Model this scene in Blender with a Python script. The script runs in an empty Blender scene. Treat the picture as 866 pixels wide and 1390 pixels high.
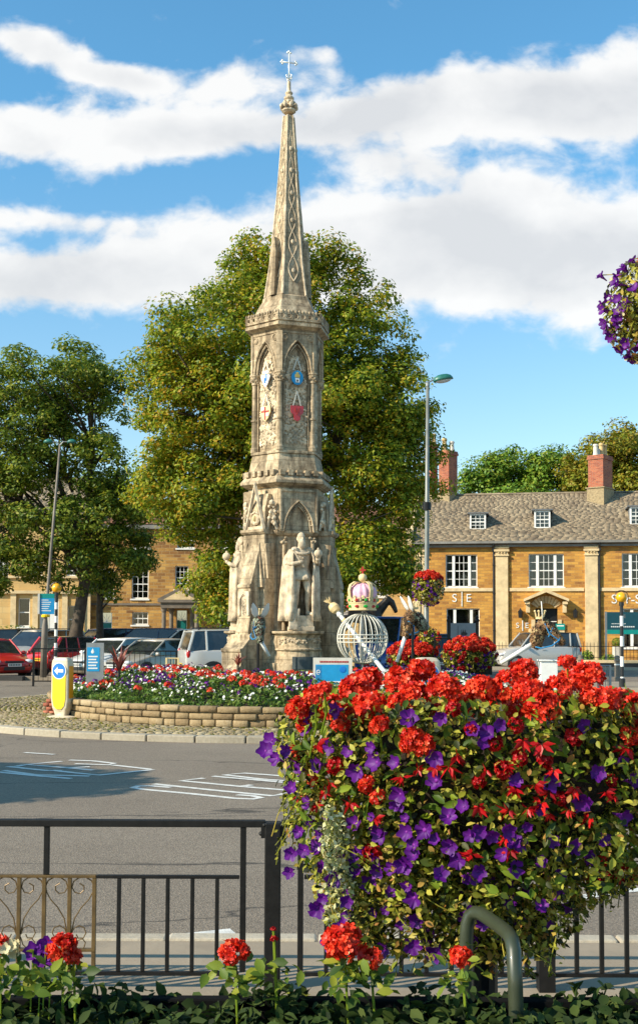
import bpy, bmesh, math, random
import numpy as np
from mathutils import Vector, Matrix
R_ = math.radians
sc = bpy.context.scene
COL = sc.collection
rng = np.random.default_rng(7)
random.seed(7)

# ------------------------------------------------------------------ camera
FPX, S_PX, TILT, ROLL, CH = 1550.0, 80.8, R_(3), 0.004, 1.95
cd = bpy.data.cameras.new('camera'); cam = bpy.data.objects.new('camera', cd); COL.objects.link(cam)
cd.sensor_fit = 'HORIZONTAL'; cd.sensor_width = 36; cd.lens = 36 * FPX / 866
cd.shift_y = S_PX / 866; cd.clip_start = 0.05; cd.clip_end = 3000
CM = Matrix.Rotation(R_(90) + TILT, 3, 'X') @ Matrix.Rotation(ROLL, 3, 'Z')
cam.matrix_world = Matrix.Translation((0, 0, CH)) @ CM.to_4x4()
sc.camera = cam

def P(px, py, Y):
    """photo pixel + distance -> world point"""
    d = CM @ Vector(((px - 433) / FPX, (695 - py + S_PX) / FPX, -1))
    t = Y / d.y
    return Vector((d.x * t, Y, CH + d.z * t))
def Gd(px, py, z=0.0):
    """photo pixel on a horizontal plane"""
    d = CM @ Vector(((px - 433) / FPX, (695 - py + S_PX) / FPX, -1))
    t = (z - CH) / d.z
    return Vector((d.x * t, d.y * t, z))
def gz(Y):
    t = min(1, max(0, (Y - 31) / 10.0)); return 0.15 * t * t * (3 - 2 * t)

# ------------------------------------------------------------------ materials
MATS = {}
def nt_new(name):
    m = bpy.data.materials.new(name); m.use_nodes = True
    nt = m.node_tree; b = nt.nodes['Principled BSDF']
    return m, nt, b
def L(nt, a, b): nt.links.new(a, b)
def N(nt, t, **kw):
    n = nt.nodes.new(t)
    for k, v in kw.items():
        if k.startswith('i_'):
            n.inputs[k[2:].replace('_', ' ')].default_value = v
        else: setattr(n, k, v)
    return n
def ramp(nt, fac, stops):
    r = nt.nodes.new('ShaderNodeValToRGB'); e = r.color_ramp.elements
    while len(e) < len(stops): e.new(0.5)
    for el, (p, c) in zip(e, stops): el.position = p; el.color = (*c, 1) if len(c) == 3 else c
    L(nt, fac, r.inputs[0]); return r.outputs[0]
def mixc(nt, fac, a, b, mode='MIX'):
    m = nt.nodes.new('ShaderNodeMix'); m.data_type = 'RGBA'; m.blend_type = mode
    for s, v in ((0, fac), (6, a), (7, b)):
        if hasattr(v, 'links') or hasattr(v, 'is_linked'): L(nt, v, m.inputs[s])
        else: m.inputs[s].default_value = v if s == 0 else (*v, 1)
    return m.outputs[2]
def noise(nt, scale, detail=4, rough=0.6, vec=None):
    n = N(nt, 'ShaderNodeTexNoise'); n.inputs['Scale'].default_value = scale
    n.inputs['Detail'].default_value = detail; n.inputs['Roughness'].default_value = rough
    if vec is None: vec = N(nt, 'ShaderNodeTexCoord').outputs['Object']
    L(nt, vec, n.inputs['Vector']); return n.outputs['Fac']
def bump(nt, b, h, strength=0.3, dist=0.02):
    n = N(nt, 'ShaderNodeBump'); n.inputs['Strength'].default_value = strength; n.inputs['Distance'].default_value = dist
    L(nt, h, n.inputs['Height']); L(nt, n.outputs[0], b.inputs['Normal']); return n
def simple(name, col, rough=0.6, metal=0.0, var=0.15, scale=6, bmp=0.0, coat=0.0, spec=None):
    """colour with a mottling of its own"""
    m, nt, b = nt_new(name)
    f = noise(nt, scale)
    dk = tuple(c * (1 - var) for c in col); lt = tuple(min(1, c * (1 + var)) for c in col)
    L(nt, ramp(nt, f, [(0.3, dk), (0.7, lt)]), b.inputs['Base Color'])
    b.inputs['Roughness'].default_value = rough; b.inputs['Metallic'].default_value = metal
    if coat: b.inputs['Coat Weight'].default_value = coat; b.inputs['Coat Roughness'].default_value = 0.05
    if spec is not None: b.inputs['Specular IOR Level'].default_value = spec
    if bmp: bump(nt, b, noise(nt, scale * 8), bmp)
    MATS[name] = m; return m
def leafmat(name, cols, trans=0.35, rough=0.5, patch=0.35, pscale=0.5):
    """leaf colour varies leaf by leaf and in patches"""
    m, nt, b = nt_new(name)
    g = N(nt, 'ShaderNodeNewGeometry'); r = g.outputs['Random Per Island']
    n = noise(nt, pscale, 3)
    mt = N(nt, 'ShaderNodeMath', operation='MULTIPLY_ADD'); L(nt, n, mt.inputs[0]); mt.inputs[1].default_value = patch * 3; mt.inputs[2].default_value = -patch * 1.5
    ad = N(nt, 'ShaderNodeMath', operation='ADD', use_clamp=True); L(nt, r, ad.inputs[0]); L(nt, mt.outputs[0], ad.inputs[1])
    c = ramp(nt, ad.outputs[0], [(i / (len(cols) - 1), k) for i, k in enumerate(cols)])
    L(nt, c, b.inputs['Base Color']); b.inputs['Roughness'].default_value = rough
    b.inputs['Specular IOR Level'].default_value = 0.3
    tr = N(nt, 'ShaderNodeBsdfTranslucent'); L(nt, c, tr.inputs['Color'])
    mx = N(nt, 'ShaderNodeMixShader'); mx.inputs[0].default_value = trans
    L(nt, b.outputs[0], mx.inputs[1]); L(nt, tr.outputs[0], mx.inputs[2])
    L(nt, mx.outputs[0], nt.nodes['Material Output'].inputs['Surface'])
    MATS[name] = m; return m
def blockwork(name, cols, bw, bh, mortar, msize=0.012, horiz='x', rough=0.85, bmp=0.5, var_scale=0.5, off=0.5):
    """coursed stone or brick, laid on (x or y, z) of the object"""
    m, nt, b = nt_new(name)
    tc = N(nt, 'ShaderNodeTexCoord'); s = N(nt, 'ShaderNodeSeparateXYZ'); L(nt, tc.outputs['Object'], s.inputs[0])
    c = N(nt, 'ShaderNodeCombineXYZ')
    if horiz == 'xy':
        a = N(nt, 'ShaderNodeMath', operation='ADD'); L(nt, s.outputs['X'], a.inputs[0]); L(nt, s.outputs['Y'], a.inputs[1]); L(nt, a.outputs[0], c.inputs[0])
    else: L(nt, s.outputs['X'], c.inputs[0])
    L(nt, s.outputs['Z'], c.inputs[1])
    nz = N(nt, 'ShaderNodeTexNoise'); nz.inputs['Scale'].default_value = 2.2; L(nt, c.outputs[0], nz.inputs['Vector'])
    vm = N(nt, 'ShaderNodeVectorMath', operation='MULTIPLY_ADD'); L(nt, nz.outputs['Color'], vm.inputs[0]); vm.inputs[1].default_value = (0.03,) * 3; L(nt, c.outputs[0], vm.inputs[2])
    br = N(nt, 'ShaderNodeTexBrick'); br.offset = off; L(nt, vm.outputs[0], br.inputs['Vector'])
    br.inputs['Scale'].default_value = 1; br.inputs['Brick Width'].default_value = bw; br.inputs['Row Height'].default_value = bh
    br.inputs['Mortar Size'].default_value = msize; br.inputs['Mortar Smooth'].default_value = 0.3; br.inputs['Bias'].default_value = 0
    br.inputs['Color1'].default_value = (0, 0, 0, 1); br.inputs['Color2'].default_value = (1, 1, 1, 1); br.inputs['Mortar'].default_value = (0.5, 0.5, 0.5, 1)
    n1 = noise(nt, var_scale, 4, 0.6, c.outputs[0]); n2 = noise(nt, 14, 4, 0.7, c.outputs[0])
    f = N(nt, 'ShaderNodeMath', operation='MULTIPLY_ADD'); L(nt, br.outputs['Color'], f.inputs[0]); f.inputs[1].default_value = 0.55
    k = N(nt, 'ShaderNodeMath', operation='MULTIPLY_ADD'); L(nt, n1, k.inputs[0]); k.inputs[1].default_value = 1.0; k.inputs[2].default_value = -0.28; L(nt, k.outputs[0], f.inputs[2])
    k2 = N(nt, 'ShaderNodeMath', operation='MULTIPLY_ADD', use_clamp=True); L(nt, n2, k2.inputs[0]); k2.inputs[1].default_value = 0.5; L(nt, f.outputs[0], k2.inputs[2])
    k3 = N(nt, 'ShaderNodeMath', operation='SUBTRACT', use_clamp=True); L(nt, k2.outputs[0], k3.inputs[0]); k3.inputs[1].default_value = 0.25
    base = ramp(nt, k3.outputs[0], [(i / (len(cols) - 1), q) for i, q in enumerate(cols)])
    col = mixc(nt, br.outputs['Fac'], base, mortar)
    L(nt, col, b.inputs['Base Color']); b.inputs['Roughness'].default_value = rough
    h = N(nt, 'ShaderNodeMath', operation='MULTIPLY_ADD'); L(nt, br.outputs['Fac'], h.inputs[0]); h.inputs[1].default_value = -1; L(nt, n2, h.inputs[2])
    bump(nt, b, h.outputs[0], bmp, 0.03)
    MATS[name] = m; return m
def island_mat(name, cols, rough=0.85, bmp=0.4, nscale=12, amp=0.6, noise_amt=0.4):
    """each separate piece (slate, stone, brick) has its own tone, plus fine mottling"""
    m, nt, b = nt_new(name)
    g = N(nt, 'ShaderNodeNewGeometry'); n = noise(nt, nscale, 5, 0.65); n0 = noise(nt, 0.6, 3)
    f = N(nt, 'ShaderNodeMath', operation='MULTIPLY_ADD'); L(nt, g.outputs['Random Per Island'], f.inputs[0]); f.inputs[1].default_value = amp
    k = N(nt, 'ShaderNodeMath', operation='MULTIPLY_ADD'); L(nt, n, k.inputs[0]); k.inputs[1].default_value = noise_amt * 2; k.inputs[2].default_value = (1 - amp) / 2 - noise_amt; L(nt, k.outputs[0], f.inputs[2])
    f2 = N(nt, 'ShaderNodeMath', operation='MULTIPLY_ADD', use_clamp=True); L(nt, n0, f2.inputs[0]); f2.inputs[1].default_value = 0.8
    f3 = N(nt, 'ShaderNodeMath', operation='SUBTRACT'); L(nt, f.outputs[0], f3.inputs[0]); f3.inputs[1].default_value = 0.4; L(nt, f3.outputs[0], f2.inputs[2])
    L(nt, ramp(nt, f2.outputs[0], [(i / (len(cols) - 1), q) for i, q in enumerate(cols)]), b.inputs['Base Color'])
    b.inputs['Roughness'].default_value = rough
    if bmp: bump(nt, b, n, bmp, 0.02)
    MATS[name] = m; return m

simple('black_paint', (0.008, 0.008, 0.009), 0.45, var=0.3, spec=0.3)
simple('black_worn', (0.007, 0.0065, 0.006), 0.5, var=0.5, scale=20, spec=0.3)
simple('white_paint', (0.78, 0.77, 0.73), 0.45, var=0.05)
simple('road_white', (0.6, 0.58, 0.53), 0.8, var=0.22, scale=9, bmp=0.3)
simple('gold_paint', (0.13, 0.080, 0.028), 0.45, metal=0.3, var=0.3, scale=15)
simple('gilt', (0.62, 0.42, 0.11), 0.4, metal=0.4, var=0.15)
simple('cream_gold', (0.68, 0.52, 0.26), 0.55, var=0.12)
simple('silver_gilt', (0.85, 0.84, 0.78), 0.35, metal=0.4, var=0.05)
simple('steel', (0.32, 0.33, 0.33), 0.45, metal=0.7, var=0.15)
simple('grey_board', (0.2, 0.23, 0.25), 0.6, var=0.1)
simple('pole_grey', (0.20, 0.21, 0.19), 0.5, metal=0.3, var=0.2, scale=3)
simple('pole_brown', (0.17, 0.14, 0.11), 0.6, var=0.25, scale=3)
simple('lamp_green', (0.02, 0.13, 0.10), 0.4, var=0.2)
simple('olive_tube', (0.034, 0.042, 0.022), 0.42, var=0.12, scale=20, coat=0.2)
simple('sign_blue', (0.0, 0.17, 0.55), 0.35, var=0.05, coat=0.2)
simple('sign_cyan', (0.01, 0.28, 0.56), 0.4, var=0.1)
simple('sign_teal', (0.004, 0.062, 0.085), 0.35, var=0.1)
simple('sign_green', (0.0, 0.26, 0.22), 0.4, var=0.1)
simple('sign_yellow', (0.85, 0.60, 0.01), 0.4, var=0.04)
simple('sign_orange', (0.75, 0.28, 0.005), 0.4, var=0.12)
simple('sign_cream', (0.62, 0.53, 0.38), 0.5, var=0.12)
simple('wire_white', (0.62, 0.59, 0.50), 0.5, var=0.1)
simple('rubber', (0.012, 0.012, 0.012), 0.8, var=0.2)
simple('trim_black', (0.015, 0.016, 0.018), 0.4, var=0.1)
simple('rim_grey', (0.35, 0.36, 0.37), 0.35, metal=0.6, var=0.1)
simple('tail_red', (0.45, 0.01, 0.01), 0.2, var=0.1, coat=0.5)
simple('lamp_glass', (0.6, 0.62, 0.64), 0.1, var=0.1, coat=0.6)
simple('plate_white', (0.75, 0.75, 0.72), 0.4, var=0.02)
simple('plate_yellow', (0.8, 0.55, 0.03), 0.4, var=0.02)
simple('car_red', (0.50, 0.012, 0.010), 0.3, var=0.03, coat=0.8)
simple('car_silver', (0.52, 0.50, 0.46), 0.32, metal=0.25, var=0.03, coat=0.7)
simple('car_grey', (0.40, 0.36, 0.30), 0.32, metal=0.25, var=0.03, coat=0.7)
simple('car_white', (0.74, 0.73, 0.70), 0.3, var=0.03, coat=0.7)
simple('car_navy', (0.012, 0.022, 0.07), 0.25, metal=0.3, var=0.05, coat=0.8)
simple('car_blue', (0.01, 0.06, 0.28), 0.3, var=0.1, coat=0.6)
simple('car_dark', (0.02, 0.022, 0.027), 0.25, metal=0.3, var=0.05, coat=0.8)
simple('teal_door', (0.0, 0.16, 0.16), 0.45, var=0.05)
simple('curtain', (0.62, 0.60, 0.52), 0.9, var=0.12, scale=4)
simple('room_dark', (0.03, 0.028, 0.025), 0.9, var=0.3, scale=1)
simple('pot_buff', (0.58, 0.40, 0.18), 0.8, var=0.2)
simple('pot_white', (0.62, 0.58, 0.5), 0.8, var=0.15)
simple('lead', (0.12, 0.13, 0.14), 0.6, var=0.2)
simple('gutter_grey', (0.22, 0.21, 0.19), 0.6, var=0.25, scale=2)
simple('bronze', (0.035, 0.032, 0.03), 0.4, metal=0.6, var=0.4)
simple('soil', (0.03, 0.02, 0.012), 0.95, var=0.4, scale=30, bmp=0.6)
simple('bark', (0.07, 0.052, 0.036), 0.9, var=0.45, scale=5, bmp=0.8)
simple('pink_cloth', (0.72, 0.40, 0.50), 0.7, var=0.15, scale=8)
simple('jewel_green', (0.01, 0.3, 0.03), 0.3, var=0.1)
simple('jewel_red', (0.45, 0.03, 0.02), 0.3, var=0.1)
simple('ribbon_blue', (0.02, 0.2, 0.42), 0.5, var=0.1)
simple('amber_globe', (0.85, 0.40, 0.005), 0.25, var=0.06, coat=0.5)
simple('slate_plaque', (0.07, 0.085, 0.085), 0.6, var=0.2)
simple('red_leaf_plain', (0.30, 0.02, 0.02), 0.5, var=0.3)
simple('planter_black', (0.006, 0.006, 0.006), 0.85, var=0.3, spec=0.1)
# glass
m, nt, b = nt_new('glass'); MATS['glass'] = m
tr = N(nt, 'ShaderNodeBsdfTransparent'); tr.inputs[0].default_value = (0.72, 0.75, 0.76, 1)
gl = N(nt, 'ShaderNodeBsdfGlossy'); gl.inputs['Roughness'].default_value = 0.03
fr = N(nt, 'ShaderNodeFresnel'); fr.inputs[0].default_value = 1.6
mx = N(nt, 'ShaderNodeMixShader'); L(nt, fr.outputs[0], mx.inputs[0]); L(nt, tr.outputs[0], mx.inputs[1]); L(nt, gl.outputs[0], mx.inputs[2])
L(nt, mx.outputs[0], nt.nodes['Material Output'].inputs['Surface'])
simple('car_glass', (0.02, 0.024, 0.026), 0.06, var=0.5, scale=3, spec=0.9)

# asphalt
m, nt, b = nt_new('asphalt'); MATS['asphalt'] = m
n1 = noise(nt, 160, 3, 0.7); n2 = noise(nt, 0.35, 5, 0.65)
vo = N(nt, 'ShaderNodeTexVoronoi'); vo.inputs['Scale'].default_value = 75; tc = N(nt, 'ShaderNodeTexCoord'); L(nt, tc.outputs['Object'], vo.inputs['Vector'])
c1 = ramp(nt, n2, [(0.3, (0.175, 0.137, 0.098)), (0.7, (0.225, 0.180, 0.132))])
c2 = ramp(nt, vo.outputs['Color'], [(0.15, (0.68, 0.67, 0.66)), (0.55, (1, 1, 1)), (0.9, (1.25, 1.25, 1.25))])
c3 = mixc(nt, 1.0, c1, c2, 'MULTIPLY')
mpn = N(nt, 'ShaderNodeMapping'); L(nt, tc.outputs['Object'], mpn.inputs['Vector']); mpn.inputs['Scale'].default_value = (0.35, 1.2, 1)
cr = N(nt, 'ShaderNodeTexVoronoi', feature='DISTANCE_TO_EDGE'); cr.inputs['Scale'].default_value = 0.32
nw = N(nt, 'ShaderNodeTexNoise'); nw.inputs['Scale'].default_value = 1.6; nw.inputs['Detail'].default_value = 6; L(nt, mpn.outputs[0], nw.inputs['Vector'])
va = N(nt, 'ShaderNodeVectorMath', operation='MULTIPLY_ADD'); L(nt, nw.outputs['Color'], va.inputs[0]); va.inputs[1].default_value = (1.3, 1.3, 0); L(nt, mpn.outputs[0], va.inputs[2]); L(nt, va.outputs[0], cr.inputs['Vector'])
ck = ramp(nt, cr.outputs['Distance'], [(0.0, (0.25, 0.25, 0.25)), (0.009, (1, 1, 1))])
L(nt, mixc(nt, 1.0, c3, ck, 'MULTIPLY'), b.inputs['Base Color']); b.inputs['Roughness'].default_value = 0.85
bump(nt, b, vo.outputs['Distance'], 0.5, 0.01)

# weathered limestone of the monument
m, nt, b = nt_new('limestone'); MATS['limestone'] = m
tc = N(nt, 'ShaderNodeTexCoord'); s = N(nt, 'ShaderNodeSeparateXYZ'); L(nt, tc.outputs['Object'], s.inputs[0])
n1 = noise(nt, 1.1, 6, 0.65, tc.outputs['Object']); n2 = noise(nt, 9, 6, 0.7, tc.outputs['Object'])
mp = N(nt, 'ShaderNodeMapping'); mp.inputs['Scale'].default_value = (5, 5, 0.45); L(nt, tc.outputs['Object'], mp.inputs['Vector'])
n3 = noise(nt, 1.0, 5, 0.6, mp.outputs[0])
base = ramp(nt, n1, [(0.25, (0.39, 0.295, 0.185)), (0.5, (0.55, 0.435, 0.285)), (0.72, (0.69, 0.56, 0.38))])
st = ramp(nt, n3, [(0.38, (0.26, 0.235, 0.21)), (0.55, (1, 1, 1))])
col = mixc(nt, 0.75, base, st, 'MULTIPLY')
fine = ramp(nt, n2, [(0.34, (0.45, 0.43, 0.40)), (0.60, (1.08, 1.08, 1.08))])
col = mixc(nt, 0.8, col, fine, 'MULTIPLY')
cx_ = N(nt, 'ShaderNodeCombineXYZ'); ad = N(nt, 'ShaderNodeMath', operation='ADD'); L(nt, s.outputs[0], ad.inputs[0]); L(nt, s.outputs[1], ad.inputs[1]); L(nt, ad.outputs[0], cx_.inputs[0]); L(nt, s.outputs[2], cx_.inputs[1])
br = N(nt, 'ShaderNodeTexBrick'); L(nt, cx_.outputs[0], br.inputs['Vector']); br.inputs['Scale'].default_value = 1; br.inputs['Brick Width'].default_value = 0.7; br.inputs['Row Height'].default_value = 0.32; br.inputs['Mortar Size'].default_value = 0.006
br.inputs['Color1'].default_value = (0.78, 0.76, 0.74, 1); br.inputs['Color2'].default_value = (1.06, 1.03, 0.98, 1); br.inputs['Mortar'].default_value = (0.4, 0.38, 0.35, 1)
col = mixc(nt, 0.8, col, br.outputs['Color'], 'MULTIPLY')
L(nt, col, b.inputs['Base Color']); b.inputs['Roughness'].default_value = 0.9
bump(nt, b, n2, 0.5, 0.03)
simple('carved_stone', (0.55, 0.44, 0.30), 0.9, var=0.55, scale=5, bmp=0.3)

IRON = [(0.20, 0.085, 0.03), (0.38, 0.17, 0.035), (0.52, 0.25, 0.045), (0.62, 0.32, 0.06), (0.70, 0.42, 0.11)]
blockwork('ironstone', IRON, 0.38, 0.15, (0.42, 0.24, 0.08), 0.009, bmp=0.6)
blockwork('ironstone_dark', [(0.13, 0.055, 0.02), (0.28, 0.13, 0.035), (0.44, 0.23, 0.055), (0.56, 0.32, 0.085), (0.64, 0.41, 0.13)], 0.42, 0.17, (0.40, 0.27, 0.12), 0.012, bmp=0.7)
blockwork('ashlar', [(0.45, 0.27, 0.10), (0.55, 0.35, 0.13), (0.62, 0.42, 0.17), (0.68, 0.49, 0.23)], 0.9, 0.32, (0.34, 0.25, 0.13), 0.006, bmp=0.15)
blockwork('redbrick', [(0.16, 0.035, 0.02), (0.34, 0.075, 0.035), (0.44, 0.12, 0.05), (0.48, 0.18, 0.09)], 0.23, 0.075, (0.30, 0.2, 0.14), 0.010, 'xy', bmp=0.5, var_scale=1.5)
simple('dressed_stone', (0.66, 0.50, 0.28), 0.85, var=0.22, scale=2.5, bmp=0.2)
simple('mortar_stone', (0.33, 0.25, 0.14), 0.95, var=0.3, scale=9, bmp=0.5)
island_mat('wall_stone', [(0.12, 0.075, 0.035), (0.23, 0.155, 0.075), (0.33, 0.235, 0.12), (0.43, 0.33, 0.20)], nscale=14, noise_amt=0.5, bmp=0.8)
island_mat('kerb_stone', [(0.26, 0.22, 0.155), (0.38, 0.325, 0.24), (0.48, 0.42, 0.32)], nscale=20, noise_amt=0.5)
island_mat('cobble', [(0.13, 0.095, 0.045), (0.22, 0.165, 0.085), (0.31, 0.245, 0.14), (0.40, 0.33, 0.20)], nscale=14)
island_mat('slate', [(0.085, 0.058, 0.036), (0.17, 0.127, 0.08), (0.28, 0.215, 0.135), (0.42, 0.33, 0.205)], nscale=3, amp=0.38, noise_amt=0.45)
island_mat('tile_brown', [(0.15, 0.065, 0.035), (0.22, 0.10, 0.055), (0.28, 0.14, 0.08)], nscale=3)
island_mat('pier_brick', [(0.22, 0.06, 0.03), (0.36, 0.11, 0.06), (0.42, 0.17, 0.09)], nscale=12)
simple('cobble_joint', (0.12, 0.105, 0.04), 0.95, var=0.5, scale=3, bmp=0.5)
simple('paving', (0.27, 0.215, 0.15), 0.9, var=0.18, scale=1.5, bmp=0.2)
simple('asphalt_dark', (0.05, 0.045, 0.04), 0.9, var=0.2, scale=2)

leafmat('leaf_lime', [(0.05, 0.10, 0.010), (0.12, 0.20, 0.015), (0.21, 0.29, 0.020), (0.32, 0.37, 0.025), (0.43, 0.41, 0.03), (0.50, 0.29, 0.02)], 0.48, pscale=0.35, patch=0.3)
leafmat('leaf_dark', [(0.04, 0.08, 0.012), (0.10, 0.17, 0.02), (0.17, 0.245, 0.026), (0.26, 0.31, 0.03), (0.36, 0.34, 0.035)], 0.45, pscale=0.4, patch=0.2)
leafmat('leaf_green', [(0.05, 0.12, 0.015), (0.12, 0.24, 0.02), (0.20, 0.31, 0.03), (0.28, 0.31, 0.03)], 0.3, pscale=0.4)
leafmat('leaf_autumn', [(0.10, 0.15, 0.01), (0.25, 0.27, 0.02), (0.26, 0.22, 0.02), (0.33, 0.22, 0.02)], 0.3, pscale=0.5)
leafmat('leaf_bed', [(0.03, 0.07, 0.01), (0.07, 0.14, 0.02), (0.13, 0.21, 0.03), (0.2, 0.26, 0.05)], 0.3, pscale=2)
leafmat('leaf_basket', [(0.010, 0.016, 0.003), (0.035, 0.045, 0.006), (0.14, 0.15, 0.014), (0.36, 0.35, 0.03), (0.60, 0.54, 0.09), (0.42, 0.20, 0.05)], 0.4, pscale=6, patch=0.2)
leafmat('leaf_big', [(0.03, 0.07, 0.010), (0.12, 0.20, 0.018), (0.32, 0.42, 0.03), (0.52, 0.52, 0.07)], 0.45, pscale=6, patch=0.2)
leafmat('leaf_trough', [(0.008, 0.016, 0.004), (0.02, 0.038, 0.006), (0.035, 0.062, 0.008), (0.06, 0.085, 0.012)], 0.2, 0.8, pscale=5)
leafmat('leaf_silver', [(0.36, 0.38, 0.12), (0.60, 0.58, 0.26), (0.80, 0.76, 0.48)], 0.3)
leafmat('petal_red', [(0.50, 0.012, 0.006), (0.75, 0.03, 0.012), (0.88, 0.07, 0.025), (0.95, 0.14, 0.05)], 0.35, 0.4, pscale=8)
leafmat('petal_crimson', [(0.25, 0.003, 0.005), (0.48, 0.006, 0.010), (0.62, 0.015, 0.015)], 0.35, 0.4, pscale=8)
leafmat('petal_violet', [(0.030, 0.002, 0.070), (0.070, 0.004, 0.15), (0.125, 0.008, 0.24), (0.27, 0.035, 0.37)], 0.35, 0.5, pscale=8)
leafmat('petal_white', [(0.70, 0.68, 0.60), (0.85, 0.84, 0.80)], 0.3, 0.5)
leafmat('petal_cream', [(0.60, 0.50, 0.25), (0.80, 0.72, 0.45)], 0.3, 0.5)
leafmat('succulent', [(0.10, 0.13, 0.08), (0.25, 0.30, 0.20), (0.42, 0.46, 0.34), (0.22, 0.09, 0.05), (0.07, 0.04, 0.03)], 0.1, 0.5, pscale=3)
leafmat('bark_plants', [(0.09, 0.05, 0.025), (0.22, 0.11, 0.05), (0.36, 0.20, 0.09), (0.50, 0.38, 0.18)], 0.1, 0.7, pscale=4)
leafmat('spike_red', [(0.14, 0.02, 0.02), (0.30, 0.06, 0.05), (0.5, 0.2, 0.12)], 0.2, 0.5)
MA = MATS

# ------------------------------------------------------------------ mesh tools
class MB:
    def __init__(s): s.v = []; s.f = []
    def add(s, vs, fs):
        o = len(s.v); s.v += [tuple(x) for x in vs]; s.f += [tuple(i + o for i in f) for f in fs]; return s
    def box(s, x0, x1, y0, y1, z0, z1, M=None):
        vs = [Vector((x, y, z)) for z in (z0, z1) for y in (y0, y1) for x in (x0, x1)]
        if M is not None: vs = [M @ q for q in vs]
        return s.add(vs, [(0, 2, 3, 1), (4, 5, 7, 6), (0, 1, 5, 4), (2, 6, 7, 3), (0, 4, 6, 2), (1, 3, 7, 5)])
    def prism(s, poly, z0, z1, poly2=None):
        n = len(poly); poly2 = poly2 or poly
        vs = [(x, y, z0) for x, y in poly] + [(x, y, z1) for x, y in poly2]
        return s.add(vs, [tuple(range(n))[::-1], tuple(range(n, 2 * n))] + [(i, (i + 1) % n, n + (i + 1) % n, n + i) for i in range(n)])
    def loft(s, rings, cap=True):
        n = len(rings[0]); vs = [q for r in rings for q in r]; fs = []
        for k in range(len(rings) - 1):
            for i in range(n):
                j = (i + 1) % n; fs.append((k * n + i, k * n + j, (k + 1) * n + j, (k + 1) * n + i))
        if cap: fs += [tuple(range(n))[::-1], tuple(range((len(rings) - 1) * n, len(rings) * n))]
        return s.add(vs, fs)
    def tube(s, pts, rad, n=8, cap=True):
        pts = [Vector(p) for p in pts]
        if not hasattr(rad, '__len__'): rad = [rad] * len(pts)
        rings = []; up = None
        for i, p in enumerate(pts):
            t = (pts[min(i + 1, len(pts) - 1)] - pts[max(i - 1, 0)])
            if t.length < 1e-9: t = Vector((0, 0, 1))
            t.normalize()
            if up is None: up = t.orthogonal().normalized()
            up = (up - t * up.dot(t))
            if up.length < 1e-6: up = t.orthogonal()
            up.normalize(); w = t.cross(up)
            rings.append([p + (up * math.cos(a) + w * math.sin(a)) * rad[i] for a in [2 * math.pi * k / n for k in range(n)]])
        return s.loft(rings, cap)
    def lathe(s, prof, n=16, c=(0, 0, 0), M=None):
        rings = []
        for r, z in prof:
            q = [Vector((c[0] + r * math.cos(2 * math.pi * k / n), c[1] + r * math.sin(2 * math.pi * k / n), c[2] + z)) for k in range(n)]
            if M is not None: q = [M @ k for k in q]
            rings.append(q)
        return s.loft(rings)
    def ball(s, c, r, n=12, m=8, M=None):
        if not hasattr(r, '__len__'): r = (r, r, r)
        rings = []
        for j in range(m + 1):
            a = -math.pi / 2 + math.pi * (0.02 + 0.96 * j / m)
            q = [Vector((r[0] * math.cos(a) * math.cos(2 * math.pi * k / n), r[1] * math.cos(a) * math.sin(2 * math.pi * k / n), r[2] * math.sin(a))) for k in range(n)]
            if M is not None: q = [M @ k for k in q]
            rings.append([k + Vector(c) for k in q])
        return s.loft(rings)
    def tf(s, M):
        s.v = [tuple(M @ Vector(q)) for q in s.v]; return s
    def build(s, name, mat, parent=None, smooth=False, bevel=0.0, kind=None):
        me = bpy.data.meshes.new(name); me.from_pydata(s.v, [], s.f)
        bm = bmesh.new(); bm.from_mesh(me); bmesh.ops.recalc_face_normals(bm, faces=bm.faces); bm.to_mesh(me); bm.free()
        if smooth: me.shade_smooth()
        me.materials.append(MA[mat] if isinstance(mat, str) else mat)
        return link(name, me, parent, bevel, kind)
def link(name, me, parent=None, bevel=0.0, kind=None):
    o = bpy.data.objects.new(name, me); COL.objects.link(o)
    if parent is not None: o.parent = parent
    if bevel:
        q = o.modifiers.new('bevel', 'BEVEL'); q.width = bevel; q.segments = 2; q.limit_method = 'ANGLE'
    if kind: o['kind'] = kind
    return o
def tag(o, label=None, cat=None, group=None, kind=None):
    if label: o['label'] = label
    if cat: o['category'] = cat
    if group: o['group'] = group
    if kind: o['kind'] = kind
    return o
def thing(name, label, cat, loc=(0, 0, 0), rz=0, group=None):
    o = bpy.data.objects.new(name, None); COL.objects.link(o); o.location = loc; o.rotation_euler = (0, 0, rz)
    o.empty_display_size = 0.2
    return tag(o, label, cat, group)
KIDS = {}
def children(o): return [c for c in bpy.data.objects if c.parent == o]
def copy_tree(o, parent=None):
    c = o.copy(); COL.objects.link(c); c.parent = parent
    for ch in children(o): copy_tree(ch, c)
    return c
def remesh(o, vox, smooth=2):
    q = o.modifiers.new('remesh', 'REMESH'); q.mode = 'VOXEL'; q.voxel_size = vox; q.use_smooth_shade = True
    if smooth:
        w = o.modifiers.new('smooth', 'SMOOTH'); w.iterations = smooth; w.factor = 0.5
    return o
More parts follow.
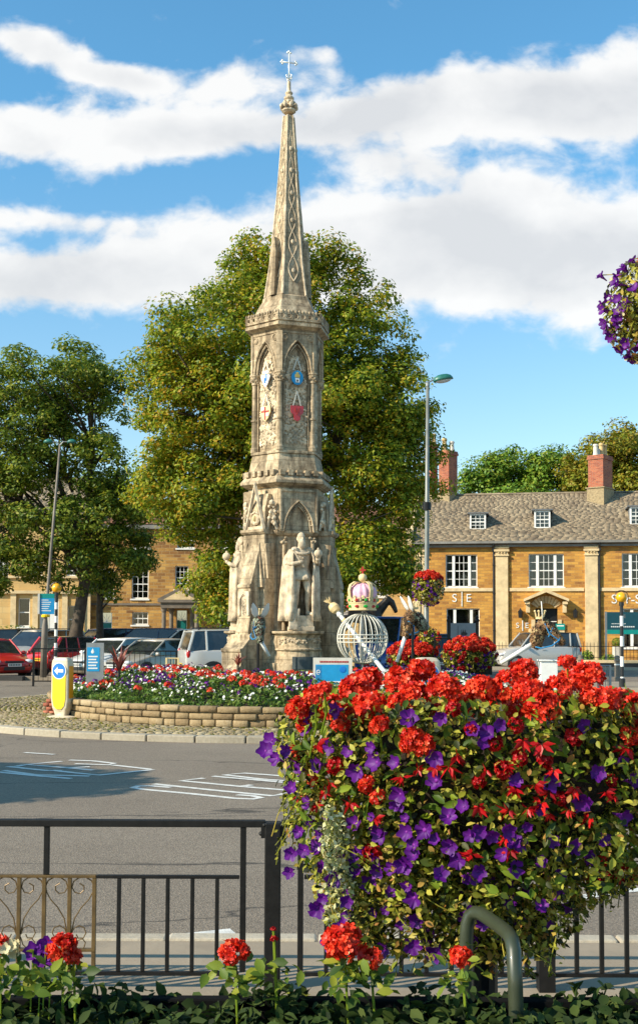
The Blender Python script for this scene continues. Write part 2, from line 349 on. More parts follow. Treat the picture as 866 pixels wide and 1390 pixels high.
# vectorised scatter: many copies of a small template in ONE mesh (leaves, petals, slates)
def frames(nrm, spin=None):
    n = nrm / np.maximum(1e-9, np.linalg.norm(nrm, axis=1, keepdims=True)); k = len(n)
    a = np.where(np.abs(n[:, 2:3]) < 0.9, np.array([[0, 0, 1.0]]), np.array([[1.0, 0, 0]]))
    u = np.cross(a, n); u /= np.linalg.norm(u, axis=1, keepdims=True); w = np.cross(n, u)
    if spin is None: spin = rng.uniform(0, 2 * np.pi, k)
    c, s_ = np.cos(spin)[:, None], np.sin(spin)[:, None]
    uu = u * c + w * s_; ww = -u * s_ + w * c
    return np.stack([uu, ww, n], axis=2)            # columns: x, y, z axes
def stamp(tv, tf, pos, nrm, scale, spin=None, F=None):
    tv = np.array(tv, float); pos = np.asarray(pos, float); n = len(pos)
    Rm = frames(np.asarray(nrm, float), spin) if F is None else F
    sc_ = np.asarray(scale, float)
    if sc_.ndim == 0: sc_ = np.full(n, float(sc_))
    if sc_.ndim == 1: sc_ = np.repeat(sc_[:, None], 3, 1)
    loc = tv[None] * sc_[:, None, :]
    V = np.einsum('nij,nkj->nki', Rm, loc) + pos[:, None]
    k = len(tv); idx = np.concatenate([np.array(f) for f in tf]); sz = np.array([len(f) for f in tf])
    I = (idx[None] + (np.arange(n) * k)[:, None]).ravel(); S = np.tile(sz, n)
    return V.reshape(-1, 3), I, S
def merge(parts):
    off = 0; V = []; I = []; S = []
    for v, i, s_ in parts: V.append(v); I.append(i + off); S.append(s_); off += len(v)
    return np.concatenate(V), np.concatenate(I), np.concatenate(S)
def mesh_np(name, V, I, S, mat, parent=None, smooth=False, kind=None):
    me = bpy.data.meshes.new(name)
    me.vertices.add(len(V)); me.vertices.foreach_set('co', V.astype(np.float32).ravel())
    me.loops.add(len(I)); me.loops.foreach_set('vertex_index', I.astype(np.int32))
    st = np.concatenate([[0], np.cumsum(S)[:-1]]).astype(np.int32)
    me.polygons.add(len(S)); me.polygons.foreach_set('loop_start', st); me.polygons.foreach_set('loop_total', S.astype(np.int32))
    me.update(calc_edges=True)
    if smooth: me.shade_smooth()
    me.materials.append(MA[mat] if isinstance(mat, str) else mat)
    return link(name, me, parent, kind=kind)
LEAF = ([(0, -0.5, 0), (0.28, -0.05, 0.06), (0, 0.5, -0.05), (-0.28, -0.05, 0.06)], [(0, 1, 2), (0, 2, 3)])
LEAF6 = ([(0, -0.5, 0), (0.26, -0.22, 0.07), (0.27, 0.12, 0.06), (0, 0.55, -0.12), (-0.27, 0.12, 0.06), (-0.26, -0.22, 0.07), (0, 0.0, -0.01)],
         [(0, 1, 6), (1, 2, 6), (2, 3, 6), (3, 4, 6), (4, 5, 6), (5, 0, 6)])
BOXT = ([(x, y, z) for z in (-.5, .5) for y in (-.5, .5) for x in (-.5, .5)], [(0, 2, 3, 1), (4, 5, 7, 6), (0, 1, 5, 4), (2, 6, 7, 3), (0, 4, 6, 2), (1, 3, 7, 5)])
def unit(n):
    v = rng.normal(size=(n, 3)); return v / np.linalg.norm(v, axis=1, keepdims=True)

def text_obj(name, s, size, mat, parent, loc, rx=90, rz=0, depth=0.01, align='CENTER'):
    cu = bpy.data.curves.new(name, 'FONT'); cu.body = s; cu.size = size; cu.extrude = depth; cu.align_x = align; cu.align_y = 'CENTER'
    tmp = bpy.data.objects.new('tmp', cu); COL.objects.link(tmp)
    dg = bpy.context.evaluated_depsgraph_get(); me = bpy.data.meshes.new_from_object(tmp.evaluated_get(dg))
    bpy.data.objects.remove(tmp); me.name = name; me.materials.clear(); me.materials.append(MA[mat])
    o = link(name, me, parent); o.location = loc; o.rotation_euler = (R_(rx), 0, R_(rz)); return o
# ================================================================== SKY AND LIGHT
SUN_AZ, SUN_EL = R_(64), R_(32)      # sun stands behind the camera, to the left
to_sun = Vector((-math.sin(SUN_AZ) * math.cos(SUN_EL), -math.cos(SUN_AZ) * math.cos(SUN_EL), math.sin(SUN_EL)))
sd = bpy.data.lights.new('sun', 'SUN'); sun = bpy.data.objects.new('sun', sd); COL.objects.link(sun)
sd.energy = 5.0; sd.angle = R_(0.5); sd.color = (1.0, 0.875, 0.69)
sun.rotation_euler = to_sun.to_track_quat('Z', 'Y').to_euler()
w = bpy.data.worlds.new('World'); sc.world = w; w.use_nodes = True
nt = w.node_tree; bg = nt.nodes['Background']; bg.inputs['Strength'].default_value = 0.1
sky = N(nt, 'ShaderNodeTexSky', sky_type='NISHITA', sun_disc=False, sun_elevation=SUN_EL, sun_rotation=math.atan2(to_sun.x, to_sun.y))
sky.air_density = 1.0; sky.dust_density = 0.6; sky.ozone_density = 1.6
tc = N(nt, 'ShaderNodeTexCoord'); sp = N(nt, 'ShaderNodeSeparateXYZ'); L(nt, tc.outputs['Generated'], sp.inputs[0])
def mth(op, a, b=None, c=None, clamp=False):
    n = N(nt, 'ShaderNodeMath', operation=op, use_clamp=clamp)
    for i, q in enumerate((a, b, c)):
        if q is None: continue
        if isinstance(q, (int, float)): n.inputs[i].default_value = q
        else: L(nt, q, n.inputs[i])
    return n.outputs[0]
ay = mth('MAXIMUM', mth('ABSOLUTE', sp.outputs[1]), 0.05)
X = mth('DIVIDE', sp.outputs[0], ay); Z = mth('DIVIDE', sp.outputs[2], ay)
# cloud field on the sky: soft banks broken by noise
cb = N(nt, 'ShaderNodeCombineXYZ'); L(nt, mth('MULTIPLY', X, 5.5), cb.inputs[0]); L(nt, mth('MULTIPLY', Z, 8.0), cb.inputs[1])
def fb(scale, det, seed, dist=0.0):
    n = N(nt, 'ShaderNodeTexNoise', noise_dimensions='4D'); n.inputs['W'].default_value = seed
    n.inputs['Scale'].default_value = scale; n.inputs['Detail'].default_value = det; n.inputs['Roughness'].default_value = 0.52
    n.inputs['Distortion'].default_value = dist
    L(nt, cb.outputs[0], n.inputs['Vector']); return n.outputs['Fac']
nA = fb(1.25, 12, 3.3, 0.25); nB = fb(4.0, 12, 8.1, 0.4); nC = fb(11.0, 8, 2.7, 0.3)
def blob(px, py, rx, ry, rot, amp, sharp=1.0):
    cx, cz = (px - 433) / FPX, (857 - py) / FPX
    dx = mth('SUBTRACT', X, cx); dz = mth('SUBTRACT', Z, cz); c, s_ = math.cos(R_(rot)), math.sin(R_(rot))
    a = mth('DIVIDE', mth('ADD', mth('MULTIPLY', dx, c), mth('MULTIPLY', dz, s_)), rx / FPX)
    b_ = mth('DIVIDE', mth('SUBTRACT', mth('MULTIPLY', dz, c), mth('MULTIPLY', dx, s_)), ry / FPX)
    r2 = mth('ADD', mth('MULTIPLY', a, a), mth('MULTIPLY', b_, b_))
    return mth('MULTIPLY', mth('POWER', 2.718, mth('MULTIPLY', r2, -1.0)), amp)
BL = [(-40, 378, 330, 52, 2, 1.0), (330, 350, 300, 58, 5, 1.05), (700, 350, 340, 82, -4, 1.35), (1100, 330, 300, 90, 0, 1.2),
      (560, 290, 160, 30, 14, 0.75),
      (640, 118, 190, 56, 0, 1.05), (800, 130, 130, 62, -8, 1.0), (480, 150, 120, 45, 18, 0.62), (900, 90, 80, 50, 0, 0.8), (330, 165, 200, 30, 6, 0.78),
      (170, 165, 160, 46, 4, 0.92), (10, 165, 60, 38, -25, 0.8), (20, 42, 80, 34, -12, 0.72), (150, 88, 90, 18, -5, 0.5),
      (60, 290, 150, 18, -3, 0.62), (310, 95, 60, 34, 0, 0.62), (170, 90, 70, 26, -8, 0.55), (60, 50, 90, 26, -25, 0.5), (520, 215, 120, 40, 20, 0.5), (860, 30, 60, 40, 0, 0.3), (640, 225, 150, 26, -8, 0.6), (430, 55, 60, 16, 0, 0.3),
      (-500, 250, 400, 120, 0, 0.9), (1500, 200, 400, 120, 0, 0.9)]
tot = None
for bb in BL:
    q = blob(*bb); tot = q if tot is None else mth('ADD', tot, q)
tot = mth('MINIMUM', tot, 1.45)
den = mth('ADD', tot, mth('MULTIPLY', mth('SUBTRACT', nA, 0.5), 1.5)); den = mth('ADD', den, mth('MULTIPLY', mth('SUBTRACT', nB, 0.5), 1.35)); den = mth('ADD', den, mth('MULTIPLY', mth('SUBTRACT', nC, 0.5), 0.5))
mr = N(nt, 'ShaderNodeMapRange', interpolation_type='SMOOTHSTEP'); L(nt, den, mr.inputs['Value']); mr.inputs['From Min'].default_value = 0.36; mr.inputs['From Max'].default_value = 0.92
up = mth('GREATER_THAN', sp.outputs[2], 0.0)
fac = mth('MULTIPLY', mth('MULTIPLY', mr.outputs[0], mth('MULTIPLY', up, mth('MULTIPLY', sp.outputs[1], 3.0, clamp=True), clamp=True)), 0.90)
# thick parts are a little greyer, tops white
mr2 = N(nt, 'ShaderNodeMapRange'); L(nt, mth('ADD', mth('MULTIPLY', nB, 0.35), mth('ADD', mth('MULTIPLY', nA, 1.2), mth('MULTIPLY', mth('SUBTRACT', 1.3, tot), 0.35))), mr2.inputs['Value']); mr2.inputs['From Min'].default_value = 0.60; mr2.inputs['From Max'].default_value = 0.98
ccol = mixc(nt, mr2.outputs[0], (5.6, 5.6, 5.6), (7.5, 7.35, 7.1))
tmix = mixc(nt, mth('MULTIPLY', Z, 2.2, clamp=True), (1.50, 1.42, 1.30), (0.85, 1.55, 1.66))
tint = mixc(nt, 1.0, sky.outputs[0], tmix, 'MULTIPLY')
L(nt, mixc(nt, fac, tint, ccol), bg.inputs['Color'])
vs = sc.view_settings; vs.view_transform = 'Standard'; vs.look = 'None'; vs.exposure = 0.5; vs.gamma = 1; vs.use_curve_mapping = False
sc.cycles.max_bounces = 6; sc.cycles.transparent_max_bounces = 12; sc.cycles.diffuse_bounces = 3; sc.cycles.glossy_bounces = 3; sc.cycles.transmission_bounces = 4

# ================================================================== GROUND
IC = Vector((P(388, 900, 28.2).x, 28.2, 0)); IR = 8.3
mb = MB(); ys = [-60, 0, 10, 20] + [30 + k for k in range(14)] + [60, 90, 200, 600, 1800]
xs = [-1800, -300, -60, 0, 60, 300, 1800]
vs_ = [(x, y, gz(y)) for y in ys for x in xs]; n = len(xs)
mb.add(vs_, [(j * n + i, j * n + i + 1, (j + 1) * n + i + 1, (j + 1) * n + i) for j in range(len(ys) - 1) for i in range(n - 1)])
mb.build('road', 'asphalt', kind='structure')
# near footway with its kerb
KY = Gd(300, 1293).y
mb = MB().box(-30, 30, -30, KY - 0.14, -0.1, 0.10); mb.build('footway', 'paving', kind='structure')
mb = MB()
for k in range(-30, 30):
    x = k * 0.9; mb.box(x + .006, x + .894, KY - 0.135, KY, -0.1, 0.115 + random.uniform(-.004, .004))
mb.build('near_kerb', 'kerb_stone', bevel=0.015, kind='structure')
# far footway, in front of the houses
mb = MB().box(-60, 60, 54.5, 61.5, 0.0, 0.27); mb.build('far_footway', 'paving', kind='structure')
mb = MB().box(-60, 60, 54.3, 54.49, 0.0, 0.275); mb.build('far_kerb', 'kerb_stone', kind='structure')
# paved strip at the right, beyond the island
mb = MB().box(7.6, 30, 36.2, 40.5, 0.0, 0.20); mb.build('side_footway', 'paving', kind='structure')
mb = MB().box(7.4, 30, 36.0, 36.19, 0.0, 0.19); mb.build('side_kerb', 'kerb_stone', kind='structure')
# kerb and splitter beyond the island at the left
mb = MB().box(-30, P(34, 930, 41).x, 40.6, 41.0, 0.0, 0.30); mb.build('splitter_kerb', 'asphalt_dark', kind='structure')
mb = MB().box(-30, P(300, 930, 41).x, 41.01, 42.0, 0.0, 0.28); mb.build('splitter_paving', 'paving', kind='structure')
# island: kerb ring, cobbles
mb = MB(); nk = 58
for k in range(nk):
    a0 = 2 * math.pi * k / nk + 0.0015; a1 = 2 * math.pi * (k + 1) / nk - 0.0015; h = 0.12 + random.uniform(-.006, .006)
    am = (a0 + a1) / 2
    po = [(IC.x + r * math.cos(a), IC.y + r * math.sin(a)) for a, r in ((a0, IR), (am, IR), (a1, IR), (a1, IR - .26), (am, IR - .26), (a0, IR - .26))]
    mb.prism(po, -0.05, h)
mb.build('island_kerb', 'kerb_stone', bevel=0.02, kind='structure')
mb = MB().prism([(IC.x + (IR - .265) * math.cos(a), IC.y + (IR - .265) * math.sin(a)) for a in np.linspace(0, 2 * math.pi, 97)[:-1]], -0.05, 0.105)
mb.build('island_base', 'cobble_joint', kind='structure')
WA, WB = 5.6, 6.5     # planter wall half axes
pos = []; sca = []; spn = []
for j, r in enumerate(np.arange(5.2, IR - 0.30, 0.115)):
    m_ = int(2 * math.pi * r / 0.15)
    for i in range(m_):
        a = 2 * math.pi * (i + 0.5 * (j % 2)) / m_ + rng.normal(0, 0.002)
        if math.sin(a) > 0.45 and math.cos(a) > -0.3: continue
        x, y = r * math.cos(a), r * math.sin(a)
        if (x / (WA + .1)) ** 2 + (y / (WB + .1)) ** 2 < 1: continue
        pos.append((IC.x + x, IC.y + y, 0.105 + rng.uniform(-.012, .008))); sca.append((0.095 * rng.uniform(.85, 1.1), 0.135 * rng.uniform(.85, 1.1), 0.05)); spn.append(a + rng.normal(0, .06))
COB = ([(-.5, -.5, 0), (.5, -.5, 0), (.5, .5, 0), (-.5, .5, 0), (-.3, -.36, .62), (.3, -.36, .62), (.3, .36, .62), (-.3, .36, .62)], [(0, 1, 5, 4), (1, 2, 6, 5), (2, 3, 7, 6), (3, 0, 4, 7), (4, 5, 6, 7)])
sp_ = np.array(spn); F = np.zeros((len(pos), 3, 3)); F[:, 0, 0] = np.cos(sp_); F[:, 1, 0] = np.sin(sp_); F[:, 0, 1] = -np.sin(sp_); F[:, 1, 1] = np.cos(sp_); F[:, 2, 2] = 1
mesh_np('cobbles', *stamp(*COB, pos, np.zeros((len(pos), 3)) + [0, 0, 1], np.array(sca), F=F), 'cobble', kind='structure')
tf_pos = []
for k in range(1900):
    a = rng.uniform(math.pi * 0.8, 2.1 * math.pi); r = rng.uniform(5.9, IR - .3); x, y = r * math.cos(a), r * math.sin(a)
    if (x / (WA + .05)) ** 2 + (y / (WB + .05)) ** 2 < 1: continue
    tf_pos.append((IC.x + x, IC.y + y, 0.12))
nn = len(tf_pos); o = mesh_np('moss_tufts', *stamp(*LEAF, np.repeat(tf_pos, 6, 0) + rng.normal(0, .03, (nn * 6, 3)) * [1, 1, .3], unit(nn * 6) + [0, 0, .6], rng.uniform(.03, .07, nn * 6)), 'leaf_autumn', kind='stuff')
tag(o, 'moss and small weeds between the cobbles of the island', 'weeds')

# planter wall on the island
wall = thing('planter_wall', 'low curved yellow stone wall holding the island flower bed', 'wall', (IC.x, IC.y, 0))
def ell(a, k=0.0): return ((WA + k) * math.cos(a), (WB + k) * math.sin(a))
ang = np.linspace(0, 2 * math.pi, 121)[:-1]
core = MB(); rings = []
for r_, z in ((-.05, 0.0), (-.05, .47), (-.30, .47), (-.30, 0.0)): rings.append([Vector((*ell(a, r_), z)) for a in ang])
core.loft(rings + [rings[0]], cap=False).build('mortar_core', 'mortar_stone', wall)
pos = []; sca = []; spn = []
for row, (z, h) in enumerate(((0.185, .145), (0.325, .125), (0.455, .125))):
    a = 0.03 * row
    while a < 2 * math.pi:
        ln = random.uniform(.22, .5) if row < 2 else random.uniform(.32, .46)
        x, y = ell(a); dr = math.hypot(WA * math.sin(a), WB * math.cos(a)); da = ln / dr; am = a + da / 2
        if math.sin(am) < 0.35:
            x, y = ell(am, -0.08 + random.uniform(-.008, .010)); tx, ty = -WA * math.sin(am), WB * math.cos(am)
            pos.append((x, y, z + random.uniform(-.009,.007))); sca.append(((0.2 if row < 2 else .25) + random.uniform(-.035,.03), ln - .024, h - random.uniform(.012,.022))); spn.append(math.atan2(ty, tx) - math.pi / 2 + random.gauss(0, .035))
        a += da
BOXR = MB(); 
def rbox():
    vs = []; fs = []
    for z, k in ((-.5, .9), (-.42, 1), (.42, 1), (.5, .9)):
        for x, y in ((-.5, -.44), (-.44, -.5), (.44, -.5), (.5, -.44), (.5, .44), (.44, .5), (-.44, .5), (-.5, .44)): vs.append((x * k, y * (k if k == 1 else .95), z))
    for r in range(3):
        for i in range(8): fs.append((r * 8 + i, r * 8 + (i + 1) % 8, (r + 1) * 8 + (i + 1) % 8, (r + 1) * 8 + i))
    return vs, fs + [tuple(range(8))[::-1], tuple(range(24, 32))]
RB_ = rbox()
sp_ = np.array(spn); F = np.zeros((len(pos), 3, 3)); F[:, 0, 0] = np.cos(sp_); F[:, 1, 0] = np.sin(sp_); F[:, 0, 1] = -np.sin(sp_); F[:, 1, 1] = np.cos(sp_); F[:, 2, 2] = 1
mesh_np('stone_courses', *stamp(*RB_, pos, np.zeros((len(pos), 3)) + [0, 0, 1], np.array(sca), F=F), 'wall_stone', wall)
# small brick pier at its left end
pr = thing('brick_pier', 'short red brick pier at the left end of the flower bed wall', 'pier', P(82, 960, 25.3) * Vector((1, 1, 0)), R_(-20))
pos = [(-.24 + .16 * i + (.08 if r % 2 else 0), d, .14 + .085 * r) for r in range(4) for i in range(4) for d in (-.1, .1)]
mesh_np('bricks', *stamp(*BOXT, pos, np.zeros((len(pos), 3)) + [0, 0, 1], np.tile([.15, .2, .075], (len(pos), 1)), spin=np.full(len(pos), -math.pi / 2)), 'pier_brick', pr)

# ---- flower bed: counted by nobody
def in_bed(n, k=-.12):
    a = rng.uniform(0, 2 * np.pi, n); r = np.sqrt(rng.uniform(0, 1, n)); return np.stack([(WA + k) * r * np.cos(a), (WB + k) * r * np.sin(a)], 1), r
def bed_z(xy):
    r = np.sqrt((xy[:, 0] / WA) ** 2 + (xy[:, 1] / WB) ** 2)
    return 0.44 + 0.42 * np.clip((1 - r) / 0.32, 0, 1) ** 0.8 + 0.05 * np.sin(xy[:, 0] * 3.1) * np.cos(xy[:, 1] * 2.7)
mb = MB(); rr = [0.0, .4, .68, .8, .9, .965]; pts = []
for r in rr[1:]:
    xy = np.array([((WA - .2) * r / .965 * math.cos(a), (WB - .2) * r / .965 * math.sin(a)) for a in ang]); zz = bed_z(xy) - .05
    pts.append([Vector((x + IC.x, y + IC.y, z)) for (x, y), z in zip(xy, zz)])
mb.loft(pts[::-1]); mb.build('flower_bed_soil', 'soil', kind='structure')
xy, r = in_bed(64000); keep = (xy[:, 1] < 1.5) & (r > .25); xy = xy[keep]; r = r[keep]; z = bed_z(xy) + rng.uniform(-.06, .15, len(xy)) * (1 - .5 * (r > .93))
pp = np.column_stack([xy[:, 0] + IC.x, xy[:, 1] + IC.y, z])
o = mesh_np('bedding_leaves', *stamp(*LEAF, pp, unit(len(pp)) + [0, -.25, .8], rng.uniform(.05, .11, len(pp))), 'leaf_bed'); tag(o, 'mass of green bedding plant leaves filling the island flower bed', 'bedding plants', kind='stuff')
DAISY = ([(0, 0, .0)] + [(.5 * math.cos(a), .5 * math.sin(a), .05) for a in np.linspace(0, 2 * math.pi, 9)[:-1]], [(0, i + 1, (i + 1) % 8 + 1) for i in range(8)])
def bedflowers(name, n, mat, size, rsel, dens, label, tmpl=DAISY, lift=.12, clump=None):
    xy, r = in_bed(n); keep = (xy[:, 1] < 2.0) & rsel(xy, r)
    xy = xy[keep]; u = rng.uniform(0, 1, len(xy)); xy = xy[u < dens(xy)]
    z = bed_z(xy) + lift + rng.uniform(-.05, .05, len(xy)); pp = np.column_stack([xy[:, 0] + IC.x, xy[:, 1] + IC.y, z]); nn = unit(len(pp)) * .5 + [-.3, -.5, .7]
    sz = rng.uniform(.8, 1.15, len(pp)) * size
    if clump:
        k = clump; d = unit(len(pp) * k); d[:, 2] = np.abs(d[:, 2]); pp = np.repeat(pp, k, 0) + d * np.repeat(sz, k)[:, None] * .5; nn = d; sz = np.repeat(sz, k) * .5
    o = mesh_np(name, *stamp(*tmpl, pp, nn, sz), mat); tag(o, label, 'flowers', kind='stuff'); return o
patch = lambda xy, f, ph: .5 + .5 * np.sin(xy[:, 0] * f + ph) * np.sin(xy[:, 1] * f * .8 + ph * 2)
bedflowers('white_bedding_flowers', 10500, 'petal_white', .056, lambda p, r: (r > .45) , lambda p: (.05 + .95 * patch(p, 3.1, 1.0) ** 1.6 * (1 + 0.8 * (p[:, 0] > 1.5))) * np.clip(1.25 - ((p[:, 0] / WA) ** 2 + (p[:, 1] / WB) ** 2), .25, 1), 'scattered small white daisy like flowers in the bed', lift=.135)
bedflowers('red_bedding_flowers', 2300, 'petal_red', .17, lambda p, r: (r > .45) & (r < .92) & (p[:, 0] < 2.2), lambda p: .05 + .5 * patch(p, 2.3, 2.2) ** 2, 'red geraniums dotted through the back of the bed', tmpl=LEAF, lift=.15, clump=16)
bedflowers('purple_bedding_flowers', 3800, 'petal_violet', .14, lambda p, r: (r > .45) & (r < .93), lambda p: .05 + .5 * patch(p, 2.9, .4) ** 2, 'deep purple petunias dotted through the bed', tmpl=LEAF6, lift=.13, clump=5)

# ---- road lettering (painted strokes, as they lie on the asphalt)
def stroke(mb, pts, w=0.10, z=0.004):
    g = [Gd(*p) for p in pts]; Lf = []; Rt = []
    for i, p in enumerate(g):
        t = g[min(i + 1, len(g) - 1)] - g[max(i - 1, 0)]; t.normalize(); nrm = Vector((-t.y, t.x, 0)); Lf.append(p + nrm * w / 2); Rt.append(p - nrm * w / 2)
    vs = [Vector((q.x, q.y, z)) for q in Lf + Rt]; k = len(g)
    mb.add(vs, [(i, i + 1, k + i + 1, k + i) for i in range(k - 1)])
def Z2(l): return [(170 + x / 3.464, 1035 + y / 3.464) for x, y in l]
def Z1(l): return [(x / 3.936, 1015 + y / 3.936) for x, y in l]
mk = MB()
for i, s_ in enumerate(([(215, 120), (120, 113), (60, 114), (38, 121), (80, 129), (300, 149), (520, 172), (600, 175), (638, 169), (600, 160), (525, 155)],
           [(135, 104), (400, 132), (690, 160), (745, 151), (850, 137)], [(370, 77), (262, 89), (540, 116), (800, 137)], [(540, 117), (595, 109)],
           [(412, 68), (640, 88), (850, 107)], [(850, 107), (900, 95), (850, 80), (700, 64), (560, 54), (466, 62), (640, 82), (850, 98)])):
    stroke(mk, Z2(s_), z=.004 + .0006 * i)
o = mk.build('road_letters', 'road_white', kind='structure')
mk = MB()
for i, s_ in enumerate(([(-60, 128), (185, 152), (380, 168)], [(20, 125), (190, 148), (480, 155)], [(280, 124), (420, 140), (530, 150), (820, 120)],
           [(130, 95), (90, 103), (40, 104), (250, 126), (330, 126)], [(330, 76), (140, 94), (300, 106), (500, 124)], [(350, 112), (480, 106)],
           [(370, 70), (500, 75), (610, 88), (580, 96), (460, 92), (400, 90)], [(600, 97), (800, 119)], [(130, 30), (290, 40)])):
    stroke(mk, Z1(s_), z=.004 + .0006 * i)
mk.build('road_letters', 'road_white', kind='structure')
mk = MB()
def quadz(pts, z): mk.add([Vector((*Gd(*p).xy, z)) for p in pts], [(0, 1, 2, 3)])
quadz([(120, 1293), (180, 1276), (312, 1262), (322, 1270)], .004)
quadz([(770, 1226), (770, 1219), (836, 1209), (842, 1214)], .004)
quadz([(842.5, 1214), (836.5, 1209), (940, 1200), (940, 1204)], .004)
mk.build('lane_line', 'road_white', kind='structure')
# ================================================================== THE STONE CROSS
def zc(py, Y=28.2): return P(390, py, Y).z
ROT = R_(19.4)
cross = thing('stone_cross', 'tall carved limestone monument with a tapering spire on the flower island', 'monument', (IC.x, IC.y, 0), ROT)
LS = 'limestone'
def hexp(R, k=6, a0=-30): return [(R * math.sin(R_(a0 + 60 * i)), -R * math.cos(R_(a0 + 60 * i))) for i in range(k)]
def hexring(R, z): return [Vector((x, y, z)) for x, y in hexp(R)]
def dirv(a): return Vector((math.sin(R_(a)), -math.cos(R_(a)), 0))
def FM(a):           # frame of a face: x along the face, y outwards(-) , z up
    return Matrix.Rotation(R_(a), 4, 'Z')
def radial(mb, a, wd, prof):
    """prism of width wd whose radial outline is prof [(r,z)...] on the side facing angle a"""
    k = len(prof); vs = [FM(a) @ Vector((sx * wd / 2, -r, z)) for sx in (-1, 1) for r, z in prof]
    mb.add(vs, [tuple(range(k)), tuple(range(k, 2 * k))[::-1]] + [(i, (i + 1) % k, k + (i + 1) % k, k + i) for i in range(k)])
def arch_z(x, a, R): c = R - a; return math.sqrt(max(0, R * R - (abs(x) + c) ** 2))
def arch_plate(mb, M, w_, ztop, zs, a, R, y0, y1, zbot=None):
    """plate w_ wide from the springing up to ztop with a pointed opening; jambs go down to zbot"""
    xs = [-w_ / 2] + list(np.linspace(-a, a, 17)) + [w_ / 2]
    zb = [zs] + [zs + arch_z(x, a, R) for x in xs[1:-1]] + [zs]
    vs = []
    for y in (y0, y1): vs += [M @ Vector((x, y, zz)) for x, zz in zip(xs, zb)] + [M @ Vector((x, y, ztop)) for x in xs]
    n = len(xs); fs = []
    for i in range(n - 1):
        fs += [(i, i + 1, n + i + 1, n + i), (2 * n + i, 3 * n + i, 3 * n + i + 1, 2 * n + i + 1), (i, 2 * n + i, 2 * n + i + 1, i + 1)]
    fs += [(0, n, 3 * n, 2 * n), (n - 1, 3 * n - 1, 4 * n - 1, 2 * n - 1)[::-1]] if False else [(0, n, 3 * n, 2 * n), (n - 1, 2 * n - 1, 4 * n - 1, 3 * n - 1)]
    mb.add(vs, fs)
    if zbot is not None:
        mb.box(-w_ / 2, -a, y0, y1, zbot, zs, M); mb.box(a, w_ / 2, y0, y1, zbot, zs, M)
def arch_rib(mb, M, a, R, zs, y, rad, zbot):
    pts = [Vector((-a, y, zbot))] + [Vector((x, y, zs + arch_z(x, a, R))) for x in np.linspace(-a, a, 17)] + [Vector((a, y, zbot))]
    mb.tube([M @ p for p in pts], rad, 6)

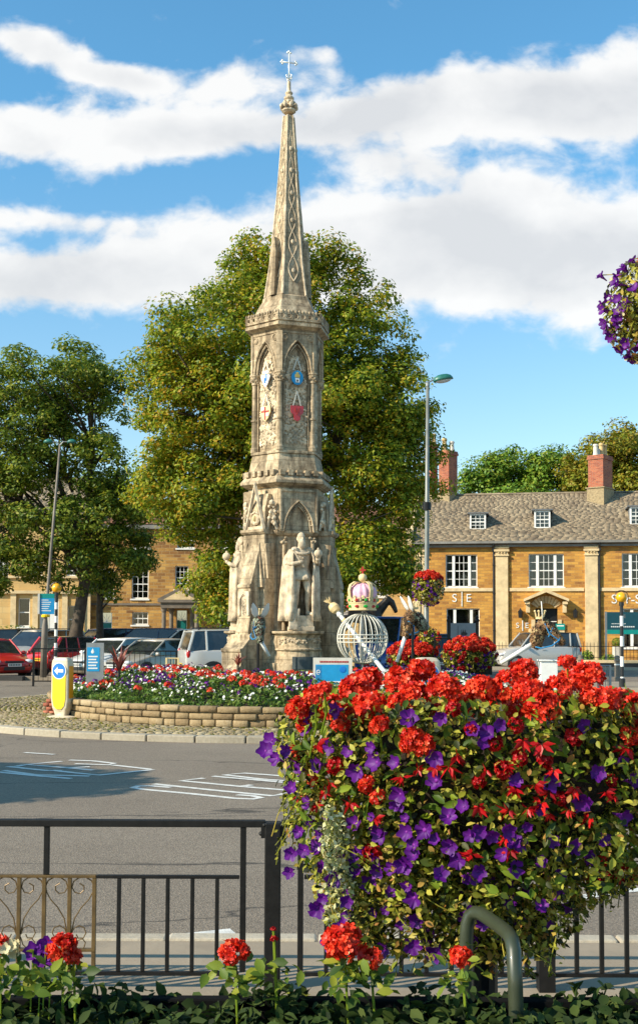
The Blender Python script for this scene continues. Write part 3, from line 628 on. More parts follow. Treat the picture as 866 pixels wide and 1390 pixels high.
# lower stage ---------------------------------------------------------------
z0 = 0.25; zcap = zc(857, 27.2); zstr1 = zc(722, 27.4); zcor = zc(655, 27.3); zbat = zc(640, 27.3); zst = zc(614, 27.5)
mb = MB(); mb.prism(hexp(0.93), z0, zstr1); mb.prism(hexp(1.30), z0, zc(900, 27.2)); mb.prism(hexp(1.22), zc(900, 27.2), zc(884, 27.2), hexp(1.12)); mb.prism(hexp(1.12), zc(884, 27.2), zc(862, 27.2), hexp(1.04))
mb.build('core', LS, cross, bevel=.01)
for a in (-60, 60, 180):
    mb = MB()
    radial(mb, a, .70, [(.5, z0), (1.16, z0), (1.16, zstr1 - .03), (.5, zstr1 - .03)])
    radial(mb, a, .42, [(1.1, zc(735, 27.0)), (1.17, zc(740, 27)), (1.47 * (.93 if a == 60 else 1), zc(785 if a == 60 else 793, 27)), (1.51 * (.93 if a == 60 else 1), zc(794, 27)), (1.51 * (.93 if a == 60 else 1), zc(798, 27)), (1.48 * (.93 if a == 60 else 1), zc(799, 27)), (1.48 * (.93 if a == 60 else 1), zc(838, 27)), (1.56 * (.92 if a == 60 else 1), zc(858, 27)), (1.56 * (.92 if a == 60 else 1), z0), (1.1, z0)])
    q_ = .80 if a == 60 else 1.0
    radial(mb, a, .64, [(1.0, zc(856, 27)), (1.50 * q_, zc(861, 27)), (1.62 * q_, zc(862, 27)), (1.62 * q_, zc(868, 27)), (1.85 * q_, zc(880, 27)), (1.93 * q_, zc(881, 27)), (1.93 * q_, zc(885, 27)), (1.90 * q_, zc(886, 27)), (1.90 * q_, zc(903, 27)), (2.0 * q_, zc(908, 27)), (2.0 * q_, z0), (1.0, z0)])
    mb.build('buttress', LS, cross, bevel=.012)
    # small gabled niche on the buttress front
    mb = MB(); M = FM(a) @ Matrix.Translation((0, .105 if a == 60 else 0, 0))
    arch_plate(mb, M, .36, zc(803, 27), zc(816, 27), .11, .17, -1.515, -1.482, zc(836, 27))
    mb.box(-.10, .10, -1.484, -1.4825, zc(836, 27), zc(806, 27), M)
    V = []; pts = rng.uniform(-1, 1, (46, 2)) * [.09, (zc(808, 27) - zc(836, 27)) / 2.2]
    for x, zz in pts: mb.ball(M @ Vector((x, -1.487, zz + (zc(836, 27) + zc(806, 27)) / 2)), .018, 5, 4)
    mb.build('niche', 'carved_stone', cross)
    # tall slanting gables either side of the buttress
    mb = MB(); M = FM(a)
    for s_ in (-1, 1):
        pr_ = [(.9, zc(735, 27)), (1.19, zc(738, 27)), (1.19, zc(742, 27)), (1.10, zc(785, 27))]
        k = len(pr_); vs = [FM(a) @ Vector((s_ * (.352 + d), -r, z)) for d in (0, .07) for r, z in pr_]
        mb.add(vs, [tuple(range(k)), tuple(range(k, 2 * k))[::-1]] + [(i, (i + 1) % k, k + (i + 1) % k, k + i) for i in range(k)])
    vs = [M @ Vector(p) for p in ((-.352, -1.165, zc(797, 27)), (-.20, -1.165, zc(735, 27)), (-.05, -1.165, zc(797, 27)), (-.352, -1.24, zc(797, 27)), (-.20, -1.20, zc(740, 27)), (-.05, -1.24, zc(797, 27)))]
    mb.add(vs, [(0, 1, 2), (3, 5, 4), (0, 3, 4, 1), (1, 4, 5, 2), (0, 2, 5, 3)])
    vs = [M @ Vector((-x.x, x.y, x.z)) for x in [M.inverted() @ q for q in vs]]
    mb.add(vs, [(0, 1, 2), (3, 5, 4), (0, 3, 4, 1), (1, 4, 5, 2), (0, 2, 5, 3)])
    mb.build('gablet', LS, cross)
# statue pedestals
for a in (0, -120, 120):
    M = FM(a); mb = MB()
    prof = [(.62, z0), (.62, zc(903, 27)), (.57, zc(898, 27)), (.54, zc(884, 27)), (.58, zc(883, 27)), (.58, zc(881, 27)), (.52, zc(880, 27)), (.51, zc(866, 27)), (.55, zc(862, 27)), (.63, zcap - .05), (.63, zcap), (.0, zcap + .002)]
    mb.lathe(prof, 28, (0, -.93, 0), M)
    mb.build('pedestal', LS, cross, smooth=False, bevel=.006)
    if a == 0:
        mb = MB()
        for k in range(9):
            t0, t1 = [(-.52 + .13 * q) for q in (k, k + 1)]
            A = [Vector((.632 * math.sin(t), -.93 - .632 * math.cos(t), 0)) for t in (t0, t1)]
            mb.add([M @ Vector((q.x, q.y, z)) for z in (zc(909, 26.6), zc(892, 26.6)) for q in A], [(0, 1, 3, 2)])
        pq = mb.build('plaque', 'slate_plaque', cross); so = pq.modifiers.new('thick', 'SOLIDIFY'); so.thickness = .02
    mb = MB()
    for i in range(60):
        t = random.uniform(-1.3, 1.3); mb.ball(M @ Vector((.525 * math.sin(t), -.93 - .525 * math.cos(t), random.uniform(zc(874, 27), zc(866, 27)))), random.uniform(.015, .035), 5, 4)
    mb.build('carved_band', 'carved_stone', cross)
mb = MB()
def course(mb, R, z, h, kind=hexp): mb.prism(kind(R - .05), z - h, z - h * .55, kind(R)); mb.prism(kind(R), z - h * .55, z)
course(mb, 1.04, zstr1 + .03, .12)
for a in (-60, 60, 180):
    radial(mb, a, .78, [(.6, zstr1 - .07), (1.19, zstr1 - .07), (1.24, zstr1 - .02), (1.24, zstr1 + .04), (.6, zstr1 + .04)])
mb.build('string_course', LS, cross)
# second stage
mb = MB(); mb.prism(hexp(0.99), zstr1 + .04, zcor)
for a in (-60, 60, 180):
    radial(mb, a, .60, [(.5, zstr1 + .04), (1.10, zstr1 + .04), (1.10, zc(690, 27)), (.98, zc(668, 27)), (.5, zc(668, 27))])
mb.build('second_stage', LS, cross, bevel=.01)
H2 = zcor - zstr1 - .04
for a in (0, 120, -120):
    M = FM(a); mb = MB(); zs = zc(722, 27.3)
    arch_plate(mb, M, .96, zc(664, 27.3), zs, .37, .90, -.96, -.86, None)
    arch_plate(mb, M, .76, zc(668, 27.3), zs, .30, .76, -.92, -.865, None)
    arch_rib(mb, M, .385, .92, zs, -.965, .022, zs); arch_rib(mb, M, .315, .78, zs, -.925, .018, zs)
    for x in np.linspace(-.32, .32, 21): mb.ball(M @ Vector((x, -.945, zs + arch_z(x * 1.03, .345, .84))), .020, 6, 4)
    for z_ in (zc(666, 27.3), ): mb.box(-.47, .47, -.99, -.955, z_ - .03, z_ + .02, M)
    for sx in (-1, 1):
        mb.box(min(sx * .43, sx * .47), max(sx * .43, sx * .47), -.985, -.955, zstr1 + .04, zc(667, 27.3), M)
        mb.tube([M @ Vector((sx * .36, -.93, zcap + .02)), M @ Vector((sx * .36, -.93, zc(733, 27)))], .04, 8)
        for q in range(10): mb.ball(M @ Vector((sx * .36 + random.uniform(-.07, .07), -.93 + random.uniform(-.05, .04), random.uniform(zc(737, 27), zc(728, 27)))), .035, 6, 4)
    mb.build('arch_panel', LS, cross)
for a in (-60, 60, 180):
    M = FM(a); mb = MB()
    def tri_frame(w_, zb, zt, y, th):
        P0, P1, P2 = Vector((-w_, y, zb)), Vector((0, y, zt)), Vector((w_, y, zb))
        for A, B in ((P0, P1), (P1, P2), (P2, P0)): mb.tube([M @ A, M @ B], th, 4)
    tri_frame(.30, zc(719, 27), zc(657, 27), -1.13, .045)
    mb.box(-.28, .28, -1.13, -1.10, zstr1 + .04, zstr1 + .12, M)
    mb.lathe([(.15, 0), (.17, .03), (.13, .06), (.11, .03)], 12, (0, 0, 0), M @ Matrix.Translation((0, -1.10, zc(702, 27))) @ Matrix.Rotation(R_(90), 4, 'X'))
    for k in range(8): mb.ball(M @ Vector((.145 * math.cos(k * .785), -1.14, zc(702, 27) + .145 * math.sin(k * .785))), .035, 5, 4)
    mb.ball(M @ Vector((0, -1.13, zc(655, 27))), .05, 6, 5)
    for s_ in (-1, 1):      # little seated carvings and gables on the flanks
        for q in range(16): mb.ball(M @ Vector((s_ * random.uniform(.36, .52), -random.uniform(.93, 1.03), random.uniform(zc(712, 27), zc(682, 27)))), random.uniform(.03, .065), 6, 5)
        P0, P1, P2 = Vector((s_ * .30, -1.02, zc(718, 27))), Vector((s_ * .42, -1.0, zc(690, 27))), Vector((s_ * .54, -.93, zc(718, 27)))
        for A, B in ((P0, P1), (P1, P2)): mb.tube([M @ A, M @ B], .035, 4)
        mb.ball(M @ Vector((s_ * .43, -1.0, zc(681, 27))), .07, 7, 6)
    mb.build('gable_carving', 'carved_stone', cross)
    mb = MB().ball(M @ Vector((0, -1.135, zc(702, 27))), (.07, .03, .075), 10, 6); mb.build('painted_boss', 'cream_gold', cross)
# cornice, battlements, weathered slope
mb = MB(); mb.prism(hexp(1.04), zcor - .10, zcor - .02, hexp(1.20)); mb.prism(hexp(1.20), zcor - .02, zcor + .05); mb.prism(hexp(1.19), zcor + .05, zbat - .02, hexp(1.02))
for a in range(0, 360, 60):
    M = FM(a)
    for k in range(5):
        x = -.42 + .21 * k; mb.box(x - .065, x + .065, -1.0, -.87, zbat - .10, zbat + .035, M)
mb.build('cornice', LS, cross, bevel=.008)
mb = MB(); mb.prism(hexp(1.0), zbat - .05, zbat + .05, hexp(.99)); mb.prism(hexp(.985), zbat + .05, zst - .03, hexp(.89)); mb.prism(hexp(.93), zst - .03, zst + .04)
mb.build('weathered_slope', LS, cross, bevel=.01)
# shaft with arcade
ztop = zc(452, 27.6); zsp = zc(505, 27.5); zmid = zc(568, 27.5)
mb = MB(); mb.prism(hexp(.78), zst, ztop); mb.build('shaft', LS, cross)
for a in range(0, 360, 60):
    M = FM(a); mb = MB(); ap = .78 * math.cos(R_(30)); w_ = .84
    arch_plate(mb, M, w_, ztop, zsp, .345, 1.0, -(ap + .13), -(ap + .005), None)
    arch_rib(mb, M, .365, 1.04, zsp, -(ap + .135), .024, zsp); arch_rib(mb, M, .31, .92, zsp, -(ap + .09), .022, zsp)
    arch_rib(mb, M, .27, .82, zsp, -(ap + .03), .018, zsp)
    mb.box(-w_ / 2, w_ / 2, -(ap + .15), -(ap + .13), ztop - .05, ztop, M)
    for s_ in (-1, 1):
        mb.lathe([(.08, 0), (.095, .02), (.06, .04), (.05, .02)], 10, (0, 0, 0), M @ Matrix.Translation((s_ * .33, -(ap + .125), ztop - .15)) @ Matrix.Rotation(R_(90), 4, 'X'))
        mb.box(min(s_ * .30, s_ * .335), max(s_ * .30, s_ * .335), -(ap + .05), -ap, zst + .04, zsp, M)
    mb.build('arch_head', LS, cross)
    # carved vine on the panel
    pts = []; 
    for k in range(560):
        x = random.uniform(-.26, .26); z = random.uniform(zst + .22, zsp + .40)
        if z > zsp and abs(x) > .24 - (z - zsp) * .35: continue
        pts.append((x, z))
    pos = [tuple(M @ Vector((x, -(ap + .012), z))) for x, z in pts]; nr = [tuple(M.to_3x3() @ Vector((random.uniform(-.5, .5), -1, random.uniform(-.5, .5)))) for _ in pts]
    v1 = stamp([(-.5, -.4, 0), (.5, -.4, 0), (.5, .4, 0), (-.5, .4, 0), (0, 0, .5)], [(0, 1, 4), (1, 2, 4), (2, 3, 4), (3, 0, 4)], pos, nr, rng.uniform(.04, .085, len(pos)))
    mesh_np('carved_vine', *v1, 'carved_stone', cross)
for i in range(6):
    a = -30 + 60 * i; d = dirv(a); c = d * .84; mb = MB()
    mb.lathe([(.10, zst + .04), (.10, zst + .12), (.075, zst + .18), (.072, zmid - .03), (.095, zmid - .02), (.095, zmid + .02), (.068, zmid + .03), (.066, zsp - .26), (.085, zsp - .24), (.08, zsp - .20), (.12, zsp - .05), (.14, zsp - .04), (.14, zsp), (.0, zsp)], 10, (c.x, c.y, 0))
    for q in range(14): t = q * 2.4; mb.ball((c.x + .10 * math.cos(t), c.y + .10 * math.sin(t), zsp - .18 + .1 * ((q * 7) % 10) / 10), .035, 5, 4)
    M = FM(a); mb.box(-.075, .075, -.93, -.74, zsp, ztop, M)
    mb.build('colonnette', LS, cross)
# crown cornice and pierced parapet
zp = zc(442, 27.4); zp2 = zc(427, 27.6)
mb = MB(); mb.prism(hexp(.90), ztop - .01, ztop + .06, hexp(.98)); mb.prism(hexp(.99), ztop + .06, zp - .02, hexp(1.10)); mb.prism(hexp(1.10), zp - .02, zp + .05); mb.prism(hexp(1.06), zp + .05, zp + .12)
for a in range(0, 360, 60):
    M = FM(a)
    for k in range(6):
        x = -.44 + .176 * k
        pts = [M @ Vector((x + .062 * math.cos(t), -.925, zp + .20 + .062 * math.sin(t))) for t in np.linspace(0, 2 * math.pi, 13)]
        mb.tube(pts, .026, 6)
        mb.box(x + .07, x + .106, -.95, -.90, zp + .1, zp + .30, M); mb.ball(M @ Vector((x, -.925, zp + .31)), (.045, .04, .05), 7, 5)
        mb.ball(M @ Vector((x + .088, -.925, zp + .32)), (.03, .03, .04), 6, 5)
    mb.box(-.52, .52, -.955, -.90, zp + .095, zp + .135, M)
mb.build('pierced_parapet', LS, cross)
# spire
SP = [(430, .86), (419, .76), (411, .665), (406, .65), (404, .60), (360, .47), (323, .40), (280, .325), (240, .262), (200, .205), (153, .140)]
mb = MB(); rings = [hexring(r, zc(py, 28)) for py, r in SP]; mb.loft([hexring(.86, ztop + .1)] + rings); mb.build('spire', LS, cross)
def spR(z):
    zz = [zc(py, 28) for py, _ in SP]; return float(np.interp(z, zz, [r for _, r in SP]))
mb = MB()
for i in range(6):
    a = -30 + 60 * i; zs_ = np.linspace(zc(404, 28), zc(153, 28), 12)
    mb.tube([dirv(a) * (spR(z) + .0) + Vector((0, 0, z)) for z in zs_], [.028] * 6 + [.02] * 6, 6)
    # interlaced tracery on each face
    zt = np.linspace(zc(385, 28), zc(175, 28), 90)
    for ph in (0, 1):
        pts = []
        for z in zt:
            t = (z - zt[0]) / (zt[-1] - zt[0]); R = spR(z); hw = R * .5 * .5
            s_ = math.sin(t * 19 + ph * math.pi); pts.append(FM(60 * i) @ Vector((s_ * hw, -(R * .866 + .008), z)))
        mb.tube(pts, [.013 * (1 - .5 * k / 90) for k in range(90)], 5)
    for py in (370, 330, 300, 262, 230, 200):
        z = zc(py, 28); R = spR(z); mb.ball(FM(60 * i) @ Vector((0, -(R * .866 + .01), z)), (.045, .03, .06), 6, 5)
mb.build('spire_tracery', 'carved_stone', cross)
for a in (-60, 60, 180):
    mb = MB(); M = FM(a); z1_, z2_, z3_ = zc(404, 28), zc(345, 28), zc(324, 28)
    vs = [M @ Vector(p) for p in ((-.075, -.595, z1_), (.075, -.595, z1_), (.075, -.54, z2_), (-.075, -.54, z2_), (0, -.51, z3_), (-.075, -.2, z1_), (.075, -.2, z1_), (.075, -.2, z2_), (-.075, -.2, z2_), (0, -.2, z3_))]
    mb.add(vs, [(0, 1, 2, 4, 3), (0, 3, 8, 5), (1, 6, 7, 2), (3, 4, 9, 8), (4, 2, 7, 9)])
    mb.build('lucarne', LS, cross)
z = zc(152, 28.2)
mb = MB(); mb.lathe([(.13, z - .02), (.18, z + .02), (.18, z + .06), (.12, z + .10), (.14, z + .16), (.10, z + .30), (.13, z + .34), (.13, z + .38), (.07, z + .44), (.10, z + .50), (.05, z + .56), (.045, z + .80), (.0, z + .82)], 12)
for k in range(8):
    t = k * math.pi / 4; mb.ball((.19 * math.cos(t), .19 * math.sin(t), z + .14), (.06, .06, .07), 6, 5); mb.ball((.13 * math.cos(t + .4), .13 * math.sin(t + .4), z + .24), .05, 6, 5)
mb.build('finial', 'carved_stone', cross)
zb = z + .78; zt = zc(69, 28.2); zk = zc(84, 28.2); mb = MB(); Mx = Matrix.Rotation(-ROT + R_(12), 4, 'Z')
mb.tube([(0, 0, zb), (0, 0, zt - .05)], .018, 8); mb.tube([Mx @ Vector((-.17, 0, zk)), Mx @ Vector((.17, 0, zk))], .018, 8)
for c, dx, dz in (((0, zt - .03), 0, 1), ((-.17, zk), -1, 0), ((.17, zk), 1, 0)):
    mb.ball(Mx @ Vector((c[0] + dx * .03, 0, c[1] + dz * .03)), (.03, .02, .035), 8, 6)
    for s_ in (-1, 1): mb.ball(Mx @ Vector((c[0] + (0 if dx else s_ * .04), 0, c[1] + (0 if dz else s_ * .04))), (.028, .02, .028), 8, 6)
for k in range(4):
    t = k * math.pi / 2 + .4
    mb.tube([(0, 0, zb + .12), (.07 * math.cos(t), .07 * math.sin(t), zb + .08), (.10 * math.cos(t), .10 * math.sin(t), zb + .16), (.05 * math.cos(t), .05 * math.sin(t), zb + .2)], .012, 6)
mb.build('gilt_cross', 'silver_gilt', cross, smooth=True)

# painted shields hung on the shaft
def shield(face, py_top, py_s, h, mat, label, pts, deco):
    M = Matrix.Translation((IC.x, IC.y, 0)) @ Matrix.Rotation(ROT, 4, 'Z') @ FM(face)
    zt_, zs_ = zc(py_top, 27.5), zc(py_s, 27.5); base = M @ Vector((0, -.78, zs_))
    t = thing('hanging_shield', label, 'shield', base, ROT + R_(face), 'painted shields hung on the monument shaft')
    mb = MB()
    for s_ in (-1, 1): mb.box(-.012, .012, -.006, .006, 0, math.hypot(.10, zt_ - zs_), Matrix.Translation((s_ * .10, 0, 0)) @ Matrix.Rotation(-s_ * math.atan2(.10, zt_ - zs_), 4, 'Y'))
    mb.build('ribbon', 'wire_white', t)
    k = len(pts); mb = MB().add([(x * h, y, z * h) for y in (-.02, .005) for x, z in pts], [tuple(range(k)), tuple(range(k, 2 * k))[::-1]] + [(i, (i + 1) % k, k + (i + 1) % k, k + i) for i in range(k)])
    mb.build('plate', mat, t)
    for nm, mt, bx in deco:
        q = MB()
        for x0, x1, z0_, z1_ in bx: q.box(x0, x1, -.032, -.0205, z0_, z1_)
        q.build(nm, mt, t)
SHP = [(-.42, 0), (.42, 0), (.45, -.4), (.25, -.8), (0, -1), (-.25, -.8), (-.45, -.4)]
DIA = [(-.18, .15), (.18, .15), (.42, -.25), (.2, -.75), (0, -1), (-.2, -.75), (-.42, -.25)]
OVL = [(.42 * math.sin(t), -.5 + .5 * math.cos(t)) for t in np.linspace(0, 2 * math.pi, 13)[:-1]]
shield(-60, 488, 505, .36, 'white_paint', 'white pointed shield on the left face of the shaft, the upper of two', DIA, [('motif', 'sign_blue', [(-.04, .0, -.25, -.12), (.02, .05, -.2, -.02)]), ('border', 'cream_gold', [(-.11, .11, -.03, -.015)])])
shield(-60, 533, 550, .38, 'cream_gold', 'cream and red shield on the left face of the shaft, the lower of two', SHP, [('cross_motif', 'jewel_red', [(-.015, .015, -.34, -.02), (-.13, .13, -.15, -.12)]), ('quarter', 'white_paint', [(-.12, -.03, -.10, -.02), (.03, .12, -.26, -.18)])])
shield(0, 486, 503, .36, 'sign_cyan', 'blue shield with a gold figure on the front face of the shaft', OVL, [('gold_figure', 'gilt', [(-.06, .06, -.18, -.10), (-.03, .03, -.10, -.05)]), ('silver_base', 'white_paint', [(-.05, .05, -.30, -.20)]), ('charge', 'black_paint', [(-.02, .02, -.28, -.23)])])
shield(0, 531, 551, .38, 'car_red', 'plain red shield on the front face of the shaft', [(-.42, 0), (.42, 0), (.42, -.45), (.22, -.6), (.2, -.9), (0, -1), (-.2, -.9), (-.22, -.6), (-.42, -.45)], [('motif', 'jewel_red', [(-.06, -.03, -.16, -.05), (.03, .06, -.16, -.05), (-.02, .02, -.22, -.1)])])

# ------------------------------------------------------------------ statues
def statue(face, label):
    M = Matrix.Translation((IC.x, IC.y, 0)) @ Matrix.Rotation(ROT, 4, 'Z') @ FM(face)
    base = M @ Vector((0, -1.13, zcap + .004))
    t = thing('statue', label, 'statue', base, ROT + R_(face))
    ph = zc(836, 27) - zcap
    mb = MB().box(-.27, .27, -.24, .22, 0, ph * .3); mb.box(-.25, .25, -.22, .2, ph * .3 + .002, ph); mb.build('plinth', 'carved_stone', t, bevel=.01)
    b = MB(); k = 1.0
    def T(*p): b.tube([Vector(q[:3]) + Vector((0, 0, ph)) for q in p], [q[3] for q in p], 10)
    T((-.10, .02, 1.0, .12), (-.13, -.05, .78, .105), (-.14, -.08, .56, .075), (-.135, -.03, .36, .078), (-.13, .02, .14, .045), (-.13, .02, .04, .05))
    T((.10, .02, 1.0, .12), (.12, -.09, .80, .105), (.14, -.15, .58, .075), (.15, -.08, .38, .078), (.17, -.02, .14, .045), (.17, -.02, .04, .05))
    T((-.13, .05, .04, .05), (-.15, -.10, .045, .055), (-.17, -.20, .03, .035)); T((.17, .02, .04, .05), (.20, -.14, .045, .055), (.22, -.25, .03, .035))
    def el(z, rx, ry, y=0, fold=0.0, n=20): return [Vector(((rx + fold * math.cos(5 * q)) * math.cos(q), y + (ry + fold * math.cos(5 * q)) * math.sin(q), z + ph)) for q in np.linspace(0, 2 * math.pi, n + 1)[:-1]]
    b.loft([el(.84, .27, .21, -.02, .03), el(.90, .28, .22, -.02, .03), el(1.05, .21, .17, 0, .01), el(1.14, .19, .15), el(1.28, .215, .165, -.01), el(1.42, .235, .165), el(1.54, .23, .13), el(1.60, .14, .10), el(1.64, .07, .07)])
    T((0, 0, 1.58, .08), (0, -.01, 1.72, .075))
    b.ball((0, -.015, 1.845 + ph), (.10, .12, .145)); b.ball((0, -.13, 1.83 + ph), (.018, .03, .035), 8, 6); b.ball((0, -.105, 1.70 + ph), (.085, .065, .13)); b.ball((0, -.12, 1.785 + ph), (.05, .02, .016), 8, 5)
    for s_ in (-1, 1): b.ball((s_ * .09, .01, 1.83 + ph), (.02, .03, .04), 8, 6); b.ball((s_ * .035, -.112, 1.885 + ph), (.03, .015, .012), 8, 5)
    T((-.22, 0, 1.53, .09), (-.33, .0, 1.38, .08), (-.36, -.06, 1.22, .07), (-.25, -.22, 1.22, .055), (-.14, -.27, 1.25, .045)); b.ball((-.10, -.28, 1.26 + ph), (.055, .05, .05))
    T((.22, 0, 1.53, .09), (.34, .02, 1.38, .08), (.39, -.04, 1.22, .07), (.36, -.20, 1.27, .055), (.33, -.27, 1.32, .045)); b.ball((.33, -.29, 1.34 + ph), (.06, .05, .05))
    for q in range(4): b.tube([Vector((-.11 + .0, -.30 - .0, 1.235 + .018 * q + ph)), Vector((-.06, -.325, 1.235 + .018 * q + ph)), Vector((-.045, -.29, 1.235 + .018 * q + ph))], .012, 6); b.tube([Vector((.28 + .03 * q, -.27, 1.36 + ph)), Vector((.275 + .032 * q, -.35, 1.38 + ph)), Vector((.28 + .03 * q, -.37, 1.42 + ph))], .013, 6)
    o = b.build('body', 'carved_stone', t); remesh(o, .012, 0)
    # collar of the robe, ermine cape and train
    c = MB(); rows = []
    for z_, r0, yb, op in ((1.60, .15, .02, .9), (1.52, .31, .03, .80), (1.40, .39, .04, .70), (1.15, .44, .05, .58), (.8, .44, .06, .50), (.4, .45, .06, .44), (.05, .48, .07, .42), (-.13, .50, .07, .42)):
        row = []
        for q in np.linspace(op, 2 * math.pi - op, 54):
            am = min(1, max(0, (1.5 - z_)) * 1.2)
            f_ = 1 + am * (.09 * math.sin(q * 10 + z_ * 2) + .06 * math.sin(q * 19 + 1.3))
            row.append(Vector((-r0 * f_ * math.sin(q), yb - r0 * .78 * f_ * math.cos(q), max(z_ + ph, .01))))
        rows.append(row)
    n = 54; c.add([p for r in rows for p in r], [(i * n + j, i * n + j + 1, (i + 1) * n + j + 1, (i + 1) * n + j) for i in range(len(rows) - 1) for j in range(n - 1)])
    o = c.build('cape', 'carved_stone', t, smooth=True); so = o.modifiers.new('thick', 'SOLIDIFY'); so.thickness = .035
    c = MB()
    for s_ in (-1, 1):
        for q in range(5): c.ball((s_ * (.17 + .035 * q), -.06 + .03 * q, 1.57 - .05 * q + ph), (.10, .09, .07), 8, 6)
    for q in range(14): t_ = q / 13 * math.pi; c.ball((.20 * math.cos(t_), -.15 * math.sin(t_) - .02, 1.54 + ph - .08 * math.sin(t_)), (.05, .04, .04), 7, 5)
    for z_ in (1.36, 1.28, 1.2): c.ball((.0, -.175, z_ + ph), (.035, .015, .03), 8, 5)
    o = c.build('fur_collar', 'carved_stone', t); remesh(o, .016, 1)
    mb = MB().ball((.33, -.31, 1.47 + ph), .10, 14, 10); mb.ball((.33, -.31, 1.58 + ph), .03, 8, 6); mb.build('orb', 'carved_stone', t, smooth=True)
    mb = MB().tube([(-.02, -.29, 1.15 + ph), (-.12, -.29, 1.28 + ph), (-.26, -.26, 1.52 + ph)], .018, 6); mb.ball((-.27, -.26, 1.55 + ph), .04, 7, 5); mb.build('sceptre', 'carved_stone', t)
    # bundle of cloth at the foot
    c = MB()
    for q in range(16): c.tube([(-.30 + .013 * q, -.16 - .004 * q, ph + .12 + .05 * math.sin(q)), (-.34 + .012 * q, -.22, ph * .5), (-.36 + .012 * q, -.24 + .01 * math.sin(q * 2), .02)], .03, 6)
    o = c.build('train', 'carved_stone', t); remesh(o, .018, 1)
    return t
statue(0, 'robed bearded king statue holding an orb on the round front pedestal of the monument')
statue(-120, 'robed statue seen from the side on the left pedestal of the monument')

# ------------------------------------------------------------------ crown, wire globe and sceptre
oc = P(492, 867, 26.6); K = 58.3
def O(px, py, dy=0): return Vector(((px - 492) / K, dy, (867 - py) / K))
t = thing('wire_globe', 'large white wire globe on the flower bed below the jewelled crown', 'sculpture', (oc.x, oc.y, .75))
dz = oc.z - .75; mb = MB(); Rg = .585
for k in range(13):
    a = math.pi * k / 13
    mb.tube([(Rg * math.cos(a) * math.sin(p), Rg * math.sin(a) * math.sin(p), dz + Rg * math.cos(p)) for p in np.linspace(0, 2 * math.pi, 41)], .0135, 5)
mb.build('meridian_wires', 'wire_white', t, smooth=True)
for zz in (.085, .0, -.085):
    r = math.sqrt(Rg ** 2 - zz ** 2); MB().tube([(r * math.cos(p), r * math.sin(p), dz + zz) for p in np.linspace(0, 2 * math.pi, 41)], .015, 5).build('band', 'wire_white', t, smooth=True)
MB().tube([(0, 0, -.3), (0, 0, dz + .66)], .028, 10).build('post', 'steel', t)
t = thing('jewelled_crown', 'painted crown sculpture with lilac cap mounted above the white wire globe', 'crown', oc + Vector((0, 0, .655)))
mb = MB().lathe([(.30, 0), (.325, .0), (.325, .03), (.31, .04), (.325, .15), (.335, .16), (.335, .18), (.29, .18)], 32); mb.build('headband', 'cream_gold', t)
mb = MB()
for k in range(10):
    a = k * math.pi / 5; M = Matrix.Rotation(a, 4, 'Z')
    mb.box(-.03, .03, -.345, -.325, .18, .30, M); mb.box(-.07, .07, -.345, -.325, .21, .26, M); mb.ball(M @ Vector((0, -.335, .31)), (.04, .015, .035), 8, 5)
    mb.tube([M @ Vector((.105 + .05 * math.cos(q), -.318, .24 + .05 * math.sin(q))) for q in np.linspace(-.5, 3.6, 8)], .012, 5)
mb.build('fleurons', 'cream_gold', t)
for i, nm in enumerate(('jewel_green', 'jewel_red')):
    mb = MB()
    for k in range(5):
        M = Matrix.Rotation((2 * k + i + .3) * math.pi / 5, 4, 'Z'); mb.ball(M @ Vector((0, -.325, .09)), (.055, .02, .035), 8, 6); mb.ball(M @ Vector((0, -.35, .235)), (.035, .015, .035), 8, 6)
    mb.build('jewels', nm, t)
mb = MB(); rows = []
for z_, r in ((.16, .28), (.30, .31), (.42, .32), (.52, .28), (.60, .18), (.64, .04)): rows.append([Vector(((r + .02 * math.sin(q * 14 + z_ * 5)) * math.cos(q), (r + .02 * math.sin(q * 14 + z_ * 5)) * math.sin(q), z_)) for q in np.linspace(0, 2 * math.pi, 61)[:-1]])
mb.loft(rows).build('velvet_cap', 'pink_cloth', t, smooth=True)
mb = MB()
for k in range(4):
    M = Matrix.Rotation(k * math.pi / 2 + .55, 4, 'Z')
    pts = [(.33, .17), (.37, .34), (.385, .47), (.34, .60), (.22, .67), (.08, .655), (0, .62)]
    vs = [M @ Vector((r, s_ * .045, z_)) for r, z_ in pts for s_ in (-1, 1)] + [M @ Vector((r - .025, s_ * .045, z_ - .012)) for r, z_ in pts for s_ in (-1, 1)]
    n2 = len(pts) * 2; mb.add(vs, [(2 * i, 2 * i + 1, 2 * i + 3, 2 * i + 2) for i in range(len(pts) - 1)] + [(n2 + 2 * i, n2 + 2 * i + 2, n2 + 2 * i + 3, n2 + 2 * i + 1) for i in range(len(pts) - 1)] + [(2 * i + s_, 2 * i + 2 + s_, n2 + 2 * i + 2 + s_, n2 + 2 * i + s_) for i in range(len(pts) - 1) for s_ in (0, 1)])
mb.build('arches', 'cream_gold', t)
mb = MB().ball((0, 0, .76), .10, 16, 12); mb.build('ball', 'cream_gold', t, smooth=True)
mb = MB().box(-.02, .02, -.02, .02, .85, 1.02); mb.box(-.07, .07, -.018, .018, .92, .96); mb.build('top_cross', 'jewel_red', t)
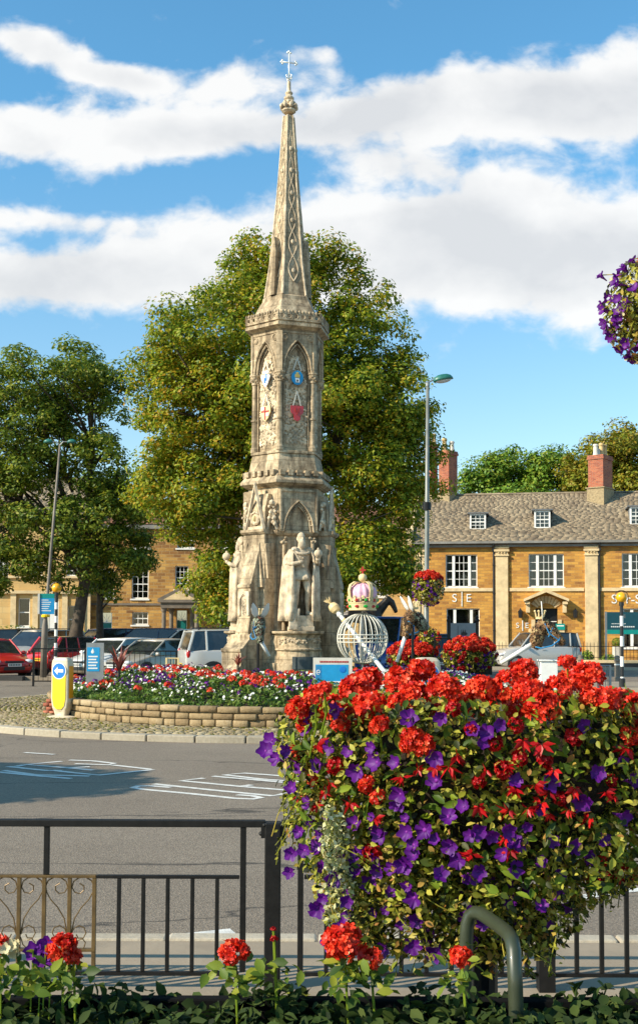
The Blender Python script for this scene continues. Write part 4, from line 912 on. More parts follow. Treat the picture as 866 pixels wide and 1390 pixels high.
# sceptre, leaning through the globe
A = P(447, 817, 26.9); B_ = P(517, 906, 26.2)
t = thing('giant_sceptre', 'long white and gold sceptre leaning through the wire globe', 'sceptre', (B_.x, B_.y, B_.z))
Dv = (A - B_); Ln = Dv.length; M = Dv.to_track_quat('Z', 'Y').to_matrix().to_4x4()
MB().lathe([(.05, -.35), (.05, Ln - .45), (.065, Ln - .44), (.065, Ln - .40), (.05, Ln - .39), (.05, Ln - .3), (0, Ln - .3)], 12, M=M).build('shaft', 'white_paint', t, smooth=False)
mb = MB().lathe([(.05, Ln - .62), (.062, Ln - .61), (.062, Ln - .57), (.05, Ln - .56)], 12, M=M); mb.lathe([(.02, Ln - .36), (.10, Ln - .30), (.128, Ln - .20), (.10, Ln - .10), (.03, Ln - .06)], 16, M=M)
for k in range(4):
    t_ = k * math.pi / 2; c, s_ = math.cos(t_), math.sin(t_)
    mb.add([M @ Vector(p) for p in ((0, 0, Ln - .08), (.10 * c + .05 * s_, .10 * s_ - .05 * c, Ln + .10), (.06 * c, .06 * s_, Ln + .06), (.10 * c - .05 * s_, .10 * s_ + .05 * c, Ln + .10))] + [M @ Vector((0, 0, Ln + .02))], [(0, 1, 2), (0, 2, 3), (1, 4, 2), (2, 4, 3), (0, 4, 1), (0, 3, 4)])
mb.build('gold_head', 'cream_gold', t)

# ------------------------------------------------------------------ planted hobby horses
def hobby_horse(px, py, Y, rz, label, s=1.0, pole=((-.16, 0, -.18), (-.62, 0, -.62)), palette=('succulent', 'bark_plants'), post=None, pitch=0, crown_off=(-.08, .42)):
    o = P(px, py, Y); t = thing('hobby_horse_head', label, 'horse head sculpture', o, rz, 'planted horse heads on poles')
    t.scale = (s,) * 3
    Rp = Matrix.Rotation(R_(pitch), 4, 'Y')
    b = MB(); b.tube([Vector(q) for q in ((.0, 0, .26), (.06, 0, .20), (.16, 0, .08), (.28, 0, -.08), (.35, 0, -.17), (.37, 0, -.21))], [.10, .135, .125, .085, .08, .055], 10)
    b.tube([Vector(q) for q in ((.02, 0, .22), (-.10, 0, .08), (-.17, 0, -.10), (-.17, 0, -.22))], [.11, .155, .14, .08], 10)
    b.tf(Rp); hd = b.build('head', 'soil', t); remesh(hd, .03, 2)
    bp = []
    for (seg, rad, cnt, which) in ((((.0, 0, .26), (.06, 0, .20), (.16, 0, .08), (.28, 0, -.08), (.36, 0, -.19)), (.10, .135, .125, .085, .07), 620, 0), (((.02, 0, .22), (-.10, 0, .08), (-.17, 0, -.10), (-.17, 0, -.22)), (.11, .155, .14, .09), 620, 1)):
        seg = np.array(seg, float); tt = rng.uniform(0, len(seg) - 1, cnt); i = np.minimum(tt.astype(int), len(seg) - 2); f_ = (tt - i)[:, None]
        p = seg[i] * (1 - f_) + seg[i + 1] * f_; r = np.interp(tt, range(len(seg)), rad); d = unit(cnt); d[:, 1] *= 1.1
        q = p + d * r[:, None] * .98; q = q @ np.array(Rp.to_3x3()).T; d = d @ np.array(Rp.to_3x3()).T
        mesh_np('planted_coat', *stamp([(0, 0, .1), (.5, 0, .3), (.15, .15, 0), (0, .5, .3), (-.15, .15, 0), (-.5, 0, .3), (-.15, -.15, 0), (0, -.5, .3), (.15, -.15, 0)], [(0, 1, 2), (0, 2, 3), (0, 3, 4), (0, 4, 5), (0, 5, 6), (0, 6, 7), (0, 7, 8), (0, 8, 1)], q, d, rng.uniform(.05, .10, cnt)), palette[which], t)
    for s_ in (-1, 1):
        mb = MB(); bs = Rp @ Vector((.0, s_ * .09, .30)); tp = Rp @ Vector((.02, s_ * .20, .72)); pts = []
        for f_, wd in ((0, .04), (.3, .09), (.65, .08), (.9, .04), (1, .008)): pts.append((bs.lerp(tp, f_), wd))
        rings = [[c + Vector((.018 * math.cos(q) + (.02 if math.cos(q) < 0 else 0), wd * math.sin(q), 0)) for q in np.linspace(0, 2 * math.pi, 9)[:-1]] for c, wd in pts]
        mb.loft(rings).build('ear', 'white_paint', t, smooth=True)
    mb = MB().tube([Rp @ Vector(q) for q in ((.20, -.135, .12), (.22, 0, .15), (.20, .135, .12), (.10, .10, -.05), (.10, -.10, -.05), (.20, -.135, .12))], .014, 6)
    mb.tube([Rp @ Vector(q) for q in ((.33, -.09, -.10), (.33, .09, -.10), (.28, .09, -.2), (.28, -.09, -.2), (.33, -.09, -.10))], .014, 6)
    mb.tube([Rp @ Vector(q) for q in ((.32, -.10, -.14), (.15, -.16, -.25), (-.08, -.18, -.28), (-.2, -.14, -.24))], .016, 6)
    mb.tube([Rp @ Vector(q) for q in ((.05, -.14, .24), (.12, -.15, .02), (.30, -.10, -.14))], .014, 6)
    mb.build('bridle', 'ribbon_blue', t)
    mb = MB().tube(pole, [.055, .04], 10); mb.build('pole', 'white_paint', t, smooth=True)
    mb = MB(); Mc = Matrix.Translation((crown_off[0], 0, crown_off[1]))
    mb.lathe([(.08, -.08), (.09, -.08), (.09, -.03), (.08, -.03)], 12, M=Mc)
    for k in range(7):
        a = k * 2 * math.pi / 7; mb.tube([Mc @ Vector((.085 * math.cos(a), .085 * math.sin(a), -.03)), Mc @ Vector((.11 * math.cos(a), .11 * math.sin(a), .08))], [.02, .012], 5); mb.ball(Mc @ Vector((.115 * math.cos(a), .115 * math.sin(a), .09)), .025, 6, 5)
    mb.build('crown', 'cream_gold', t)
    if post: MB().tube(post, .035, 8).build('post', 'black_worn', t)
    return t
hobby_horse(351, 853, 25.9, R_(-78), 'grey green planted horse head with white ears in front of the monument base', .88, ((.1, -.02, -.2), (.12, .26, -.72)), ('succulent', 'succulent'), ((-.05, 0, -.2), (-.05, 0, -1.2)), 25, (.0, .40))
hobby_horse(563, 846, 26.6, R_(205), 'green and rust planted horse head facing left beside the wire globe', .95, ((.22, 0, -.2), (.50, 0, -.95)), ('bark_plants', 'succulent'), ((.12, .1, -.2), (.12, .1, -1.3)), 22, (.0, .42))
hobby_horse(738, 862, 26.6, R_(-12), 'brown planted horse head with pale crown before the pedimented doorway', 1.08, ((-.24, 0, -.20), (-.92, 0, -.62)), ('bark_plants', 'bark_plants'), None, -6, (-.08, .42))
t = thing('white_plinth', 'white box stand below the brown planted horse head', 'stand', P(744, 935, 26.9) * Vector((1, 1, 0)) + Vector((0, 0, .6)))
MB().box(-.2, .2, -.15, .15, 0, P(744, 898, 26.9).z - .6).build('box', 'white_paint', t, bevel=.01); MB().box(-.23, .23, -.18, .18, P(744, 898, 26.9).z - .598, P(744, 898, 26.9).z - .56).build('top', 'white_paint', t, bevel=.01)

# ------------------------------------------------------------------ bronze rider far behind the crown
eo = P(492, 900, 50); t = thing('equestrian_statue', 'dark bronze horse and rider statue behind the jewelled crown', 'statue', (eo.x, eo.y, .15)); S_ = 1.22
MB().box(-1.5, 1.5, -.6, .6, 0, .98).build('plinth', 'dressed_stone', t, bevel=.03)
b = MB()
def T2(*p): b.tube([Vector(q[:3]) * S_ + Vector((0, 0, 1.0)) for q in p], [q[3] * S_ for q in p], 10)
T2((-.75, 0, 1.25, .18), (-.5, 0, 1.28, .30), (0, 0, 1.2, .28), (.45, 0, 1.25, .30), (.6, 0, 1.35, .22))
T2((.5, 0, 1.35, .24), (.75, 0, 1.6, .17), (.92, 0, 1.82, .13)); T2((.86, 0, 1.86, .12), (1.05, 0, 1.70, .12), (1.18, 0, 1.42, .085), (1.2, 0, 1.32, .07))
for s_ in (-1, 1):
    T2((.85, s_ * .06, 1.9, .04), (.84, s_ * .08, 2.06, .012)); T2((.5, s_ * .16, 1.15, .14), (.55, s_ * .16, .75, .075), (.52, s_ * .16, .42, .045), (.52, s_ * .16, .1, .05), (.55, s_ * .16, .03, .065))
    T2((-.6, s_ * .16, 1.2, .20), (-.55, s_ * .17, .85, .12), (-.75, s_ * .17, .55, .06), (-.68, s_ * .17, .1, .045), (-.65, s_ * .17, .03, .065))
T2((-.85, 0, 1.35, .06), (-1.0, 0, 1.1, .08), (-1.0, 0, .6, .05))
o = b.build('horse', 'bronze', t); remesh(o, .045, 3)
b = MB(); T2((-.05, 0, 1.45, .2), (-.05, 0, 1.75, .14), (-.05, 0, 2.02, .17), (-.05, 0, 2.15, .07)); b.ball(Vector((-.05, 0, 2.32)) * S_ + Vector((0, 0, 1)), (.12 * S_, .11 * S_, .15 * S_))
for s_ in (-1, 1): T2((-.05, s_ * .15, 1.5, .12), (.2, s_ * .3, 1.25, .10), (.08, s_ * .32, .8, .06), (.2, s_ * .32, .74, .05)); T2((-.05, s_ * .18, 2.05, .06), (.05, s_ * .26, 1.8, .05), (.3, s_ * .12, 1.7, .04))
T2((-.1, 0, 2.1, .12), (-.4, 0, 1.8, .10), (-.65, 0, 1.5, .08))
o = b.build('rider', 'bronze', t); remesh(o, .04, 2)
# ================================================================== HOUSES
class Facade:
    """a house front: x along the wall, y into the house, z up"""
    def __init__(s, name, label, px0, Y0, deg, cat='house'):
        a = P(px0, 857, Y0); s.A = Vector((a.x, Y0, 0)); s.deg = deg; s.c, s.s = math.cos(R_(deg)), math.sin(R_(deg))
        s.root = thing(name, label, cat, s.A, -R_(deg))
    def u(s, px, v=0.0):
        d = P(px, 857, 1.0); t = d.x
        # A + u*(c,-s) + v*(s,c) ; X/Y = t
        ax, ay = s.A.x + v * s.s, s.A.y + v * s.c
        return (t * ay - ax) / (s.c + t * s.s)
    def z(s, px, py, v=0.0):
        u = s.u(px, v); Y = s.A.y + v * s.c - u * s.s; return P(px, py, Y).z
def wall(fc, mat, u0, u1, z0, z1, ops, depth=.22, name='wall', v=0.0, parent=None):
    us = sorted({u0, u1, *[q for o in ops for q in (o[0], o[1])]}); zs = sorted({z0, z1, *[q for o in ops for q in (o[2], o[3])]})
    mb = MB()
    inside = lambda x, z: any(o[0] < x < o[1] and o[2] < z < o[3] for o in ops)
    for i in range(len(us) - 1):
        j = 0
        while j < len(zs) - 1:
            if inside((us[i] + us[i + 1]) / 2, (zs[j] + zs[j + 1]) / 2): j += 1; continue
            k = j
            while k < len(zs) - 1 and not inside((us[i] + us[i + 1]) / 2, (zs[k] + zs[k + 1]) / 2): k += 1
            a, b, c, d = us[i], us[i + 1], zs[j], zs[k]
            mb.add([(a, v, c), (b, v, c), (b, v, d), (a, v, d)], [(0, 1, 2, 3)]); j = k
    for a, b, c, d in [o[:4] for o in ops]:
        mb.add([(a, v, c), (b, v, c), (b, v, d), (a, v, d), (a, v + depth, c), (b, v + depth, c), (b, v + depth, d), (a, v + depth, d)], [(0, 1, 5, 4), (1, 2, 6, 5), (2, 3, 7, 6), (3, 0, 4, 7)])
    me = bpy.data.meshes.new(name); me.from_pydata(mb.v, [], mb.f); me.materials.append(MA[mat]); return link(name, me, parent or fc.root)
def window(fc, a, b, c, d, cols=3, rows=4, split=None, v=.10, curtain=.3, sill=True, blind=0, meeting=True, parent=None):
    """sash window set in its opening; split = positions of thick mullions as fractions"""
    w = MB(); fw = .055
    w.box(a, a + fw, v, v + .07, c, d); w.box(b - fw, b, v, v + .07, c, d); w.box(a + fw, b - fw, v, v + .07, d - fw, d); w.box(a + fw, b - fw, v, v + .07, c, c + fw * 1.3)
    edges = [a + fw] + [a + (b - a) * q for q in (split or [])] + [b - fw]
    for i, q in enumerate(edges[1:-1]): w.box(q - .075, q + .075, v - .02, v + .08, c + fw, d - fw)
    for i in range(len(edges) - 1):
        l = edges[i] + (.075 if i else 0); r = edges[i + 1] - (.075 if i < len(edges) - 2 else 0)
        n = cols[i] if hasattr(cols, '__len__') else cols
        for k in range(1, n): x = l + (r - l) * k / n; w.box(x - .013, x + .013, v + .012, v + .05, c + fw, d - fw)
        for k in range(1, rows):
            z = c + (d - c) * k / rows; th = .028 if (meeting and k == rows // 2) else .013; w.box(l, r, v + .014, v + .052, z - th, z + th)
    wo = w.build('window', 'white_paint', parent or fc.root)
    MB().box(a + fw * .6, b - fw * .6, v + .034, v + .038, c + fw * .6, d - fw * .6).build('pane', 'glass', wo)
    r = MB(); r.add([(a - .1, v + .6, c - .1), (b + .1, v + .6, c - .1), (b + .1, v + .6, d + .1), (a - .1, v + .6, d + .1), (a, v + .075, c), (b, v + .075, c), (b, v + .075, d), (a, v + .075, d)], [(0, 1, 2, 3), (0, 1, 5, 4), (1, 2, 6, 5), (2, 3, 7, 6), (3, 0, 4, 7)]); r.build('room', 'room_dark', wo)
    if curtain:
        q = MB(); W = (b - a) * curtain
        for l, rr in ((a + .03, a + .03 + W), (b - .03 - W, b - .03)):
            n = 24; vs = [(l + (rr - l) * i / n, v + .16 + .03 * math.sin(i * 1.7), z) for z in (c, d) for i in range(n + 1)]
            q.add(vs, [(i, i + 1, n + 2 + i, n + 1 + i) for i in range(n)])
        q.build('curtain', 'curtain', wo)
    if blind: MB().box(a + .06, b - .06, v + .10, v + .12, d - (d - c) * blind, d - .05).build('blind', 'curtain', wo)
    if sill: MB().box(a - .07, b + .07, -.06, v + .01, c - .09, c - .003).build('sill', 'white_paint', wo, bevel=.008)
    return wo
SLT = ([(-.5, -.5, -.5), (.5, -.5, -.5), (.5, .5, -.5), (-.5, .5, -.5), (-.49, -.5, .5), (.49, -.5, .5), (.49, .5, .5), (-.49, .5, .5)], BOXT[1])
SLT = (SLT[0], [(0, 3, 2, 1), (4, 5, 6, 7), (0, 1, 5, 4), (1, 2, 6, 5), (2, 3, 7, 6), (3, 0, 4, 7)])
def slates(parent, u0, u1, v0, z0, v1, z1, mat, w_=.34, g=.20, name='roof', wav=.03):
    Ls = math.hypot(v1 - v0, z1 - z0); th = math.atan2(z1 - z0, v1 - v0); rows = int(Ls / g); pos = []; scl = []; Fs = []
    for r in range(rows + 1):
        s_ = min(r * g, Ls - .02); gw = w_ * (1.25 - .5 * r / rows); x = u0 + (.5 * gw if r % 2 else 0) * 1.0
        while x < u1:
            ww = gw * rng.uniform(.75, 1.2); ww = min(ww, u1 - x + .02)
            if ww > .05:
                c = x + ww / 2; t_ = th + rng.normal(0, .006) - .03; rl = rng.normal(0, .004)
                hh = .035 + rng.uniform(-.002, .003) + wav * math.sin(c * .5 + r * .1) * .5
                pos.append((c, v0 + (s_ + .12) * math.cos(th) - hh * math.sin(th), z0 + (s_ + .12) * math.sin(th) + hh * math.cos(th)))
                scl.append((ww - .005, g * 1.5, .009))
                Fs.append([[1, 0, -rl], [rl * math.cos(t_), math.cos(t_), -math.sin(t_)], [rl, math.sin(t_), math.cos(t_)]])
            x += ww
    o = mesh_np(name, *stamp(*SLT, pos, np.zeros((len(pos), 3)), np.array(scl), F=np.array(Fs)), mat, parent)
    MB().add([(u0, v0, z0 - .02), (u1, v0, z0 - .02), (u1, v1, z1 - .02), (u0, v1, z1 - .02)], [(0, 1, 2, 3)]).build('roof_underlay', 'lead', parent)
    return o

# ---------------------------------------------------------------- right-hand terrace
RBd = Facade('ironstone_terrace', 'golden ironstone terrace with pale pilasters and grey stone slate roof', 562, 62, 10)
u, zf = RBd.u, RBd.z; UE = u(1010); EV = zf(700, 737); BZ = .15
wins1 = [(u(605), u(648)), (u(718), u(766)), (u(845), u(892))]; zt1, zb1 = zf(740, 752), zf(740, 797)
gw = [(u(606), u(651)), (u(846), u(894))]; gt, gb = zf(628, 826), zf(628, 878)
dr = (u(727), u(757)); dt = zf(740, 826)
wg = [(q[0], q[1], gb, gt) for q in gw]
far = [(u(930), u(975), zb1, zt1), (u(930), u(975), gb, gt)]
wall(RBd, 'ironstone', 0, UE, BZ, EV, [(a, b, zb1, zt1) for a, b in wins1] + wg + far + [(dr[0], dr[1], BZ + .3, dt)])
for (a, b) in wins1: window(RBd, a, b, zb1, zt1, cols=[1, 3, 1], rows=4, split=[.25, .75], curtain=.30 if a == wins1[1][0] else .16)
for q in wg: window(RBd, *q, cols=[1, 1, 1], rows=2 if q[0] > 8 else 1, split=[.25, .75], curtain=0, meeting=False)
for q in far: window(RBd, *q, cols=[1, 2, 1], rows=4, split=[.25, .75], curtain=.2)
mb = MB().box(0, UE, 6.2, 6.3, BZ, EV); mb.box(-.01, .2, .02, 6.2, BZ, EV); mb.box(UE - .2, UE, .02, 6.2, BZ, EV); mb.build('rear_wall', 'ironstone', RBd.root)
for a_, b_ in ((563, 577), (673, 690), (794.5, 812), (905, 922)):
    a, b = u(a_), u(b_); mb = MB(); zc1, zc2 = zf(700, 744), zf(700, 754)
    mb.box(a, b, -.14, -.002, BZ, EV - .15); mb.box(a - .07, b + .07, -.22, -.142, zf(700, 749), zf(700, 746)); mb.box(a - .05, b + .05, -.20, -.143, zf(700, 755), zf(700, 753)); mb.box(a - .06, b + .06, -.20, -.142, EV - .3, EV - .15); mb.box(a - .08, b + .08, -.24, -.143, BZ, BZ + .35)
    for k in range(3): mb.ball(((a + b) / 2 + (k - 1) * .16, -.18, zf(700, 750.5)), .045, 6, 5)
    mb.build('pilaster', 'dressed_stone', RBd.root, bevel=.01)
mb = MB()
segs = [(u(577) + .05, u(673) - .05), (u(690) + .05, u(794.5) - .05), (u(812) + .05, u(905) - .05)]
for a, b in segs: mb.box(a, b, -.07, -.003, zf(650, 803), zf(650, 798.5))
mb.build('string_course', 'dressed_stone', RBd.root, bevel=.01)
mb = MB().box(-.1, UE, -.42, -.30, EV - .04, EV + .08); mb.box(-.1, UE, -.30, .0, EV - .06, EV - .02); mb.box(-.1, UE, -.20, -.003, EV - .22, EV - .10); mb.build('gutter', 'gutter_grey', RBd.root)
for p_, q in ((571.5, .55), (670.5, .6), (814, .6), (924, .6)):
    x = u(p_); mb = MB().tube([(x, -.34, EV), (x, -.32, EV - .12), (x, -.10, EV - .35), (x, -.10, BZ)], .055, 8); mb.box(x - .09, x + .09, -.19, -.02, EV - .45, EV - .3)
    for z in (2, 4, 5.5): mb.box(x - .07, x + .07, -.17, -.03, z, z + .05)
    mb.build('downpipe', 'trim_black', RBd.root)
# roof
RV = 4.6; RZ = zf(618, 672.5, RV); RZ = max(RZ, EV + 2.8)
rl = slates(RBd.root, -.1, UE, -.40, EV + .03, RV, RZ, 'slate', .33, .145); tag(rl, kind='stuff') if False else None
MB().add([(-.1, RV, RZ), (UE, RV, RZ), (UE, RV * 2 + .2, EV), (-.1, RV * 2 + .2, EV)], [(0, 1, 2, 3)]).build('rear_roof', 'lead', RBd.root)
mb = MB(); x = -.1
while x < UE: ln = random.uniform(.35, .5); mb.add([(x, RV - .14, RZ + .0), (x + ln - .01, RV - .14, RZ + .0), (x + ln - .01, RV, RZ + .1 + random.uniform(-.01, .02)), (x, RV, RZ + .1), (x + ln - .01, RV + .14, RZ), (x, RV + .14, RZ)], [(0, 1, 2, 3), (3, 2, 4, 5)]); x += ln
mb.build('ridge_stones', 'slate', RBd.root)
slope = (RZ - EV) / (RV + .40)
def on_roof(px, py):      # v on the slope that projects to this pixel
    lo, hi = -.4, RV
    for _ in range(40):
        m_ = (lo + hi) / 2
        if RBd.z(px, py, m_) > EV + slope * (m_ + .4): lo = m_
        else: hi = m_
    return m_
def dormer(pa, pb, pt, pb_):
    v = on_roof((pa + pb) / 2, pb_) ; a, b = u(pa, v), u(pb, v); zb, zt = zf(pa, pb_, v), zf(pa, pt, v); ve = v + (zt - zb) / slope + .25
    d = MB(); d.box(a, a + .09, v - .02, v + .08, zb, zt); d.box(b - .09, b, v - .02, v + .08, zb, zt); d.box(a + .09, b - .09, v - .02, v + .08, zt - .09, zt); d.box(a + .09, b - .09, v - .04, v + .08, zb, zb + .08)
    dm = d.build('dormer', 'white_paint', RBd.root)
    q = MB()
    for k in (1, 2): x = a + .09 + (b - a - .18) * k / 3; q.box(x - .014, x + .014, v, v + .04, zb + .08, zt - .09)
    for k in (1, 2, 3): z = zb + .08 + (zt - zb - .17) * k / 4; q.box(a + .09, b - .09, v + .002, v + .042, z - (.03 if k == 2 else .013), z + (.03 if k == 2 else .013))
    q.build('glazing_bars', 'white_paint', dm); MB().box(a + .08, b - .08, v + .045, v + .05, zb + .06, zt - .08).build('pane', 'glass', dm)
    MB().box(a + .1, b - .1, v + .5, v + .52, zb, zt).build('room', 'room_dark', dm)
    c = MB()
    for x0 in (a + .1, b - .1 - (b - a) * .25): c.box(x0, x0 + (b - a) * .25, v + .12, v + .13, zb + .1, zt - .1)
    c.build('curtain', 'curtain', dm)
    c = MB()
    for x in (a + .01, b - .03): c.add([(x + k, *p) for k in (0, .02) for p in ((v + .08, zb - .05), (v + .08, zt), (ve, zt), )], [(0, 1, 2), (3, 5, 4), (0, 3, 4, 1), (1, 4, 5, 2), (2, 5, 3, 0)])
    c.box(a - .12, b + .14, v - .12, ve, zt + .002, zt + .07); c.build('cheeks_and_top', 'lead', dm)
dormer(638, 660, 697.5, 719.5); dormer(726, 748, 693, 717.5); dormer(856.5, 879, 688, 713)
# chimneys
def chimney(fc, pa, pb, pt, pm, pbase, v, dep, pots, mat='redbrick', base='mortar_stone', name='chimney'):
    a, b = fc.u(pa, v), fc.u(pb, v); zt, zm, zb = fc.z(pa, pt, v), fc.z(pa, pm, v), fc.z(pa, pbase, v) - .3
    wc = (b - a); cx, cy = (a + b) / 2, v + dep / 2; a, b, v = -wc / 2, wc / 2, -dep / 2
    m_ = MB().box(a, b, v, v + dep, zm, zt - .25); m_.box(a - .05, b + .05, v - .05, v + dep + .05, zt - .248, zt - .1); m_.box(a - .02, b + .02, v - .02, v + dep + .02, zt - .098, zt)
    ch = m_.build(name, mat, fc.root); ch.location = (cx, cy, 0); ch.rotation_euler = (0, 0, R_(-38 + fc.deg))
    m_ = MB().box(a - .06, b + .06, v - .06, v + dep + .06, zb, zm - .06); m_.box(a - .12, b + .12, v - .12, v + dep + .12, zm - .058, zm - .002); m_.build('base', base, ch)
    for i, (f, g, h, mt) in enumerate(pots):
        m_ = MB().lathe([(.17, 0), (.15, .05), (.125, h * .8), (.16, h * .82), (.165, h * .92), (.14, h * .94), (.14, h), (.10, h), (.10, .3)], 14, (a + (b - a) * f, v + dep * g, zt)); m_.build('chimney_pot', mt, ch)
    return ch
v_ = on_roof(815, 686) ; chimney(RBd, 806.5, 829, 617, 661, 688, v_ + .1, 1.25, [(.45, .12, .62, 'pot_white'), (.4, .4, .4, 'pot_white'), (.5, .65, .75, 'pot_buff'), (.55, .9, .72, 'pot_buff')])
chimney(RBd, 600, 616, 611, 668, 690, 4.0, .95, [(.3, .3, .75, 'pot_buff'), (.7, .7, .6, 'pot_white')]); chimney(RBd, 580, 590, 601, 668, 700, 4.3, .7, [(.3, .3, .7, 'pot_buff'), (.7, .7, .6, 'pot_buff')])
# gable coping at the left end
mb = MB(); mb.add([(x, v, z) for x in (-.42, -.08) for v, z in ((-.5, EV - .1), (-.5, EV + .75), (.35, EV + .75), (RV, RZ + .42), (RV + .3, RZ + .42), (RV + .3, EV))], [(0, 1, 2, 3, 4, 5), (11, 10, 9, 8, 7, 6)] + [(i, (i + 1) % 6, 6 + (i + 1) % 6, 6 + i) for i in range(6)])
mb.build('gable_coping', 'dressed_stone', RBd.root)
# doorcase with open pediment
a, b = u(711), u(772); c = (a + b) / 2; zp0, zp1 = zf(740, 816), zf(740, 803); mb = MB()
w2 = (b - a) / 2
for s_ in (-1, 1):
    mb.add([(c, -.62, zp1 + .12), (c + s_ * w2, -.62, zp0 + .1), (c + s_ * w2, -.62, zp0 - .04), (c, -.62, zp1 - .06), (c, -.003, zp1 + .12), (c + s_ * w2, -.003, zp0 + .1), (c + s_ * w2, -.003, zp0 - .04), (c, -.003, zp1 - .06)], [(0, 1, 2, 3), (4, 7, 6, 5), (0, 4, 5, 1), (2, 6, 7, 3), (1, 5, 6, 2)])
    x0 = c + s_ * (w2 - .32); mb.box(min(x0, x0 + s_ * .26), max(x0, x0 + s_ * .26), -.52, -.004, zp0 - .18, zp0 - .042)
    mb.box(x0 - (.0 if s_ > 0 else .2), x0 + (.2 if s_ > 0 else 0), -.36, -.004, zp0 - .62, zp0 - .182)
mb.build('pediment', 'dressed_stone', RBd.root)
mb = MB(); ar = []
for q in range(9):
    t0, t1 = math.pi * (.18 + .64 * q / 9 + .006), math.pi * (.18 + .64 * (q + 1) / 9 - .006); r0, r1 = .55, .95; cz = dt - .28
    mb.add([(c + r * math.cos(t), y, cz + r * math.sin(t)) for y in (-.05, -.003) for r, t in ((r0, t0), (r1, t0), (r1, t1), (r0, t1))], [(0, 1, 2, 3), (7, 6, 5, 4), (0, 4, 5, 1), (1, 5, 6, 2), (2, 6, 7, 3), (3, 7, 4, 0)])
for s_ in (-1, 1):
    for k in range(5):
        x = dr[0] - .02 if s_ < 0 else dr[1] + .02; wd = .34 if k % 2 else .20; mb.box(min(x, x + s_ * wd), max(x, x + s_ * wd), -.06, -.003, BZ + .1 + .48 * k, BZ + .1 + .48 * k + .44)
mb.build('door_surround', 'dressed_stone', RBd.root, bevel=.01)
mb = MB().box(dr[0], dr[1], .25, .30, BZ + .2, dt); fd = mb.build('door', 'black_paint', RBd.root); MB().box(dr[0] + .05, dr[1] - .05, .20, .248, dt - .72, dt - .68).build('transom', 'white_paint', fd)
MB().box(dr[0] + .1, dr[0] + .45, .235, .249, BZ + 1.2, dt - .8).build('glazed_panel', 'glass', fd)
# lettering and lanterns on the wall
def letters(txt, px, py, size, fc=RBd, mat='white_paint', rootname='wall_lettering', label='', v=-.02):
    x, z = fc.u(px), fc.z(px, py); w_ = fc.root.matrix_basis
    loc = fc.A + Vector((fc.c * x + fc.s * v, -fc.s * x + fc.c * v, z)); t = thing(rootname, label, 'sign', loc, -R_(fc.deg))
    text_obj('letters', txt, size, mat, t, (0, 0, 0)); return t
def serif_SE(px, py, h, label):
    t = letters('S', px - 7 * h / .62, py, h, label=label); k = h
    text_obj('letters', 'E', k, 'white_paint', t, (k * 1.22, 0, 0)); MB().box(k * .6, k * .6 + .05, -.02, 0, -k * .7, k * .7).build('bar', 'white_paint', t)
serif_SE(624, 812.5, .62, 'white S|E lettering on the wall above the left ground floor window'); serif_SE(707, 849.5, .40, 'small white S|E lettering beside the pedimented doorway')
t = letters('S', 834, 814, .68, label='white shop name lettering on the wall above the teal board'); text_obj('letters', 'r-Sc', .68, 'white_paint', t, (u(864) - u(834), 0, 0))
for p_ in (706.5, 781):
    x, z = u(p_), zf(p_, 834); t = thing('wall_lantern', 'black wall lantern ' + ('left' if p_ < 740 else 'right') + ' of the pedimented doorway', 'lamp', RBd.A + Vector((RBd.c * x - RBd.s * .16, -RBd.s * x - RBd.c * .16, z)), -R_(10), 'black lanterns beside the doorway')
    mb = MB().lathe([(.06, -.2), (.10, -.18), (.13, .12), (.15, .14), (.04, .26), (.02, .32)], 6); mb.box(-.02, .02, 0, .15, .22, .26); mb.build('lantern', 'trim_black', t)
x, z = u(760.5), zf(760, 851); t = thing('door_plate', 'small pale teal plate on the right side of the doorway', 'sign', RBd.A + Vector((RBd.c * x - RBd.s * .09, -RBd.s * x - RBd.c * .09, z)), -R_(10))
MB().box(-.24, .24, -.01, .02, -.16, .16).build('plate', 'sign_green', t); MB().box(-.18, .18, -.014, -.0105, .02, .08).build('text_line', 'white_paint', t)
# teal board on two posts
pL, pR = 824, 866.5; bo = P(pL, 857, 57); t = thing('estate_board', 'dark teal S|E board on two grey posts before the terrace', 'sign', (bo.x, 57, .27), 0)
W = P(pR, 857, 57).x - bo.x; zt_, zb_ = P(pL, 831, 57).z - .27, P(pL, 861, 57).z - .27
MB().box(0, W, -.04, 0, zb_ + .22, zt_).build('panel', 'sign_teal', t); MB().box(0, W, -.04, 0, zb_, zb_ + .218).build('stripe', 'sign_green', t)
for x in (-.05, W + .05): MB().box(x - .05, x + .05, -.02, .06, 0, zt_ + .02).build('post', 'steel', t)
text_obj('letters', 'S|E', .24, 'gutter_grey', t, (W / 2, -.045, zt_ - .22), depth=.003)
mb = MB()
for k in range(9): mb.box(W * .14 + k * .08, W * .14 + k * .08 + .055, -.046, -.0405, zt_ - .60, zt_ - .565)
for k in range(12): mb.box(W * .12 + k * .1, W * .12 + k * .1 + .07, -.046, -.0405, zt_ - .76, zt_ - .70)
mb.build('small_print', 'white_paint', t)

